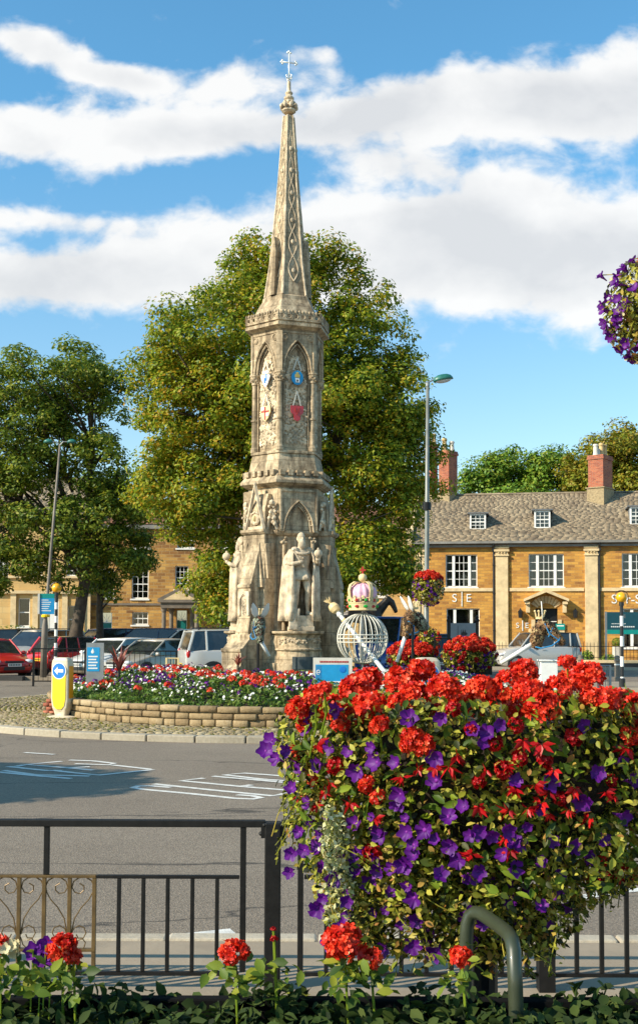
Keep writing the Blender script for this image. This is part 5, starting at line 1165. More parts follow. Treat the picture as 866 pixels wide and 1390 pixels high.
# ---------------------------------------------------------------- middle house (mostly behind the tree)
MH = Facade('yellow_stone_house', 'yellow stone house with brown roof between the big tree and the terrace', 380, 64, 0); u2, z2 = MH.u, MH.z; ev2 = z2(500, 716); ue = u2(562)
w2_ = [(u2(504), u2(527), z2(500, 810), z2(500, 770)), (u2(430), u2(452), z2(430, 810), z2(430, 770))]
wall(MH, 'ashlar', 0, ue, .15, ev2, w2_)
for q in w2_: window(MH, *q, cols=2, rows=4, curtain=.15)
MB().box(ue - .02, ue, .01, 6, .15, ev2).build('side_wall', 'ashlar', MH.root); MB().box(-.1, ue + .1, -.25, -.002, ev2 - .1, ev2 + .12).build('cornice', 'pole_brown', MH.root)
slates(MH.root, -.1, ue + .05, -.2, ev2 + .12, 4.5, z2(500, 688, 4.5), 'tile_brown', .3, .25)
xx = u2(557); MB().tube([(xx, -.1, ev2), (xx, -.1, .2)], .06, 8).build('downpipe', 'trim_black', MH.root)

# ---------------------------------------------------------------- left rubble-stone house
LH = Facade('rubble_stone_house', 'three storey orange stone house with columned porch and red roof', 119, 62, 0); u3, z3 = LH.u, LH.z; ev3 = z3(250, 716); ue3 = u3(365)
W3 = [(179, 201, 848.5, 831, 3, 2), (178, 201, 813, 773, 3, 4), (181, 202, 744, 723, 3, 2), (239, 263, 744, 723, 4, 2), (237, 255, 800, 768, 3, 4), (298, 318, 860, 831, 2, 4), (298, 318, 806, 772, 3, 4), (340, 358, 806, 772, 3, 4), (298, 318, 744, 723, 3, 2), (134, 154, 812, 772, 3, 4)]
op3 = [(u3(a), u3(b), z3(200, c), z3(200, d)) for a, b, c, d, _, _ in W3]
dA = (u3(239), u3(254), .3, z3(247, 829)); dB = (u3(136), u3(152), .3, z3(143, 832))
wall(LH, 'ironstone_dark', 0, ue3, .15, ev3, op3 + [dA, dB])
for o_, (a, b, c, d, n1_, n2_) in zip(op3, W3): window(LH, *o_, cols=n1_, rows=n2_, curtain=.22, blind=.25 if b == 201 else 0)
for d_ in (dA, dB):
    q = MB().box(d_[0], d_[1], .12, .17, .3, d_[3] - .55).build('door', 'teal_door', LH.root)
    mb = MB().box(d_[0], d_[1], .10, .16, d_[3] - .55, d_[3] - .49); mb.box(d_[0], d_[0] + .05, .09, .16, .3, d_[3]); mb.box(d_[1] - .05, d_[1], .09, .16, .3, d_[3])
    for k in range(5): t_ = math.pi * (k + .5) / 5; mb.tube([((d_[0] + d_[1]) / 2, .12, d_[3] - .5), ((d_[0] + d_[1]) / 2 + .28 * math.cos(t_), .12, d_[3] - .5 + .42 * math.sin(t_))], .012, 4)
    mb.build('fanlight', 'white_paint', q); MB().box(d_[0], d_[1], .17, .18, d_[3] - .5, d_[3]).build('pane', 'glass', q)
a, b = u3(218), u3(277); c = (a + b) / 2; zp0, zp1 = z3(247, 815), z3(247, 801); w2 = (b - a) / 2; mb = MB()
mb.add([(c, -1.25, zp1 + .1), (c + w2, -1.25, zp0 + .05), (c + w2, -1.25, zp0 - .15), (c - w2, -1.25, zp0 - .15), (c - w2, -1.25, zp0 + .05), (c, -.003, zp1 + .1), (c + w2, -.003, zp0 + .05), (c + w2, -.003, zp0 - .15), (c - w2, -.003, zp0 - .15), (c - w2, -.003, zp0 + .05)], [(0, 1, 2, 3, 4), (5, 9, 8, 7, 6), (0, 5, 6, 1), (1, 6, 7, 2), (2, 7, 8, 3), (3, 8, 9, 4), (4, 9, 5, 0)])
mb.box(c - w2 + .15, c + w2 - .15, -1.15, -.004, zp0 - .45, zp0 - .152)
po = mb.build('porch', 'pole_brown', LH.root)
MB().add([(c, -1.256, zp1 - .08), (c + w2 - .3, -1.256, zp0), (c - w2 + .3, -1.256, zp0)], [(0, 1, 2)]).build('tympanum', 'dressed_stone', po)
for x in (-w2 + .3, -w2 + .62, w2 - .3, w2 - .62):
    MB().lathe([(.15, .3), (.12, .45), (.11, zp0 - .7), (.15, zp0 - .6), (.17, zp0 - .452)], 12, (c + x, -.95 if abs(x) > w2 - .5 else -.35, 0)).build('column', 'pole_brown', po)
MB().box(-.1, ue3, -.3, -.002, ev3 - .1, ev3 + .12).build('cornice', 'gutter_grey', LH.root); MB().box(0, ue3, -.05, -.003, z3(200, 822), z3(200, 819)).build('string_course', 'pole_brown', LH.root)
slates(LH.root, -.1, ue3, -.25, ev3 + .12, 4.5, z3(250, 683, 4.5), 'tile_brown', .3, .25)
# far left smooth-fronted house
FH = Facade('smooth_yellow_house', 'smooth yellow stone house front with white doors at the far left', -110, 61.6, 0); u4, z4 = FH.u, FH.z; ue4 = u4(118); ev4 = z4(60, 700)
W4 = [(24, 40, 851, 812, 1, 2), (91, 111, 860, 822, 1, 2), (38, 56, 782, 758, 2, 2), (-30, -8, 851, 812, 1, 2), (-6, 10, 782, 750, 2, 4), (88, 104, 782, 750, 2, 4)]
op4 = [(u4(a), u4(b), z4(50, c), z4(50, d)) for a, b, c, d, _, _ in W4]; dC = (u4(53), u4(79), .3, z4(60, 812))
wall(FH, 'ashlar', 0, ue4, .15, ev4, op4 + [dC])
for o_, (a, b, c, d, n1_, n2_) in zip(op4, W4): window(FH, *o_, cols=n1_, rows=n2_, curtain=.45)
mb = MB().box(dC[0], dC[1], .08, .12, .3, dC[3]); q = mb.build('door', 'white_paint', FH.root); MB().box(dC[0] + .12, dC[1] - .5, .07, .079, .9, dC[3] - .3).build('panel', 'curtain', q)
mb = MB().box(0, ue4, -.20, -.003, z4(50, 806), z4(50, 802)); mb.box(0, ue4, -.12, -.004, z4(50, 785), z4(50, 782)); mb.box(0, ue4, -.3, -.003, ev4 - .2, ev4); mb.build('cornice', 'dressed_stone', FH.root)
mb = MB()
for x in (14, 44, 84, 115): mb.box(u4(x), u4(x) + .3, -.09, -.004, .15, z4(50, 806) - .002)
mb.build('pilaster', 'dressed_stone', FH.root); MB().box(u4(112), u4(112) + .05, -.2, -.1, .15, ev4).build('downpipe', 'trim_black', FH.root)
slates(FH.root, 0, ue4, -.25, ev4, 4.5, ev4 + 2.6, 'slate', .35, .25)

# ================================================================== WALL AND RAILINGS IN FRONT OF THE TERRACE
ya = P(776, 895, 55); WL = Facade('area_wall', 'low dark wall with pale coping in front of the terrace', 470, 57.5, 8, 'wall')
uw = WL.u; e_ = uw(960); MB().box(0, e_, -.16, .16, .2, WL.z(800, 900)).build('wall_body', 'trim_black', WL.root)
MB().box(0, e_, -.2, .2, WL.z(800, 900) + .002, WL.z(800, 896)).build('coping', 'dressed_stone', WL.root)
zr = WL.z(800, 896); zt_ = WL.z(800, 873); fr_ = thing('iron_railings', 'row of thin black spear railings on the low wall before the terrace', 'railings', WL.A, -R_(8))
MB().box(0, e_, -.015, .015, zt_ - .18, zt_ - .15).build('rail', 'black_paint', fr_); MB().box(0, e_, -.012, .012, zr + .1, zr + .125).build('rail', 'black_paint', fr_)
bar = None; x = .1; nb = 0
xs_ = [q for q in np.arange(.1, e_, .17) if q > uw(560)]
for q in xs_[:100]:
    if bar is None:
        bar = MB().tube([(0, 0, zr), (0, 0, zt_ - .03), (0, 0, zt_ + .06)], [.011, .011, .002], 5).build('bar', 'black_paint', fr_); bar.location.x = q
    else: c = bar.copy(); COL.objects.link(c); c.parent = fr_; c.location.x = q
if len(xs_) > 100:
    mb = MB()
    for q in xs_[100:]: mb.tube([(q, 0, zr), (q, 0, zt_ - .03), (q, 0, zt_ + .06)], [.011, .011, .002], 5)
    mb.build('bars', 'black_paint', fr_, kind='stuff')
# shrubs and pots in the narrow front garden
def shrub(px, Y, z, r, h, label, mat='leaf_green', n=700, name='shrub'):
    o = P(px, 880, Y); t = thing(name, label, 'plant', (o.x, Y, z))
    d = unit(n); p = d * np.array([r, r, h / 2]) * rng.uniform(.5, 1.05, (n, 1)) + [0, 0, h / 2]; mesh_np('foliage', *stamp(*LEAF, p, d + unit(n) * .6, rng.uniform(.08, .15, n)), mat, t)
    mb = MB()
    for k in range(4): mb.tube([(0, 0, -.02), (r * .4 * math.cos(k * 1.6), r * .4 * math.sin(k * 1.6), h * .6)], [.02, .008], 5)
    mb.build('stems', 'bark', t); return t
for i, (px, Y, r, h, lb) in enumerate(((797, 59, .35, .75, 'small red flowered shrub behind the railings left of the pilaster'), (827, 59, .5, .55, 'low green shrub behind the railings right of the pilaster'), (738, 59.6, .4, .9, 'bushy shrub behind the railings beside the doorway'))): shrub(px, Y, .27 if Y < 60 else .27, r, h, lb)
o = P(838, 880, 59.0); t = thing('plant_tub', 'pale grey square tub holding a clipped shrub behind the railings', 'planter', (o.x, 59.0, .27)); MB().box(-.22, .22, -.22, .22, 0, .95).build('tub', 'pot_white', t, bevel=.02)
n = 400; d = unit(n); mesh_np('foliage', *stamp(*LEAF, d * [.28, .28, .25] + [0, 0, 1.15], d + unit(n) * .4, rng.uniform(.07, .12, n)), 'leaf_dark', t)
for i, (p_, b_, s_) in enumerate(((788, 918, 'left'), (838, 920, 'right'))):
    o = Gd(p_, b_ + 5, .2); o = Vector((o.x, o.y, .2)); h = P(p_, 889 if i == 0 else 890, o.y).z - .2
    t = thing('street_bollard', 'dark cast bollard on the pavement, ' + ('beside the white plinth' if i == 0 else 'beside the striped beacon pole'), 'bollard', o, 0, 'dark bollards along the right pavement')
    MB().lathe([(.13, 0), (.13, .12), (.10, .15), (.095, h - .22), (.12, h - .2), (.12, h - .15), (.09, h - .13), (.09, h - .03), (.03, h)], 12).build('post', 'pole_brown', t); MB().lathe([(.102, h * .62), (.102, h * .62 + .05), (.09, h * .62 + .05)], 12).build('band', 'plate_white', t)
# ================================================================== STREET FURNITURE
def belisha(px, py, Y, label, base_z, stripes=5):
    g = P(px, py, Y); t = thing('belisha_beacon', label, 'crossing beacon', (g.x, Y, base_z), 0, 'amber globe crossing beacons'); H = g.z - base_z; r = .175
    MB().ball((0, 0, H), r, 18, 12).build('globe', 'amber_globe', t, smooth=True)
    mb = MB(); mb.tube([((r + .05) * math.cos(a), 0, H + (r + .05) * math.sin(a)) for a in np.linspace(-.2 * math.pi, 1.2 * math.pi, 22)], .012, 5); mb.lathe([(.08, H - r - .10), (.08, H - r + .02), (.06, H - r + .02)], 12); mb.build('shroud_ring', 'trim_black', t)
    hp = H - r - .1; k = stripes * 2; z = .0
    for nm, mt, off in (('white_band', 'white_paint', 0), ('black_band', 'trim_black', 1)):
        for i in range(off, k, 2): MB().lathe([(.058, hp * i / k), (.058, hp * (i + 1) / k)], 12).build(nm, mt, t)
    MB().lathe([(.10, 0), (.10, .25), (.065, .28)], 12).build('base', 'trim_black', t); return t
belisha(77, 798.5, 41.0, 'amber globe beacon on a striped pole beside the leaning lamp column', .28, 6)
belisha(843.5, 811, 36.8, 'amber globe beacon on a striped pole on the right pavement', .2, 4)

# right street lamp with its green hood
b_ = P(578, 880, 37.5); lt = thing('street_lamp', 'tall grey street lamp with a green hood rising behind the flowers at right', 'street lamp', (b_.x, 37.5, 0), 0)
top = P(580.5, 524, 37.5) - Vector((b_.x, 37.5, 0)); mid = P(579.5, 720, 37.5) - Vector((b_.x, 37.5, 0)); lo_ = P(578.5, 850, 37.5) - Vector((b_.x, 37.5, 0))
MB().tube([(0, 0, 0), lo_, lo_ + Vector((0, 0, .05)), mid, top], [.115, .11, .085, .075, .055], 12).build('column', 'pole_grey', lt, smooth=True)
MB().box(-.12, .12, -.1, .1, 0, 1.5).build('base_box', 'pole_grey', lt, bevel=.02)
mb = MB().tube([top, top + Vector((0, 0, .12)), top + Vector((.15, 0, .2)), top + Vector((.32, 0, .22))], .03, 8); mb.lathe([(.07, 0), (.08, .1), (.03, .16)], 10, top); mb.build('bracket', 'steel', lt)
c = top + Vector((.52, 0, .20)); mb = MB(); rows = []
for f_, z_ in ((1, 0), (.97, .06), (.8, .14), (.5, .19), (.1, .21)): rows.append([c + Vector((.34 * f_ * math.cos(a), .18 * f_ * math.sin(a), z_ + .06 * f_ * math.cos(a) * 0)) for a in np.linspace(0, 2 * math.pi, 21)[:-1]])
Mt = Matrix.Translation(c) @ Matrix.Rotation(R_(-10), 4, 'Y') @ Matrix.Translation(-c)
mb.loft(rows).tf(Mt).build('hood', 'lamp_green', lt, smooth=True); MB().ball(c, (.27, .13, .09), 14, 8).tf(Mt).build('lens', 'lamp_glass', lt, smooth=True)
z_ = P(579, 686, 37.5).z; MB().lathe([(.14, z_ - .15), (.14, z_ + .1), (.08, z_ + .1)], 12, (mid.x, 0, 0)).build('clamp', 'black_paint', lt)
# leaning left column with twin heads and a sign
Yl = 40.5; pts = [P(59, 905, Yl), P(61, 851, Yl), P(62, 838, Yl), P(70, 740, Yl), P(81.5, 604, Yl)]; b0 = Vector((pts[0].x, Yl, .28)); L2 = thing('leaning_lamp_column', 'leaning grey lamp column with twin teal heads in front of the left tree', 'street lamp', b0)
rel = [p - b0 for p in pts]; rel[0].z = 0; MB().tube([rel[0], rel[1], rel[2], rel[3], rel[4]], [.12, .11, .06, .05, .04], 10).build('column', 'pole_brown', L2, smooth=True)
MB().lathe([(.15, 0), (.16, .06), (.12, .1)], 12, rel[2]).build('collar', 'sign_yellow', L2)
for s_ in (-1, 1):
    mb = MB().tube([rel[4], rel[4] + Vector((s_ * .12, 0, .12)), rel[4] + Vector((s_ * .3, 0, .12))], .02, 6); arm = mb.build('arm', 'steel', L2)
    mb = MB().loft([[rel[4] + Vector((s_ * .42 + .18 * f_ * math.cos(a), .10 * f_ * math.sin(a), .08 + z_)) for a in np.linspace(0, 2 * math.pi, 15)[:-1]] for f_, z_ in ((1, 0), (.85, .08), (.4, .13))]); mb.build('lamp_head', 'lamp_green', L2, smooth=True)
sg = P(64, 820, 40.2); t = thing('tourist_sign', 'blue and green sign plate fixed to the leaning lamp column', 'sign', sg, R_(8)); MB().box(-.25, .25, -.02, .02, -.36, .20).build('blue_panel', 'sign_cyan', t); MB().box(-.25, .25, -.02, .02, .202, .36).build('green_panel', 'sign_green', t); MB().box(-.32, -.252, -.05, .05, -.36, .36).build('edge', 'pot_white', t)
mb = MB()
for k in range(6): mb.box(-.2, .05 + .03 * ((k * 7) % 4), -.024, -.0205, .12 - .075 * k, .15 - .075 * k)
mb.build('print', 'plate_white', t)

# keep-left bollards
def keep_left(o, rz, label, s=1.0):
    t = thing('keep_left_bollard', label, 'traffic bollard', o, rz, 'yellow keep left bollards'); t.scale = (s,) * 3
    H = 1.28
    def sec(z, w_, d, r=.3): return [Vector((w_ * math.copysign(abs(math.cos(a)) ** r, math.cos(a)), d * math.copysign(abs(math.sin(a)) ** r, math.sin(a)), z)) for a in np.linspace(0, 2 * math.pi, 29)[:-1]]
    mb = MB().loft([sec(.06, .13, .09), sec(.14, .15, .10), sec(.22, .19, .115), sec(.36, .215, .12), sec(1.14, .215, .12), sec(1.22, .20, .115), sec(1.27, .16, .09), sec(H, .09, .05)]); mb.build('housing', 'sign_cream', t, smooth=False)
    mb = MB().lathe([(.34, 0), (.34, .03), (.24, .05), (.14, .06), (.12, .14), (.16, .16), (.0, .165)], 20); mb.v = [(x, y * .75, z) for x, y, z in mb.v]; mb.build('foot', 'sign_cream', t)
    def face(pts, y, nm, mt, th=.006):
        k = len(pts); MB().add([(x, yy, z) for yy in (y, y + th) for x, z in pts], [tuple(range(k)), tuple(range(k, 2 * k))[::-1]] + [(i, (i + 1) % k, k + (i + 1) % k, k + i) for i in range(k)]).build(nm, mt, t)
    face([(-.165, .98), (-.165, .42), (-.13, .26), (-.06, .19), (.06, .19), (.13, .26), (.165, .42), (.165, .98)], -.128, 'yellow_face', 'sign_yellow')
    cz = 1.0; circ = lambda r, z=cz: [(r * math.cos(a), z + r * math.sin(a)) for a in np.linspace(0, 2 * math.pi, 33)[:-1]]
    face(circ(.178), -.1325, 'disc_rim', 'white_paint', .004); face(circ(.158), -.1365, 'blue_disc', 'sign_blue', .0035)
    face([(-.115, cz), (-.03, cz + .085), (-.03, cz + .032), (.11, cz + .032), (.11, cz - .032), (-.03, cz - .032), (-.03, cz - .085)], -.140, 'arrow', 'white_paint', .003)
    for s_ in (-1, 1): MB().box(min(s_ * .217, s_ * .222), max(s_ * .217, s_ * .222), -.08, .08, .42, 1.1).build('side_panel', 'sign_orange', t)
    return t
o = Gd(84, 975, .11); keep_left(o, R_(-22), 'yellow keep left bollard standing on the cobbles at left', .99)
keep_left(Vector((P(579, 930, 20.3).x, 20.3, .11)), R_(18), 'yellow keep left bollard half hidden behind the large flower basket', 1.08)
mb = MB().ball((.0, 0, .05), (.2, .14, .11), 10, 6); o2 = mb.build('sandbag', 'trim_black', None, smooth=True); o2.location = Gd(100, 974, .12) + Vector((0, .1, 0)); tag(o2, 'dark lump of a bag beside the foot of the left bollard', 'bag')

# boards standing in the bed
def P_board(pxa, pxb, pyt, pyb, Y, name, label, rz=0):
    a, b = P(pxa, pyt, Y), P(pxb, pyb, Y); t = thing(name, label, 'sign', ((a.x + b.x) / 2, Y, .5), rz); return t, b.x - a.x, a.z - .5, b.z - .5
t, W, zt_, zb_ = P_board(117.5, 137, 874, 919, 25.4, 'festival_board', 'grey panel with a blue water drop notice at the left of the bed', 0)
MB().box(-W / 2, W / 2 + .06, -.02, .02, 0, zt_ + .02).build('panel', 'steel', t)
MB().box(-W / 2 + .02, W / 2 - .03, -.026, -.0205, zb_ + .12, zt_ - .08).build('notice', 'sign_cyan', t)
mb = MB().ball((-.02, -.028, zt_ - .18), (.035, .004, .04), 10, 6); mb.add([(-.05, -.03, zt_ - .17), (.01, -.03, zt_ - .17), (-.02, -.03, zt_ - .10)], [(0, 1, 2)])
for k in range(5): mb.box(-W / 2 + .05, W / 2 - .07 - .03 * (k % 2), -.031, -.0265, zt_ - .30 - .065 * k, zt_ - .27 - .065 * k)
mb.build('drop_and_lines', 'white_paint', t)
t, W, zt_, zb_ = P_board(425, 478, 893, 933, 23.6, 'bloom_notice', 'white and blue bloom notice board in the bed below the statue', 0)
MB().box(-W / 2, W / 2, -.02, .02, 0, zt_).build('panel', 'pot_white', t)
MB().box(-W / 2 + .05, W / 2 - .08, -.026, -.0205, zb_ + .06, zt_ - .14).build('notice', 'sign_cyan', t)
MB().box(-W / 2 + .05, -W / 2 + .17, -.030, -.0265, zb_ + .18, zt_ - .16).build('side_strip', 'ribbon_blue', t); MB().ball((W * .26, -.03, zt_ - .24), (.07, .004, .07), 12, 6).build('roundel', 'sign_blue', t)
mb = MB()
for k in range(18): mb.box(-W / 2 + .14 + k * .033, -W / 2 + .163 + k * .033, -.026, -.0205, zt_ - .10, zt_ - .065)
mb.build('red_heading', 'jewel_red', t)
mb = MB().tube([(-W / 2 + .11 + .035 * math.cos(q), -.033, zt_ - .3 + .045 * math.sin(q)) for q in np.linspace(.3, 5.4, 12)], .008, 4); mb.box(-W / 2 + .07, -W / 2 + .15, -.034, -.031, zt_ - .308, zt_ - .294); mb.box(-W / 2 + .2, W / 2 - .15, -.031, -.0265, zb_ + .09, zb_ + .12); mb.build('white_print', 'white_paint', t)
# grey notice board on two black posts at right
t, W, zt_, zb_ = P_board(610, 647, 846, 882, 45.5, 'pillar_notice_board', 'grey notice board with a small dark emblem on two black finial posts', 0); t.location.z = .15
zt_ += .35; zb_ += .35
MB().box(-W / 2 + .04, W / 2 - .04, -.03, .03, zb_ - .2, zt_).build('panel', 'grey_board', t); 
mb = MB()
for q in range(7): mb.tube([(.02 + .03 * q - .1, -.034, zt_ - .5), (.02 + .025 * q - .08, -.034, zt_ - .26 - .05 * ((q * 5) % 3))], .014, 4)
mb.ball((.05, -.034, zt_ - .42), (.12, .006, .07), 8, 5); mb.build('emblem', 'trim_black', t); MB().box(-.22, -.20, -.035, -.031, zt_ - .7, zt_ - .1).build('seam', 'trim_black', t)
for s_ in (-1, 1): MB().lathe([(.06, 0), (.06, zt_ + .05), (.09, zt_ + .08), (.09, zt_ + .12), (.05, zt_ + .18), (.07, zt_ + .24), (.0, zt_ + .34)], 10, (s_ * (W / 2 + .03), 0, 0)).build('post', 'black_paint', t)

# spiky red plants and ornaments in the bed
def spiky(px, py, Y, h, label, n=26):
    g = P(px, py, Y); t = thing('spiky_cordyline', label, 'plant', g); mb = MB()
    for k in range(n):
        a = rng.uniform(0, 2 * math.pi); tl = rng.uniform(.1, .9); d = Vector((math.cos(a) * tl, math.sin(a) * tl, 1)).normalized(); sd_ = d.cross(Vector((0, 0, 1))).normalized() * .018; l_ = h * rng.uniform(.7, 1.1); e = d * l_ + Vector((math.cos(a), math.sin(a), -.6)) * .12 * tl
        mb.add([(-sd_.x, -sd_.y, 0), (sd_.x, sd_.y, 0), tuple(d * l_ * .55 + sd_ * 1.3), tuple(e), tuple(d * l_ * .55 - sd_ * 1.3)], [(0, 1, 2, 4), (4, 2, 3)])
    mb.build('leaves', 'spike_red', t); MB().tube([(0, 0, -.1), (0, 0, .05)], .03, 6).build('stem', 'bark', t); return t
spiky(162, 912, 25.6, .62, 'dark red spiky plant at the back of the bed in front of the white car')
spiky(323, 905, 26.3, .34, 'small bright red spiky plant beside the planted horse head', 18)

# ================================================================== RAILINGS BY THE CAR PARK
def rail_fence(px0, px1, pyt, Y, label, name='pedestrian_railing', mat='black_worn', step=.16, zb=.1, post_every=2.0, group=None, g0=.18):
    a, b = P(px0, pyt, Y), P(px1, pyt, Y); Lx = b.x - a.x; t = thing(name, label, 'railings', (a.x, Y, zb), 0, group); H = a.z - zb
    for z in (H - .02, g0): MB().tube([(0, 0, z), (Lx, 0, z)], .02, 6).build('rail', mat, t)
    n_ = max(1, round(Lx / post_every)); pm = MB().box(-.03, .03, -.03, .03, 0, H).build('post', mat, t)
    for k in range(1, n_ + 1): c = pm.copy(); COL.objects.link(c); c.parent = t; c.location.x = Lx * k / n_
    br = MB().tube([(0, 0, g0), (0, 0, H - .02)], .009, 5).build('bar', mat, t); br.location.x = step; x = step * 2
    k = 0
    while x < Lx - .05 and k < 98: c = br.copy(); COL.objects.link(c); c.parent = t; c.location.x = x; x += step; k += 1
    return t
rail_fence(46, 116, 880, 37.5, 'black railing panel in front of the red parked cars at left')
rail_fence(155, 240, 883, 35.5, 'dark railing panel in front of the silver hatchback')
rail_fence(226, 242, 893, 35.2, 'short pale cream railing panel beside the silver off roader', mat='cream_gold', step=.09, post_every=5)
rail_fence(590, 612, 866, 34.5, 'black railing between the two geranium troughs at right', step=.10, post_every=.5)
rail_fence(812, 828, 903, 33.5, 'short grey railing panel on the right pavement', mat='steel', step=.07, zb=.0, post_every=.4)

# ================================================================== CARS
def car(label, mat, px, Y, head, Ln, W, H, kind='hatch', roofmat=None, name='parked_car', plate=None, z=None, rails=False, group='cars parked beyond the island'):
    o = P(px, 900, Y); t = thing(name, label, 'van' if kind == 'van' else 'car', (o.x, Y, gz(Y) if z is None else z), R_(head), group)
    h = Ln / 2; belt = {'hatch': .92, 'estate': .92, 'suv': 1.12, 'mpv': 1.0, 'van': 1.2}[kind] * (H / {'hatch': 1.5, 'estate': 1.5, 'suv': 1.8, 'mpv': 1.7, 'van': 2.2}[kind])
    hood = belt - .10 if kind != 'van' else belt + .05
    # stations: x, half width, z of shoulder/top centre
    nose = h; A0 = h - Ln * {'hatch': .26, 'estate': .27, 'suv': .27, 'mpv': .20, 'van': .16}[kind]; A1 = A0 - Ln * {'hatch': .17, 'estate': .16, 'suv': .12, 'mpv': .20, 'van': .12}[kind]
    R1 = -h + Ln * {'hatch': .16, 'estate': .08, 'suv': .06, 'mpv': .08, 'van': .03}[kind]; R0 = -h + Ln * {'hatch': .05, 'estate': .03, 'suv': .02, 'mpv': .03, 'van': .01}[kind]
    w2 = W / 2
    st = [(nose, .62, .45, .50), (nose - .06, .80, .34, .66), (nose - .28, .93, .24, hood - .10), (nose - .7, .985, .20, hood), (A0, 1, .19, belt), ((A0 + R0) / 2, 1, .19, belt + .01), (R0 + .5, .99, .2, belt + .01), (R0 + .12, .94, .24, belt), (-h + .02, .86, .34, belt - .12 if kind == 'hatch' else belt - .04), (-h, .80, .42, .72)]
    rings = []
    for x, wf, zb, zt in st:
        w_ = w2 * wf; zm = zb + (zt - zb) * .55
        rings.append([Vector(q) for q in ((x, -w_ * .90, zb), (x, -w_ * .985, zb + .10), (x, -w_, zm), (x, -w_ * .965, zt - .04), (x, -w_ * .90, zt), (x, -w_ * .4, zt + .035), (x, w_ * .4, zt + .035), (x, w_ * .90, zt), (x, w_ * .965, zt - .04), (x, w_, zm), (x, w_ * .985, zb + .10), (x, w_ * .90, zb))])
    bd = MB().loft(rings).build('body', mat, t, smooth=True); q = bd.modifiers.new('bevel', 'BEVEL'); q.width = .02; q.segments = 2; q.limit_method = 'ANGLE'; q.angle_limit = R_(35)
    # glasshouse
    zr = H - .05; gr = []
    gs = [(A0 + .02, .86, belt + .01, .90), ((A0 + A1) / 2, .84, belt + (zr - belt) * .56, .90), (A1, .80, zr - .02, .90), ((A1 + R1) / 2, .80, zr + .01, .91), (R1, .78, zr - .03, .90), ((R0 * .5 + R1 * .5), .80, belt + (zr - belt) * .5, .88), (R0, .80, belt + .01, .86)]
    gr = [[Vector(q) for q in ((x, -w2 * wb, belt - .02), (x, -w2 * (wt + (wb - wt) * (1 - (zt - belt) / (zr - belt))), zt), (x, w2 * (wt + (wb - wt) * (1 - (zt - belt) / (zr - belt))), zt), (x, w2 * wb, belt - .02))] for x, wt, zt, wb in gs]
    MB().loft(gr).build('glasshouse', 'car_glass', t)
    rm = roofmat or mat; n_ = 7; rows = []
    for x, wt, zt in ((A1 + .04, .80, zr - .025), (A1 - .1, .82, zr + .012), ((A1 + R1) / 2, .83, zr + .035), (R1 + .1, .81, zr + .01), (R1 - .05, .79, zr - .035)):
        rows.append([Vector((x, w2 * wt * f_, zt + .03 * (1 - f_ * f_))) for f_ in np.linspace(-1, 1, n_)] + [Vector((x, w2 * wt * f_, zt - .03)) for f_ in np.linspace(1, -1, n_)])
    MB().loft(rows).build('roof', rm, t, smooth=True)
    for s_ in (-1, 1):
        for p_, q_, wd in (((A0 + .06, .90, belt - .01), (A1, .81, zr), .035), ((R0 - .0, .88, belt - .01), (R1, .80, zr), .05 if kind != 'hatch' else .075), (((A1 + R1) / 2 + .05, .915, belt - .01), ((A1 + R1) / 2 - .02, .81, zr), .03), ((R1 + (A1 - R1) * .18 - .05, .91, belt - .01), (R1 + (A1 - R1) * .16 - .02, .80, zr), .03 if kind == 'hatch' else .04)):
            MB().tube([(p_[0], s_ * w2 * p_[1], p_[2]), ((p_[0] + q_[0]) / 2, s_ * w2 * ((p_[1] + q_[1]) / 2 + .012), (p_[2] + q_[2]) / 2), (q_[0], s_ * w2 * q_[1], q_[2])], wd, 6).build('pillar', mat, t)
    wr = .32 if kind in ('hatch', 'estate', 'mpv') else .37
    for x in (h - Ln * .19, -h + Ln * .19):
        for s_ in (-1, 1):
            M = Matrix.Translation((x, s_ * (w2 - .10), wr)) @ Matrix.Rotation(R_(-90 * s_), 4, 'X')
            MB().lathe([(wr + .06, -.08), (wr + .06, .108), (wr + .0, .109), (0, .1095)], 24, M=M).build('wheel_arch', 'trim_black', t)
            wh = MB().lathe([(wr - .09, .06), (wr - .02, .115), (wr, .09), (wr, -.08), (0, -.08)], 24, M=M).build('wheel', 'rubber', t)
            rm_ = MB().lathe([(wr - .10, .112), (wr - .10, .12), (wr - .13, .118), (wr - .15, .1125)], 20, M=M)
            for k in range(6): a = k * math.pi / 3; rm_.tube([M @ Vector((.03 * math.cos(a), .03 * math.sin(a), .118)), M @ Vector(((wr - .12) * math.cos(a), (wr - .12) * math.sin(a), .118))], .022, 5)
            rm_.lathe([(.06, .112), (.06, .128), (0, .13)], 10, M=M); rm_.build('rim', 'rim_grey', wh)
    for s_ in (-1, 1):
        MB().ball((h - .16, s_ * w2 * .70, .66 if kind != 'suv' else .80), (.16, .17, .085), 12, 8).build('headlight', 'lamp_glass', t, smooth=True)
        MB().ball((-h + .10, s_ * w2 * .84, belt - .12), (.08, .06, .17), 10, 8).build('tail_light', 'tail_red', t, smooth=True)
        mb = MB().ball((A0 - .12, s_ * (w2 + .08), belt + .04), (.07, .11, .075), 10, 8); mb.build('mirror', mat, t, smooth=True)
        MB().box(min(s_ * (w2 + .004), s_ * (w2 - .01)), max(s_ * (w2 + .004), s_ * (w2 - .01)), -.1, .1, belt - .16, belt - .13, Matrix(((0, 1, 0, -.1), (1, 0, 0, 0), (0, 0, 1, 0), (0, 0, 0, 1)))).build('door_handle', mat, t)
    # grille, intake and plates, trim lines
    mb = MB().box(h - .05, h + .012, -w2 * .45, w2 * .45, .34, .47); mb.box(h - .10, h - .004, -w2 * .40, w2 * .40, .60, .68); mb.build('grille', 'trim_black', t, bevel=.01)
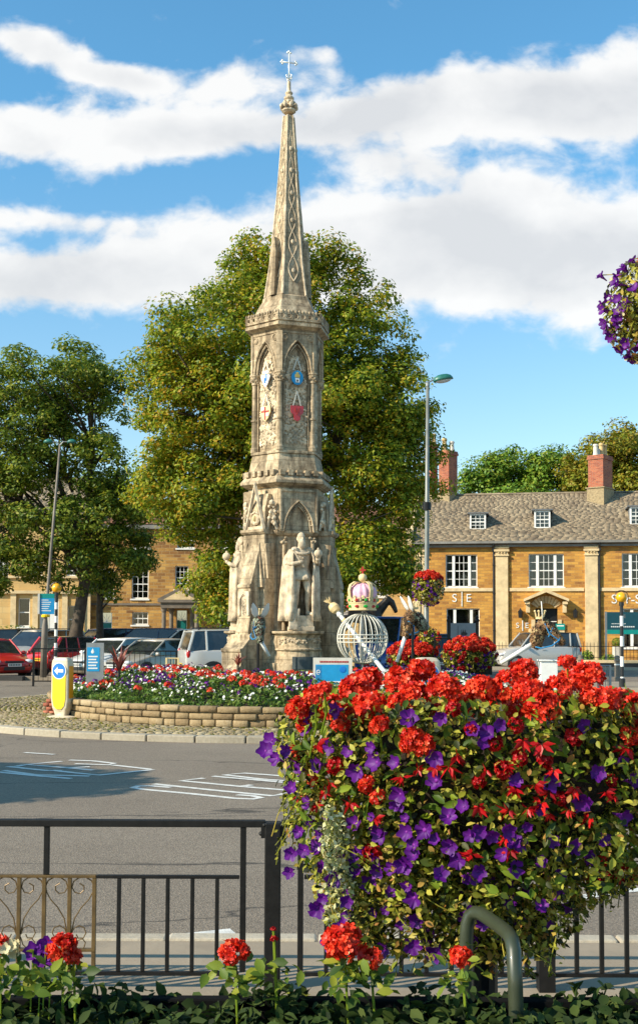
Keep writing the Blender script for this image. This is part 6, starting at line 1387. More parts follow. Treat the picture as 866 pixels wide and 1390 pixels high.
    MB().box(h + .0, h + .022, -.26, .26, .48, .59).build('number_plate', 'plate_white', t)
    MB().box(-h - .02, -h + .0, -.26, .26, .60, .71).build('number_plate', 'plate_yellow', t)
    mb = MB()
    for k in range(7): mb.box(h + .0225, h + .026, -.22 + .064 * k, -.18 + .064 * k, .505, .57); mb.box(-h - .024, -h - .0205, -.22 + .064 * k, -.18 + .064 * k, .625, .69)
    mb.build('plate_characters', 'trim_black', t)
    if rails:
        for s_ in (-1, 1): MB().tube([(A1 - .1, s_ * w2 * .72, zr + .03), (A1 - .25, s_ * w2 * .72, zr + .09), (R1 + .3, s_ * w2 * .70, zr + .09), (R1 + .15, s_ * w2 * .70, zr + .03)], .018, 6).build('roof_rail', 'trim_black', t)
    return t
car('bright red hatchback facing right at the left edge of the road', 'car_red', -17, 43, -48, 4.35, 1.82, 1.49, 'hatch')
car('grey people carrier behind the red cars at left', 'car_grey', 56, 51, 243, 4.6, 1.84, 1.82, 'mpv', rails=True)
car('red car with a black roof behind the black railing panel', 'car_red', 106, 46, 48, 3.9, 1.7, 1.55, 'hatch', roofmat='car_dark')
car('white hatchback facing left behind the blue notice', 'car_white', 158, 43.3, 238, 4.2, 1.77, 1.52, 'estate')
car('silver grey hatchback beside the silver off roader', 'car_grey', 213, 42, 232, 4.3, 1.78, 1.50, 'hatch')
car('large silver off roader with red tail light left of the monument base', 'car_silver', 339, 39.5, 18, 4.8, 1.9, 1.86, 'suv', rails=True)
car('navy blue car at the back between the grey and white cars', 'car_navy', 142, 54, 212, 4.5, 1.85, 1.9, 'suv')
car('navy blue car in front of the stone house window', 'car_navy', 192, 53, 184, 4.6, 1.85, 1.92, 'estate')
car('white car at the back below the columned porch', 'car_white', 252, 52.3, 195, 3.9, 1.75, 1.88, 'mpv')
car('dark car at the back just left of the monument base', 'car_dark', 300, 50, 190, 4.3, 1.8, 1.78, 'mpv')
car('dark car at the far left edge under the tree', 'car_dark', 0, 55, 200, 4.4, 1.8, 1.85, 'mpv')
car('silver car with a dark roof beside the planted horse head at right', 'car_silver', 726, 56.5, 192, 4.3, 1.85, 1.9, 'suv', roofmat='car_dark', z=.05)
car('bright blue van behind the wire globe', 'car_blue', 531, 47.5, 246, 4.4, 1.85, 2.42, 'van', name='parked_van')
car('dark car nose visible right of the street lamp', 'car_dark', 600, 47.5, 262, 4.3, 1.8, 1.72, 'hatch')
# ================================================================== TREES
def tree(name, label, base, trunk_top, lobes, n_cl, per, leaf, mat, tr=.3, cl_r=.95, n_limb=60, flat=.62, bare=0.0, shell=.55, group=None, seed=1, forks=None):
    """lobes: (centre, (rx, ry, rz)) in world metres; leaves sit in clumps near the lobes' skins"""
    global rng
    keep = rng; rng = np.random.default_rng(seed)
    base = Vector(base); t = thing(name, label, 'tree', base, 0, group)
    Cn = []; Wt = np.array([r[0] * r[1] + r[0] * r[2] + r[1] * r[2] for _, r in lobes]); Wt = Wt / Wt.sum()
    for k in range(n_cl):
        i = rng.choice(len(lobes), p=Wt); c, r = lobes[i]; d = unit(1)[0]; s_ = rng.uniform(shell, 1.13) if rng.uniform() < .85 else rng.uniform(.2, .6)
        Cn.append(np.array(c) + d * np.array(r) * s_)
    Cn = np.array(Cn) - np.array(base); tt = np.array(trunk_top) - np.array(base)
    rad = cl_r * rng.uniform(.4, 1.3, n_cl)
    idx = np.repeat(np.arange(n_cl), (per * (rad / cl_r) ** 2).astype(int) + 8); d = unit(len(idx))
    rr = rng.uniform(.25, 1.0, len(idx)) ** .6
    p = Cn[idx] + d * (rad[idx] * rr)[:, None] * [1, 1, flat]; p[:, 2] -= .10 * rad[idx] * (d[:, 0] ** 2 + d[:, 1] ** 2)
    out = Cn[idx] - np.array([0, 0, tt[2] * .8]); out /= np.linalg.norm(out, axis=1, keepdims=True)
    nr = d * .9 + unit(len(idx)) * .8 + out * .3 + [0, 0, .5]
    mesh_np('crown', *stamp(*LEAF, p, nr, leaf * rng.uniform(.7, 1.35, len(idx))), mat, t)
    mb = MB(); tp = [Vector((0, 0, -.1)), Vector(tt) * .3 + Vector((.05, 0, 0)), Vector(tt) * .65, Vector(tt)]
    mb.tube(tp, [tr * 1.25, tr, tr * .85, tr * .6], 12)
    fk = [Vector(tt)] + [Vector(np.array(f) - np.array(base)) for f in (forks or [])]
    for f in fk[1:]: mb.tube([Vector(tt) * .7, Vector(tt) * .85 + (f - Vector(tt)) * .35, f], [tr * .6, tr * .5, tr * .25], 8)
    order = rng.permutation(n_cl)[:n_limb]
    for k in order:
        c = Vector(Cn[k]); s0 = min(fk, key=lambda q: (q - c).length); 
        a = Vector(tt) * rng.uniform(.6, 1.0) if s0 is fk[0] else s0.lerp(Vector(tt), rng.uniform(0, .6)); mid = a.lerp(c, .5) + Vector((rng.normal(0, .25), rng.normal(0, .25), .25))
        mb.tube([a, mid, c], [tr * .26, tr * .14, .015], 5)
    mb.build('trunk', 'bark', t, smooth=True); rng = keep; return t
def pl(px, py, Y, rpx, rpy, ry=None):
    c = P(px, py, Y); k = Y / FPX; return (tuple(c), (rpx * k, ry or rpx * k * .9, rpy * k))
Yt = 43.5
tree('lime_tree', 'large lime tree turning yellow directly behind the stone cross', (P(400, 900, Yt).x, Yt, .15), tuple(P(398, 720, Yt)),
     [pl(375, 405, Yt, 72, 72), pl(300, 470, Yt, 100, 82), pl(455, 450, Yt, 90, 85), pl(262, 560, Yt, 84, 85), pl(500, 545, Yt, 80, 85), pl(390, 560, Yt, 140, 110), pl(278, 668, Yt, 84, 62), pl(508, 650, Yt, 88, 60), pl(310, 760, Yt, 46, 55), pl(490, 745, Yt, 72, 50), pl(455, 800, Yt, 40, 30), pl(285, 800, Yt, 28, 26, 1.0), pl(548, 790, Yt, 22, 14, 1.0), pl(345, 340, Yt, 40, 30), pl(395, 345, Yt, 46, 30), pl(245, 690, Yt, 46, 44), pl(330, 700, Yt, 40, 60), pl(300, 815, Yt, 30, 30, 1.0), pl(555, 600, Yt, 38, 60), pl(450, 355, Yt, 34, 24), pl(520, 735, Yt, 52, 44), pl(222, 500, Yt, 36, 60), pl(545, 500, Yt, 28, 50), pl(580, 650, Yt, 26, 22, 1.2), pl(215, 640, Yt, 40, 46, 1.5)],
     1240, 190, .155, 'leaf_lime', .34, .74, 100, seed=11, forks=[tuple(P(290, 560, Yt)), tuple(P(480, 540, Yt)), tuple(P(385, 430, Yt))])
Yd = 49
tree('plane_tree', 'dark green tree with a leaning trunk at the left edge', (P(92, 900, Yd).x, Yd, .15), tuple(P(128, 720, Yd)),
     [pl(60, 520, Yd, 90, 48), pl(130, 520, Yd, 46, 46), pl(20, 600, Yd, 90, 80), pl(110, 600, Yd, 72, 70), pl(60, 690, Yd, 110, 66), pl(160, 700, Yd, 40, 62), pl(-60, 640, Yd, 80, 120), pl(20, 760, Yd, 58, 44), pl(115, 765, Yd, 62, 48), pl(180, 760, Yd, 26, 20, 1.0), pl(145, 640, Yd, 40, 50), pl(-10, 790, Yd, 26, 18, 1.0), pl(100, 478, Yd, 40, 18)],
     520, 190, .165, 'leaf_dark', .27, .72, 90, seed=5, forks=[tuple(P(60, 600, Yd)), tuple(P(125, 520, Yd)), tuple(P(10, 690, Yd))])
tree('slender_tree', 'slim second tree with thin trunk between the left tree and the stone house', (P(134, 900, 51).x, 51, .15), tuple(P(136, 780, 51)), [pl(150, 700, 51, 40, 40), pl(175, 745, 51, 36, 30), pl(140, 790, 51, 26, 14, .8)], 50, 130, .16, 'leaf_dark', .17, .6, 14, seed=9)
tree('ash_tree', 'feathery green tree beyond the slate roof, left of the brick chimney', (P(700, 900, 84).x, 84, .15), tuple(P(700, 760, 84)), [pl(658, 640, 84, 26, 26), pl(700, 640, 84, 46, 30), pl(750, 645, 84, 46, 34), pl(635, 660, 84, 22, 14), pl(790, 655, 84, 40, 26), pl(700, 690, 84, 80, 30)], 230, 170, .26, 'leaf_green', .4, 1.15, 40, seed=3)
tree('autumn_tree', 'yellowing broad tree beyond the roof at the right edge', (P(850, 900, 80).x, 80, .15), tuple(P(850, 740, 80)), [pl(850, 622, 80, 70, 38), pl(800, 638, 80, 36, 26), pl(900, 650, 80, 60, 56), pl(835, 660, 80, 60, 30), pl(770, 655, 80, 16, 14)], 240, 170, .26, 'leaf_autumn', .45, 1.1, 40, seed=4)
# off to the left, outside the frame: the tree whose shade lies on the road
tree('street_tree', 'street tree standing outside the left edge of the view', (-14.2, 10.2, 0), (-14.0, 10.2, 3.2), [((-13.6, 10.4, 5.7), (3.0, 1.5, 1.1)), ((-15.5, 10.2, 6.4), (2.6, 1.6, 1.2)), ((-11.9, 10.9, 5.25), (1.6, .8, .5))], 260, 90, .3, 'leaf_dark', .22, .6, 14, seed=21, shell=.2)
def hedge(px0, px1, Y, h, label, mat='leaf_dark'):
    a, b = P(px0, 880, Y).x, P(px1, 880, Y).x; t = thing('clipped_hedge', label, 'hedge', ((a + b) / 2, Y, .2)); W = b - a; n = int(2600 * W / 4)
    p = np.column_stack([rng.uniform(-W / 2, W / 2, n), rng.uniform(-.4, .4, n), rng.uniform(0, h, n) + .1 * np.sin(rng.uniform(0, 6, n))])
    mesh_np('foliage', *stamp(*LEAF, p, unit(n) + [0, -.4, .5], rng.uniform(.08, .16, n)), mat, t); MB().box(-W / 2, W / 2, -.3, .3, 0, h * .85).build('inner_stems', 'bark', t)
hedge(-30, 48, 57.8, 1.9, 'dark hedge below the white windows at the far left'); hedge(96, 128, 57.8, 1.6, 'dark low hedge behind the grey people carrier')

# ================================================================== FLOWERS
def petal_disc(n, r, cup, inner=.15):
    vs = [(0, 0, -.25 * cup)]; fs = []
    for k in range(n):
        a0 = 2 * math.pi * k / n; w_ = math.pi / n * .98
        vs += [(r * .55 * math.cos(a0 - w_ * .8), r * .55 * math.sin(a0 - w_ * .8), .05 * cup), (r * math.cos(a0 - w_ * .45), r * math.sin(a0 - w_ * .45), .12 * cup), (r * 1.03 * math.cos(a0 + w_ * .45), r * 1.03 * math.sin(a0 + w_ * .45), .10 * cup), (r * .55 * math.cos(a0 + w_ * .8), r * .55 * math.sin(a0 + w_ * .8), .05 * cup)]
        b = 1 + 4 * k; fs += [(0, b, b + 1), (0, b + 1, b + 2), (0, b + 2, b + 3)]
    for k in range(n): fs.append((0, 4 + 4 * k, 1 + 4 * ((k + 1) % n)))
    return vs, fs
def lobed(n, notch, cup):
    vs = [(0, 0, -.22 * cup)]; 
    for k in range(n):
        a0 = 2 * math.pi * k / n
        for f_, r in ((-.5, notch), (-.3, .44), (-.1, .5), (.1, .5), (.3, .44)): a = a0 + f_ * 2 * math.pi / n; vs.append((r * math.cos(a), r * math.sin(a), (.10 if r > .45 else .03) * cup))
    m_ = 5 * n; return vs, [(0, 1 + k, 1 + (k + 1) % m_) for k in range(m_)]
PETUNIA = lobed(5, .36, 1.3); FLORET = lobed(5, .24, .8); DOT = lobed(3, .3, .5)
def geranium_mesh(seed, full=1.0):
    global rng
    keep = rng; rng = np.random.default_rng(seed); n = int(74 * full); d = unit(n * 2); d = d[d[:, 2] > -.45][:n]
    r = .046 * rng.uniform(.82, 1.12, len(d)); p = d * r[:, None] * [1, 1, .82]
    V, I, S = stamp(*FLORET, p, d + unit(len(d)) * .45, rng.uniform(.024, .033, len(d)))
    V2, I2, S2 = stamp(*FLORET, p * .8, d + unit(len(d)) * .7, rng.uniform(.020, .028, len(d)))
    V, I, S = merge([(V, I, S), (V2, I2, S2)]); rng = keep; return V, I, S
GER = []; GERC = []
def as_mesh(name, V, I, S, mat):
    o = mesh_np(name, V, I, S, mat); me = o.data; bpy.data.objects.remove(o); return me
for k in range(5): GER.append(as_mesh('geranium_head', *geranium_mesh(30 + k), 'petal_red'))
for k in range(2): GERC.append(as_mesh('geranium_head', *geranium_mesh(50 + k, .7), 'petal_crimson'))
pv = []
for k in range(4):
    V, I, S = stamp(*PETUNIA, [(0, 0, 0)], [(rng.normal(0, .05), rng.normal(0, .05), 1)], .058); mb = MB(); mb.tube([(0, 0, -.012), (0, 0, -.03), (.003 * k, 0, -.05)], [.010, .005, .003], 6)
    tube = (np.array(mb.v), np.concatenate([np.array(f) for f in mb.f]), np.array([len(f) for f in mb.f])); V += rng.normal(0, .0018, V.shape)
    pv.append(as_mesh('petunia', *merge([(V, I, S), tube]), 'petal_violet'))
V, I, S = stamp(*PETUNIA, [(0, 0, 0)], [(0, 0, 1)], .058); CRM = as_mesh('pale_flower', V, I, S, 'petal_cream')
# trailing red begonia: long petals hanging from a point
def begonia_mesh(seed):
    r_ = random.Random(seed); parts = []; LP = ([(0, 0, 0), (.2, .35, .05), (0, 1, 0), (-.2, .35, .05)], [(0, 1, 2), (0, 2, 3)])
    n = 11; d = np.array([(r_.uniform(-1, 1), r_.uniform(-1, 1), r_.uniform(-1.1, .2)) for _ in range(n)]); d /= np.linalg.norm(d, axis=1, keepdims=True)
    F = np.zeros((n, 3, 3)); 
    for i, q in enumerate(d):
        y = Vector(q); x = y.orthogonal().normalized(); x = Matrix.Rotation(r_.uniform(0, 6), 3, y) @ x; z = x.cross(y); F[i] = np.array([[x[j], y[j], z[j]] for j in range(3)])
    return as_mesh('begonia_flower', *stamp(*LP, d * .004, d, [r_.uniform(.03, .048) for _ in range(n)], F=F), 'petal_crimson')
BEG = [begonia_mesh(k) for k in range(4)]
def put(me, parent, loc, nrm=None, s=1.0, spin=None, name=None):
    o = bpy.data.objects.new(name or me.name.split('.')[0], me); COL.objects.link(o); o.parent = parent; o.location = loc
    q = Vector(nrm if nrm is not None else (0, 0, 1)).to_track_quat('Z', 'Y'); o.rotation_mode = 'QUATERNION'
    from mathutils import Quaternion
    o.rotation_quaternion = q @ Quaternion((0, 0, 1), random.uniform(0, 6.28) if spin is None else spin); o.scale = (s,) * 3; return o

# ------------------------------------------------------------------ the great foreground basket
YB = 3.2; KB = FPX / YB
bx = P(655, 1110, YB); bk = thing('flower_basket', 'huge overflowing basket of red geraniums and purple petunias in the right foreground', 'flower basket', (bx.x, YB, 0))
bk_i = Vector((-bx.x, -YB, 0))
# outline rows: photo row, left, right
OUT = [(915, 470, 800), (940, 415, 880), (975, 392, 925), (1010, 388, 950), (1050, 392, 965), (1090, 400, 968), (1130, 412, 955), (1160, 420, 930), (1185, 428, 850), (1215, 436, 800), (1245, 446, 780), (1275, 462, 755), (1305, 480, 730), (1335, 520, 690)]
oy = np.array([o[0] for o in OUT]); ol = np.array([o[1] for o in OUT]); orr = np.array([o[2] for o in OUT])
def bsurf(n, ylo=930, yhi=1325, k0=.8, k1=1.04, ypow=1.0):
    """points on the skin of the flower mass, all the way round"""
    py = ylo + (yhi - ylo) * rng.uniform(0, 1, n) ** ypow; l, r = np.interp(py, oy, ol), np.interp(py, oy, orr); c, hw = (l + r) / 2, (r - l) / 2
    a = rng.uniform(0, 2 * np.pi, n); k = rng.uniform(k0, k1, n); dep = np.minimum(hw, 210) * .85
    X_ = c + hw * k * np.sin(a); Yo = -dep * k * np.cos(a)
    pts = np.array([P(x, y, YB) for x, y in zip(X_, py)]); pts[:, 1] += Yo / KB; pts[:, 0] += 0; nr = np.column_stack([np.sin(a), -np.cos(a) * .85, np.full(n, .35)]); pts[:, 0] -= bx.x; pts[:, 1] -= YB
    return pts, nr, py
# liner bowl and soil
rows = []
for py in (975, 1010, 1060, 1120, 1170, 1200):
    l, r = np.interp(py, oy, ol) + 75, np.interp(py, oy, orr) - 75; c = P((l + r) / 2, py, YB) + bk_i; hw = (r - l) / 2 / KB * (1 - max(0, (py - 1060)) / 320)
    rows.append([Vector((c.x + hw * math.cos(q), hw * .62 * math.sin(q), c.z)) for q in np.linspace(0, 2 * math.pi, 25)[:-1]])
MB().loft(rows).build('liner_bowl', 'soil', bk, smooth=True)
MB().tube([(0, 0, 0.1), (0, 0, P(655, 1190, YB).z)], .04, 12).build('stand_post', 'black_paint', bk)
# leaves: many small, some large
p1, n1, py1 = bsurf(33000, 945, 1270, .60, 1.07, 1.15); kp = (np.sin(p1[:, 0] * 31) * np.sin(p1[:, 2] * 27 + 1) + np.sin(p1[:, 0] * 13 + p1[:, 2] * 17) * .7 + rng.normal(0, .6, len(p1))) > -.55; p1 = p1[kp]; n1 = n1[kp]; mesh_np('small_leaves', *stamp(*LEAF6, p1, n1 + unit(len(p1)) * 1.1 + [0, 0, .3], rng.uniform(.012, .028, len(p1))), 'leaf_basket', bk)
p2, n2, _ = bsurf(1500, 940, 1180, .78, 1.05); mesh_np('large_leaves', *stamp(*LEAF6, p2, n2 + unit(len(p2)) * .8 + [0, 0, .2], np.column_stack([rng.uniform(.025, .045, len(p2)), rng.uniform(.028, .055, len(p2)), np.full(len(p2), .05)])), 'leaf_big', bk)
# trailing stems with little leaves, falling below and out at the left
def trails(n, spec, mat, name, leafs=(.012, .022), per=34):
    P_, N_ = [], []; mb = MB()
    for k in range(n):
        a, e, sag = spec(k); a, e = Vector(a), Vector(e); pts = []
        for f_ in np.linspace(0, 1, 9):
            q = a.lerp(e, f_); q.z += sag * math.sin(math.pi * f_) ; q += Vector((.012 * math.sin(f_ * 9 + k), .012 * math.cos(f_ * 7 + k), 0)); pts.append(q)
        mb.tube(pts, .0016, 4)
        for f_ in rng.uniform(0.02, 1, per): i = min(7, int(f_ * 8)); P_.append(tuple(pts[i].lerp(pts[i + 1], f_ * 8 - i) + Vector(rng.normal(0, .007, 3)))); N_.append(tuple(rng.normal(0, 1, 3) + [0, -.3, .6]))
    mb.build(name + '_stems', 'leaf_basket', bk); mesh_np(name + '_leaves', *stamp(*LEAF, P_, N_, rng.uniform(*leafs, len(P_))), mat, bk)
def L_(px, py, dy=0.0): return P(px, py, YB + dy) + bk_i
trails(80, lambda k: (L_(random.uniform(440, 780), random.uniform(1120, 1180), random.uniform(-.35, .1)), L_(random.uniform(450, 770), random.uniform(1230, 1330), random.uniform(-.38, .1)), .0), 'leaf_basket', 'trailing', (.014, .028), 44)
trails(16, lambda k: (L_(random.uniform(415, 450), random.uniform(950, 1120), -.1), L_(random.uniform(362, 410), random.uniform(1010, 1200), random.uniform(-.25, 0)), .04), 'leaf_basket', 'side', (.010, .02), 22)
trails(13, lambda k: (L_(random.uniform(440, 470), random.uniform(1080, 1120), -.25), L_(random.uniform(440, 490), random.uniform(1180, 1300), random.uniform(-.32, -.2)), .01), 'leaf_silver', 'silver', (.012, .024), 56)
trails(14, lambda k: (L_(random.uniform(800, 860), random.uniform(1080, 1120), -.2), L_(random.uniform(790, 875), random.uniform(1180, 1240), random.uniform(-.3, .05)), .02), 'leaf_basket', 'right', (.012, .024), 34)
# geranium heads
HEADS = [(405, 962, 50), (428, 944, 44), (412, 985, 30), (450, 962, 60), (440, 935, 30), (482, 938, 66), (462, 985, 36), (500, 925, 60), (478, 965, 66), (503, 958, 60), (515, 985, 40), (545, 925, 66), (563, 945, 60), (573, 910, 56), (540, 955, 40), (603, 935, 60), (628, 945, 46), (588, 965, 36), (655, 935, 60), (672, 955, 50), (690, 930, 60), (712, 912, 56), (718, 940, 60), (735, 960, 66), (700, 965, 44), (757, 938, 56), (775, 925, 60), (796, 920, 66), (800, 945, 40), (820, 952, 62), (846, 955, 60), (870, 960, 60), (900, 965, 60), (880, 985, 50), (770, 900, 36), (608, 975, 34), (650, 965, 40)]
for i, (px, py, sz) in enumerate(HEADS):
    dy = random.uniform(-.36, -.05) if py > 930 else random.uniform(-.2, .1); c = L_(px, py, dy); s_ = (sz / 66) * .93
    put(GER[i % 5], bk, c, (random.uniform(-.3, .2), random.uniform(-.7, -.2), 1), s_)
    e = L_(px + random.uniform(-12, 12), py + random.uniform(50, 90), dy * .7); MB().tube([c, c.lerp(e, .5) + Vector((.01, 0, 0)), e], .0028, 5).build('flower_stem', 'leaf_big', bk)

LOW = [(560, 1003, 46, 0), (575, 1012, 40, 0), (552, 1012, 30, 0), (615, 962, 30, 1), (683, 1045, 34, 1), (705, 1030, 30, 1), (672, 1010, 30, 1), (455, 1040, 34, 1), (497, 1065, 34, 0), (512, 1082, 30, 0), (400, 1022, 30, 0), (425, 1058, 26, 0), (505, 1160, 36, 1), (650, 1061, 26, 1), (740, 1032, 28, 1), (760, 1085, 26, 1), (700, 985, 30, 1), (640, 990, 26, 1), (780, 1000, 34, 1), (830, 1060, 24, 1), (855, 1000, 40, 0)]
for i, (px, py, sz, c_) in enumerate(LOW):
    l, r = np.interp(py, oy, ol), np.interp(py, oy, orr); f_ = (px - (l + r) / 2) / ((r - l) / 2); dy = -min((r - l) / 2, 210) * .85 / KB * math.sqrt(max(.05, 1 - f_ * f_)) - .01
    put((GERC if c_ else GER)[i % 2], bk, L_(px, py, dy), (f_, -1, .5), sz / 66 * .9)
def skin(px, py, out=.01):
    l, r = float(np.interp(py, oy, ol)), float(np.interp(py, oy, orr)); f_ = (px - (l + r) / 2) / ((r - l) / 2); f_ = max(-1, min(1, f_)); d = min((r - l) / 2, 210) * .85 / KB
    return L_(px, py, -d * math.sqrt(max(.02, 1 - f_ * f_)) - out), f_
PET = [(397, 1037), (388, 1020), (366, 1005), (373, 1030), (360, 1018), (395, 1070), (415, 990), (447, 1015), (472, 1020), (455, 965), (418, 968), (503, 1015), (508, 1035), (482, 1048), (430, 1040), (405, 1045), (535, 1035), (555, 975), (590, 1030), (642, 990), (655, 1010), (598, 975), (678, 985), (660, 995), (540, 1080), (420, 1115), (448, 1112), (480, 1118), (550, 1130), (575, 1128), (590, 1140), (560, 1160), (548, 1175), (608, 1108), (628, 1095), (610, 1150), (690, 1128), (705, 1148), (750, 1142), (735, 1100), (792, 985), (748, 1062), (812, 1050), (820, 1140), (848, 1110), (430, 1150), (412, 1155), (405, 1130), (395, 1160), (437, 1178), (392, 1185), (452, 1195), (470, 1225), (462, 1260), (438, 1220), (430, 1235), (448, 1280), (560, 1222), (575, 1235), (530, 1180), (600, 1195), (625, 1215), (650, 1185), (668, 1200), (690, 1225), (715, 1210), (640, 1240), (655, 1255), (610, 1260), (580, 1270), (560, 1285), (640, 1280), (705, 1250), (735, 1230), (758, 1215), (760, 1190), (790, 1090), (700, 1060), (650, 1130), (515, 1135), (500, 1200), (480, 1180), (545, 1255), (520, 1290), (700, 1180), (800, 1165), (780, 1150), (735, 1170), (675, 1265), (860, 1060), (845, 1035), (885, 1030), (900, 1100), (620, 1170), (590, 1295), (690, 1200), (462, 1150), (590, 1060)]
for i, (px, py) in enumerate(PET):
    l = float(np.interp(py, oy, ol)); 
    if px < l + 6 or py > 1190: c, f_ = L_(px, py, random.uniform(-.38, -.2)), -.4
    else: c, f_ = skin(px, py, .02)
    put(pv[i % 4], bk, c, (f_ * .8 + random.uniform(-.5, .3), -1, random.uniform(-.3, .5)), random.uniform(.55, .92))
for i in range(40):
    py = random.uniform(1090, 1265); px = random.uniform(float(np.interp(py, oy, ol)) + 12, 560 if i % 2 else 770); c, f_ = skin(px, py, .02)
    put(pv[i % 4], bk, c, (f_ * .8 + random.uniform(-.5, .3), -1, random.uniform(-.5, .4)), random.uniform(.4, .75))
BG = [(440, 1075), (448, 1062), (405, 1080), (430, 1092), (567, 1045), (590, 1042), (610, 1040), (690, 1040), (726, 1065), (735, 1090), (745, 1105), (716, 1098), (745, 1075), (752, 1045), (780, 1070), (700, 1070), (510, 1110), (685, 1140), (692, 1155), (770, 1100), (822, 1075), (834, 1080), (650, 1095), (640, 1160), (815, 1180), (835, 1190), (850, 1175), (842, 1195), (825, 1165), (800, 1110), (862, 1190), (806, 1192), (475, 1090), (735, 1010), (850, 1015), (870, 1040), (430, 1010), (660, 1045), (710, 1005), (545, 1055), (690, 1100), (620, 1025)]
for i, (px, py) in enumerate(BG):
    c, f_ = skin(px, py, .025); put(BEG[i % 4], bk, c, (f_ * .4, -.4, 1), random.uniform(.5, .85))

# ------------------------------------------------------------------ smaller baskets and troughs
def ball_basket(o, r, n_leaf, leaf, label, nr=(14, 30), cols=(('petal_violet', 'petunias', .5), ('petal_red', 'geraniums', .2), ('petal_cream', 'pale_flowers', .15)), fl=.05, zsq=1.1, top_red=True, hang=None):
    t = thing('hanging_basket', label, 'flower basket', o); d = unit(n_leaf); p = d * [r, r, r * zsq] * rng.uniform(.55, 1.08, (n_leaf, 1)); lm = 'leaf_basket'
    mesh_np('foliage', *stamp(*LEAF, p, d + unit(n_leaf) * .7, leaf * rng.uniform(.7, 1.3, n_leaf)), lm, t)
    MB().lathe([(r * .1, -r * .7), (r * .45, -r * .5), (r * .6, 0), (0, .01)], 14).build('liner_bowl', 'soil', t)
    ms = {'petunias': pv[0], 'geraniums': GER[0], 'pale_flowers': CRM, 'cream_flowers': CRM}
    for mt, nm, dens in cols:
        n = min(100, int(n_leaf * .045 * dens * 2)); d = unit(n)
        if nm == 'geraniums' and top_red: d[:, 2] = np.abs(d[:, 2]) * .5 + .75; d /= np.linalg.norm(d, axis=1, keepdims=True)
        q = d * [r, r, r * zsq] * 1.05; me = ms[nm]; sz = {'petunias': fl / .058, 'geraniums': fl * 1.7 / .1, 'pale_flowers': fl / .058, 'cream_flowers': fl / .058}[nm]
        for a_, b_ in zip(q, d): put(me, t, tuple(a_), tuple(b_ + rng.normal(0, .3, 3)), sz * random.uniform(.7, 1.15))
    if hang:
        mb = MB()
        for k in range(3): a = 2.1 * k; mb.tube([(r * .6 * math.cos(a), r * .6 * math.sin(a), 0), hang], .004, 4)
        mb.build('chains', 'black_paint', t)
    return t
c = P(581, 800, 37.3); ball_basket((c.x, 37.3, c.z), .5, 1500, .11, 'hanging flower basket with red top strapped to the street lamp', fl=.12)
c = P(582, 868, 36.9); ball_basket((c.x, 36.9, c.z), .34, 600, .11, 'small mauve flower basket low on the street lamp', fl=.09, top_red=False, cols=(('petal_violet', 'petunias', .3), ('petal_crimson', 'geraniums', .3)))
c = P(888, 420, 3.0); hb = ball_basket((c.x, 3.0, c.z), .125, 3000, .018, 'hanging basket of purple and cream petunias cut off by the right edge', fl=.03, zsq=1.15, cols=(('petal_violet', 'petunias', .5), ('petal_cream', 'cream_flowers', .22), ('petal_red', 'geraniums', .012)), hang=(0, 0, .5), top_red=False)
trl = MB(); q_ = []
for k in range(16):
    a = random.uniform(0, 6.28); e = Vector((.14 * math.cos(a), .14 * math.sin(a), random.uniform(-.15, .13))); trl.tube([(0, 0, 0), e * .7 + Vector((0, 0, .03)), e], .0015, 4); q_.append(e)
trl.build('stray_stems', 'leaf_basket', hb)
for e in q_: put(pv[0], hb, e, tuple(e + Vector((0, -.05, 0))), .5)
# bracket arm that carries it, from a post outside the frame
pt = thing('basket_post', 'black post with bracket arm outside the right edge holding the hanging basket', 'post', (c.x + .42, 3.0, 0)); zt_ = c.z + .52
MB().tube([(0, 0, .1), (0, 0, zt_ + .05)], .03, 10).build('post', 'black_paint', pt); MB().tube([(0, 0, zt_ - .02), (-.42, 0, zt_ - .02)], .01, 6).build('arm', 'black_paint', pt)
def trough(px0, px1, pyt, pyb, Y, label):
    a, b = P(px0, pyt, Y), P(px1, pyb, Y); W = b.x - a.x; H = a.z - b.z; o = Vector(((a.x + b.x) / 2, Y, max(.1, b.z))); t = thing('flower_trough', label, 'planter', o)
    n = 2600; d = unit(n); d[:, 2] = d[:, 2]; p = d * [W / 2, .55, H / 2] * rng.uniform(.6, 1.05, (n, 1)) + [0, 0, H / 2]; mesh_np('foliage', *stamp(*LEAF, p, d + unit(n) * .8 + [0, 0, .3], rng.uniform(.07, .14, n)), 'leaf_basket', t)
    for me, m_, up_, sz in ((GER[1], 46, 1, 1.9), (GERC[0], 34, 0, 1.4), (pv[1], 60, 0, 1.6)):
        d = unit(m_)
        if up_: d[:, 2] = np.abs(d[:, 2]) * .7 + .35
        d[:, 1] = -np.abs(d[:, 1]); d /= np.linalg.norm(d, axis=1, keepdims=True); q = d * [W / 2, .57, H / 2] + [0, 0, H / 2]
        for a_, b_ in zip(q, d): put(me, t, tuple(a_), tuple(b_ + rng.normal(0, .3, 3)), sz * random.uniform(.7, 1.2))
    MB().box(-W * .4, W * .4, -.2, .2, .0, .25).build('box', 'soil', t)
trough(525, 594, 872, 915, 33, 'red geranium trough left of the street lamp foot'); trough(600, 674, 864, 916, 32.5, 'red geranium trough below the grey notice board')

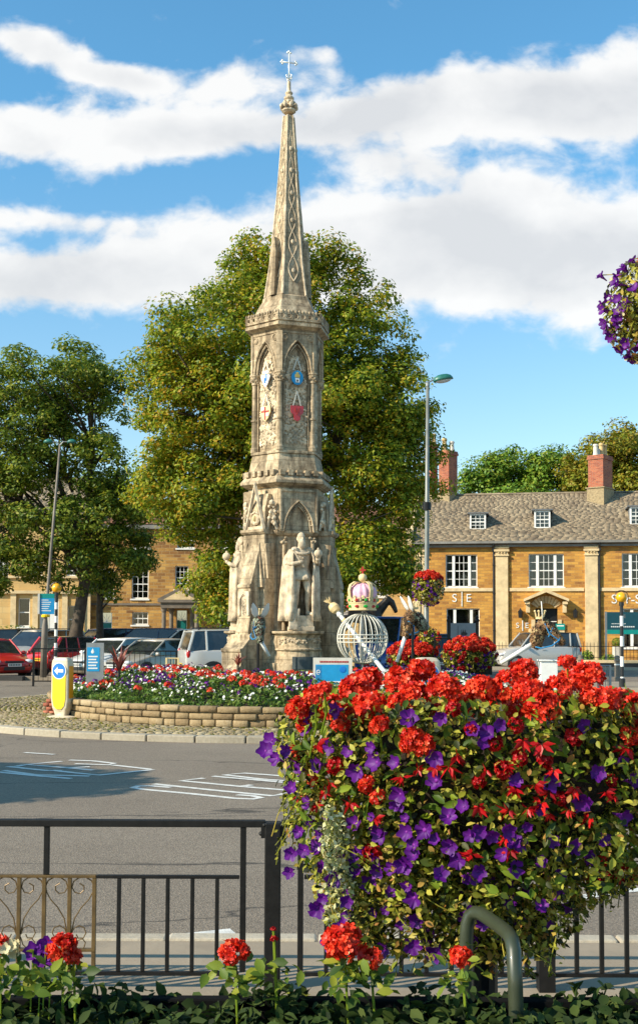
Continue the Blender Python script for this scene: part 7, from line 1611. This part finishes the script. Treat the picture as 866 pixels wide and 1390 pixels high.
# ================================================================== NEAR RAILING
YR = 6.0; a0 = P(0, 1119, YR); rl_ = thing('guard_railing', 'black guard railing with a gold scroll panel along the near kerb', 'railings', (0, YR, .1)); zr0 = .1
def X(px): return P(px, 1190, YR).x
def Zr(py): return P(300, py, YR).z - zr0
zT, zT2, zL = Zr(1113.5), Zr(1123), Zr(1190)
bp = 'black_worn'; BV = .004
xl, xr = X(-620), X(1240)
MB().box(xl, X(360.0), -.022, .022, zT2, zT).build('top_rail', bp, rl_, bevel=BV); MB().box(X(381.5), xr, -.022, .022, zT2, zT).build('top_rail', bp, rl_, bevel=BV)
MB().box(X(359.5), X(381), -.042, .042, 0, Zr(1116)).build('post', bp, rl_, bevel=.006)
mb = MB()
for s_ in (-1, 1): mb.box(X(370.5) + s_ * .05 - .012, X(370.5) + s_ * .05 + .012, -.03, .03, Zr(1137), Zr(1117)); mb.ball((X(370.5) + s_ * .062, -.02, Zr(1131)), .012, 8, 6); mb.ball((X(370.5) + s_ * .045, -.035, Zr(1119)), .010, 8, 6)
mb.build('bracket', bp, rl_)
zb_ = .09
def vbar(px, z0_, z1_, w_=.020, nm='bar', mt=bp, d=.012):
    MB().box(X(px) - w_ / 2, X(px) + w_ / 2, -d, d, z0_, z1_).build(nm, mt, rl_, bevel=.003)
zb2 = zL - .013
MB().box(X(131.5), X(325), -.012, .012, zb2, zL + .005).build('middle_rail', bp, rl_, bevel=.003); MB().box(X(413), xr, -.012, .012, zb2, zL + .008).build('middle_rail', bp, rl_, bevel=.003)
for q in (330, 408): vbar(q, zb_, zT2 + .001, .030, 'upright', d=.016)
vbar(63, zL + .006, zT2 + .001, .028, 'upright', d=.014)
for q in (162, 195, 228, 261.5, 295): vbar(q, zb_, zb2 - .001)
x = 443
while x < 1200: vbar(x, zb_, zb2 - .001, .022); x += 33.9
for q in (-640, -300, 740): MB().box(X(q) - .042, X(q) + .042, -.042, .042, 0, zT2 - .002).build('post', bp, rl_)
MB().box(X(-620), X(325), -.012, .012, zb_ - .02, zb_ - .001).build('bottom_rail', bp, rl_); MB().box(X(413), xr, -.012, .012, zb_ - .02, zb_ - .001).build('bottom_rail', bp, rl_)
# gold scroll panel
pn = MB().box(X(-150), X(131), -.014, .014, zL - .010, zL + .005); pn.box(X(-150), X(131), -.014, .014, zb_ + .1, zb_ + .115); pn = pn.build('scroll_panel', 'gold_paint', rl_, bevel=.002)
zq = zL - .0101
for q in (-146, -112, -77, -43, -8, 26.5, 60.5, 95, 128.5):
    MB().box(X(q) - .010, X(q) + .010, -.011, .011, zb_ - .001, zq).build('panel_bar', 'gold_paint', pn, bevel=.002)
def scroll(cx_px, s_):
    mb = MB(); c = X(cx_px); K_ = 1 / 258.0
    def q(dx, py): return (c + s_ * dx * K_, 0, Zr(py))
    top_ = [q(3, 1268), q(7, 1248), q(16, 1233), q(26, 1222), q(31, 1212), q(32.0, 1204), q(29, 1197), q(21, 1192), q(12, 1193), q(5, 1198), q(3, 1206), q(7, 1213), q(14, 1214.5), q(19, 1210), q(19, 1204), q(13, 1200.5)]
    mb.tube(top_, .0036, 6)
    mb.tube([q(3, 1270), q(6, 1262), q(13, 1258), q(20, 1261), q(22.5, 1268), q(19, 1275), q(12, 1275), q(9.5, 1270)], .0036, 6)
    mb.tube([q(3, 1274), q(6, 1284), q(13, 1291), q(20, 1288), q(22, 1281), q(18, 1276), q(12, 1278)], .0034, 6)
    mb.build('scroll', 'gold_paint', pn)
for c_ in (-112, -43, 26.5, 95):
    for s_ in (-1, 1): scroll(c_, s_)

# ================================================================== OLIVE HOOP
h = thing('tubular_hoop', 'olive green tubular hoop in front of the flower basket', 'barrier', (P(665, 1300, 2.75).x, 2.75, .1)); hi = Vector((-h.location.x, -2.75, -.1))
def H_(px, py, Y): return P(px, py, Y) + hi
A_ = H_(632.5, 1400, 2.78); B_ = H_(697, 1420, 2.5); A0_ = Vector((A_.x, A_.y, 0)); B0_ = Vector((B_.x + .03, B_.y, 0))
cp = [A0_, H_(632.5, 1320, 2.78), H_(633, 1275, 2.78), H_(634, 1256, 2.78), H_(638, 1244, 2.78), H_(645, 1239.5, 2.77), H_(653, 1241, 2.75), H_(665, 1249, 2.71), H_(680, 1259.5, 2.63), H_(689, 1267, 2.58), H_(694.5, 1276, 2.54), H_(697.5, 1292, 2.5), H_(699.5, 1340, 2.49), B0_]
MB().tube(cp, .0165, 14).build('tube', 'olive_tube', h, smooth=True)

# ================================================================== TROUGH AT THE PHOTOGRAPHER'S FEET
YTr = 2.62; zrim = P(433, 1352, YTr).z; tr_ = thing('planter_trough', 'black planter trough of geraniums along the bottom of the view', 'planter', (0, 2.3, .1)); W = 1.0
mb = MB(); y0, y1 = -.62, YTr - 2.3; H = zrim - .1
mb.box(-W, W, y1 - .03, y1, 0, H); mb.box(-W, W, y0, y0 + .03, 0, H); mb.box(-W, -W + .03, y0 + .031, y1 - .031, 0, H); mb.box(W - .03, W, y0 + .031, y1 - .031, 0, H); mb.build('box', 'planter_black', tr_, bevel=.004)
MB().box(-W + .031, W - .031, y0 + .031, y1 - .031, 0, H - .12).build('compost', 'soil', tr_)
nf = 15000; pf = np.column_stack([rng.uniform(-W, W, nf), rng.uniform(y0, y1 + .03, nf), np.zeros(nf)])
pf[:, 2] = H + .012 + .018 * np.sin(pf[:, 0] * 17) * np.sin(pf[:, 1] * 13 + 1) - rng.uniform(0, .10, nf) - .06 * np.clip(-(pf[:, 1]) - .1, 0, 1)
mesh_np('foliage', *stamp(*LEAF6, pf, unit(nf) * .8 + [0, -.2, .8], rng.uniform(.02, .045, nf)), 'leaf_trough', tr_)
def at(px, py, Y): return P(px, py, Y) - Vector((0, 2.3, .1))
for i, (px, py, sz) in enumerate(((84, 1288, 46), (318, 1293, 42), (467, 1282, 60), (503, 1302, 34), (626, 1300, 34), (0, 1284, 30), (100, 1300, 26))):
    Yq = 2.52; c = at(px, py, Yq); put(GER[i % 5], tr_, c, (0, -.4, 1), sz / (FPX / Yq) / .108); MB().tube([c, Vector((c.x + .01, c.y - .02, H - .04))], .003, 5).build('stem', 'leaf_big', tr_)
for i, (px, py) in enumerate(((45, 1292), (56, 1300), (62, 1284), (70, 1298))): c = at(px, py, 2.52); put(pv[i], tr_, c, (0, -1, .3), .72); MB().tube([c, Vector((c.x, c.y - .02, H - .04))], .002, 4).build('stem', 'leaf_big', tr_)
for i, (px, py) in enumerate(((371, 1262), (372, 1275))): c = at(px, py, 2.52); put(GERC[i % 2], tr_, c, (0, 0, 1), .13 + .05 * i); MB().tube([c, Vector((c.x + .01, c.y, H - .04))], .003, 5).build('stem', 'leaf_big', tr_)
c = at(15, 1292, 2.52); [put(CRM, tr_, tuple(np.array(c) + rng.normal(0, .012, 3)), (rng.normal(0, .4), -1, .5), .45) for _ in range(10)]
for px in (0, 20, 50, 84, 95, 318, 372, 467, 480, 503, 626):
    c = at(px, 1326, 2.50); P_ = np.array([tuple(c)] * 30) + rng.normal(0, [.03, .03, .02], (30, 3))
    mesh_np('leaf_rosette', *stamp(*LEAF6, P_, unit(30) * .7 + [0, -.3, .8], rng.uniform(.02, .04, 30)), 'leaf_dark', tr_, kind='stuff')
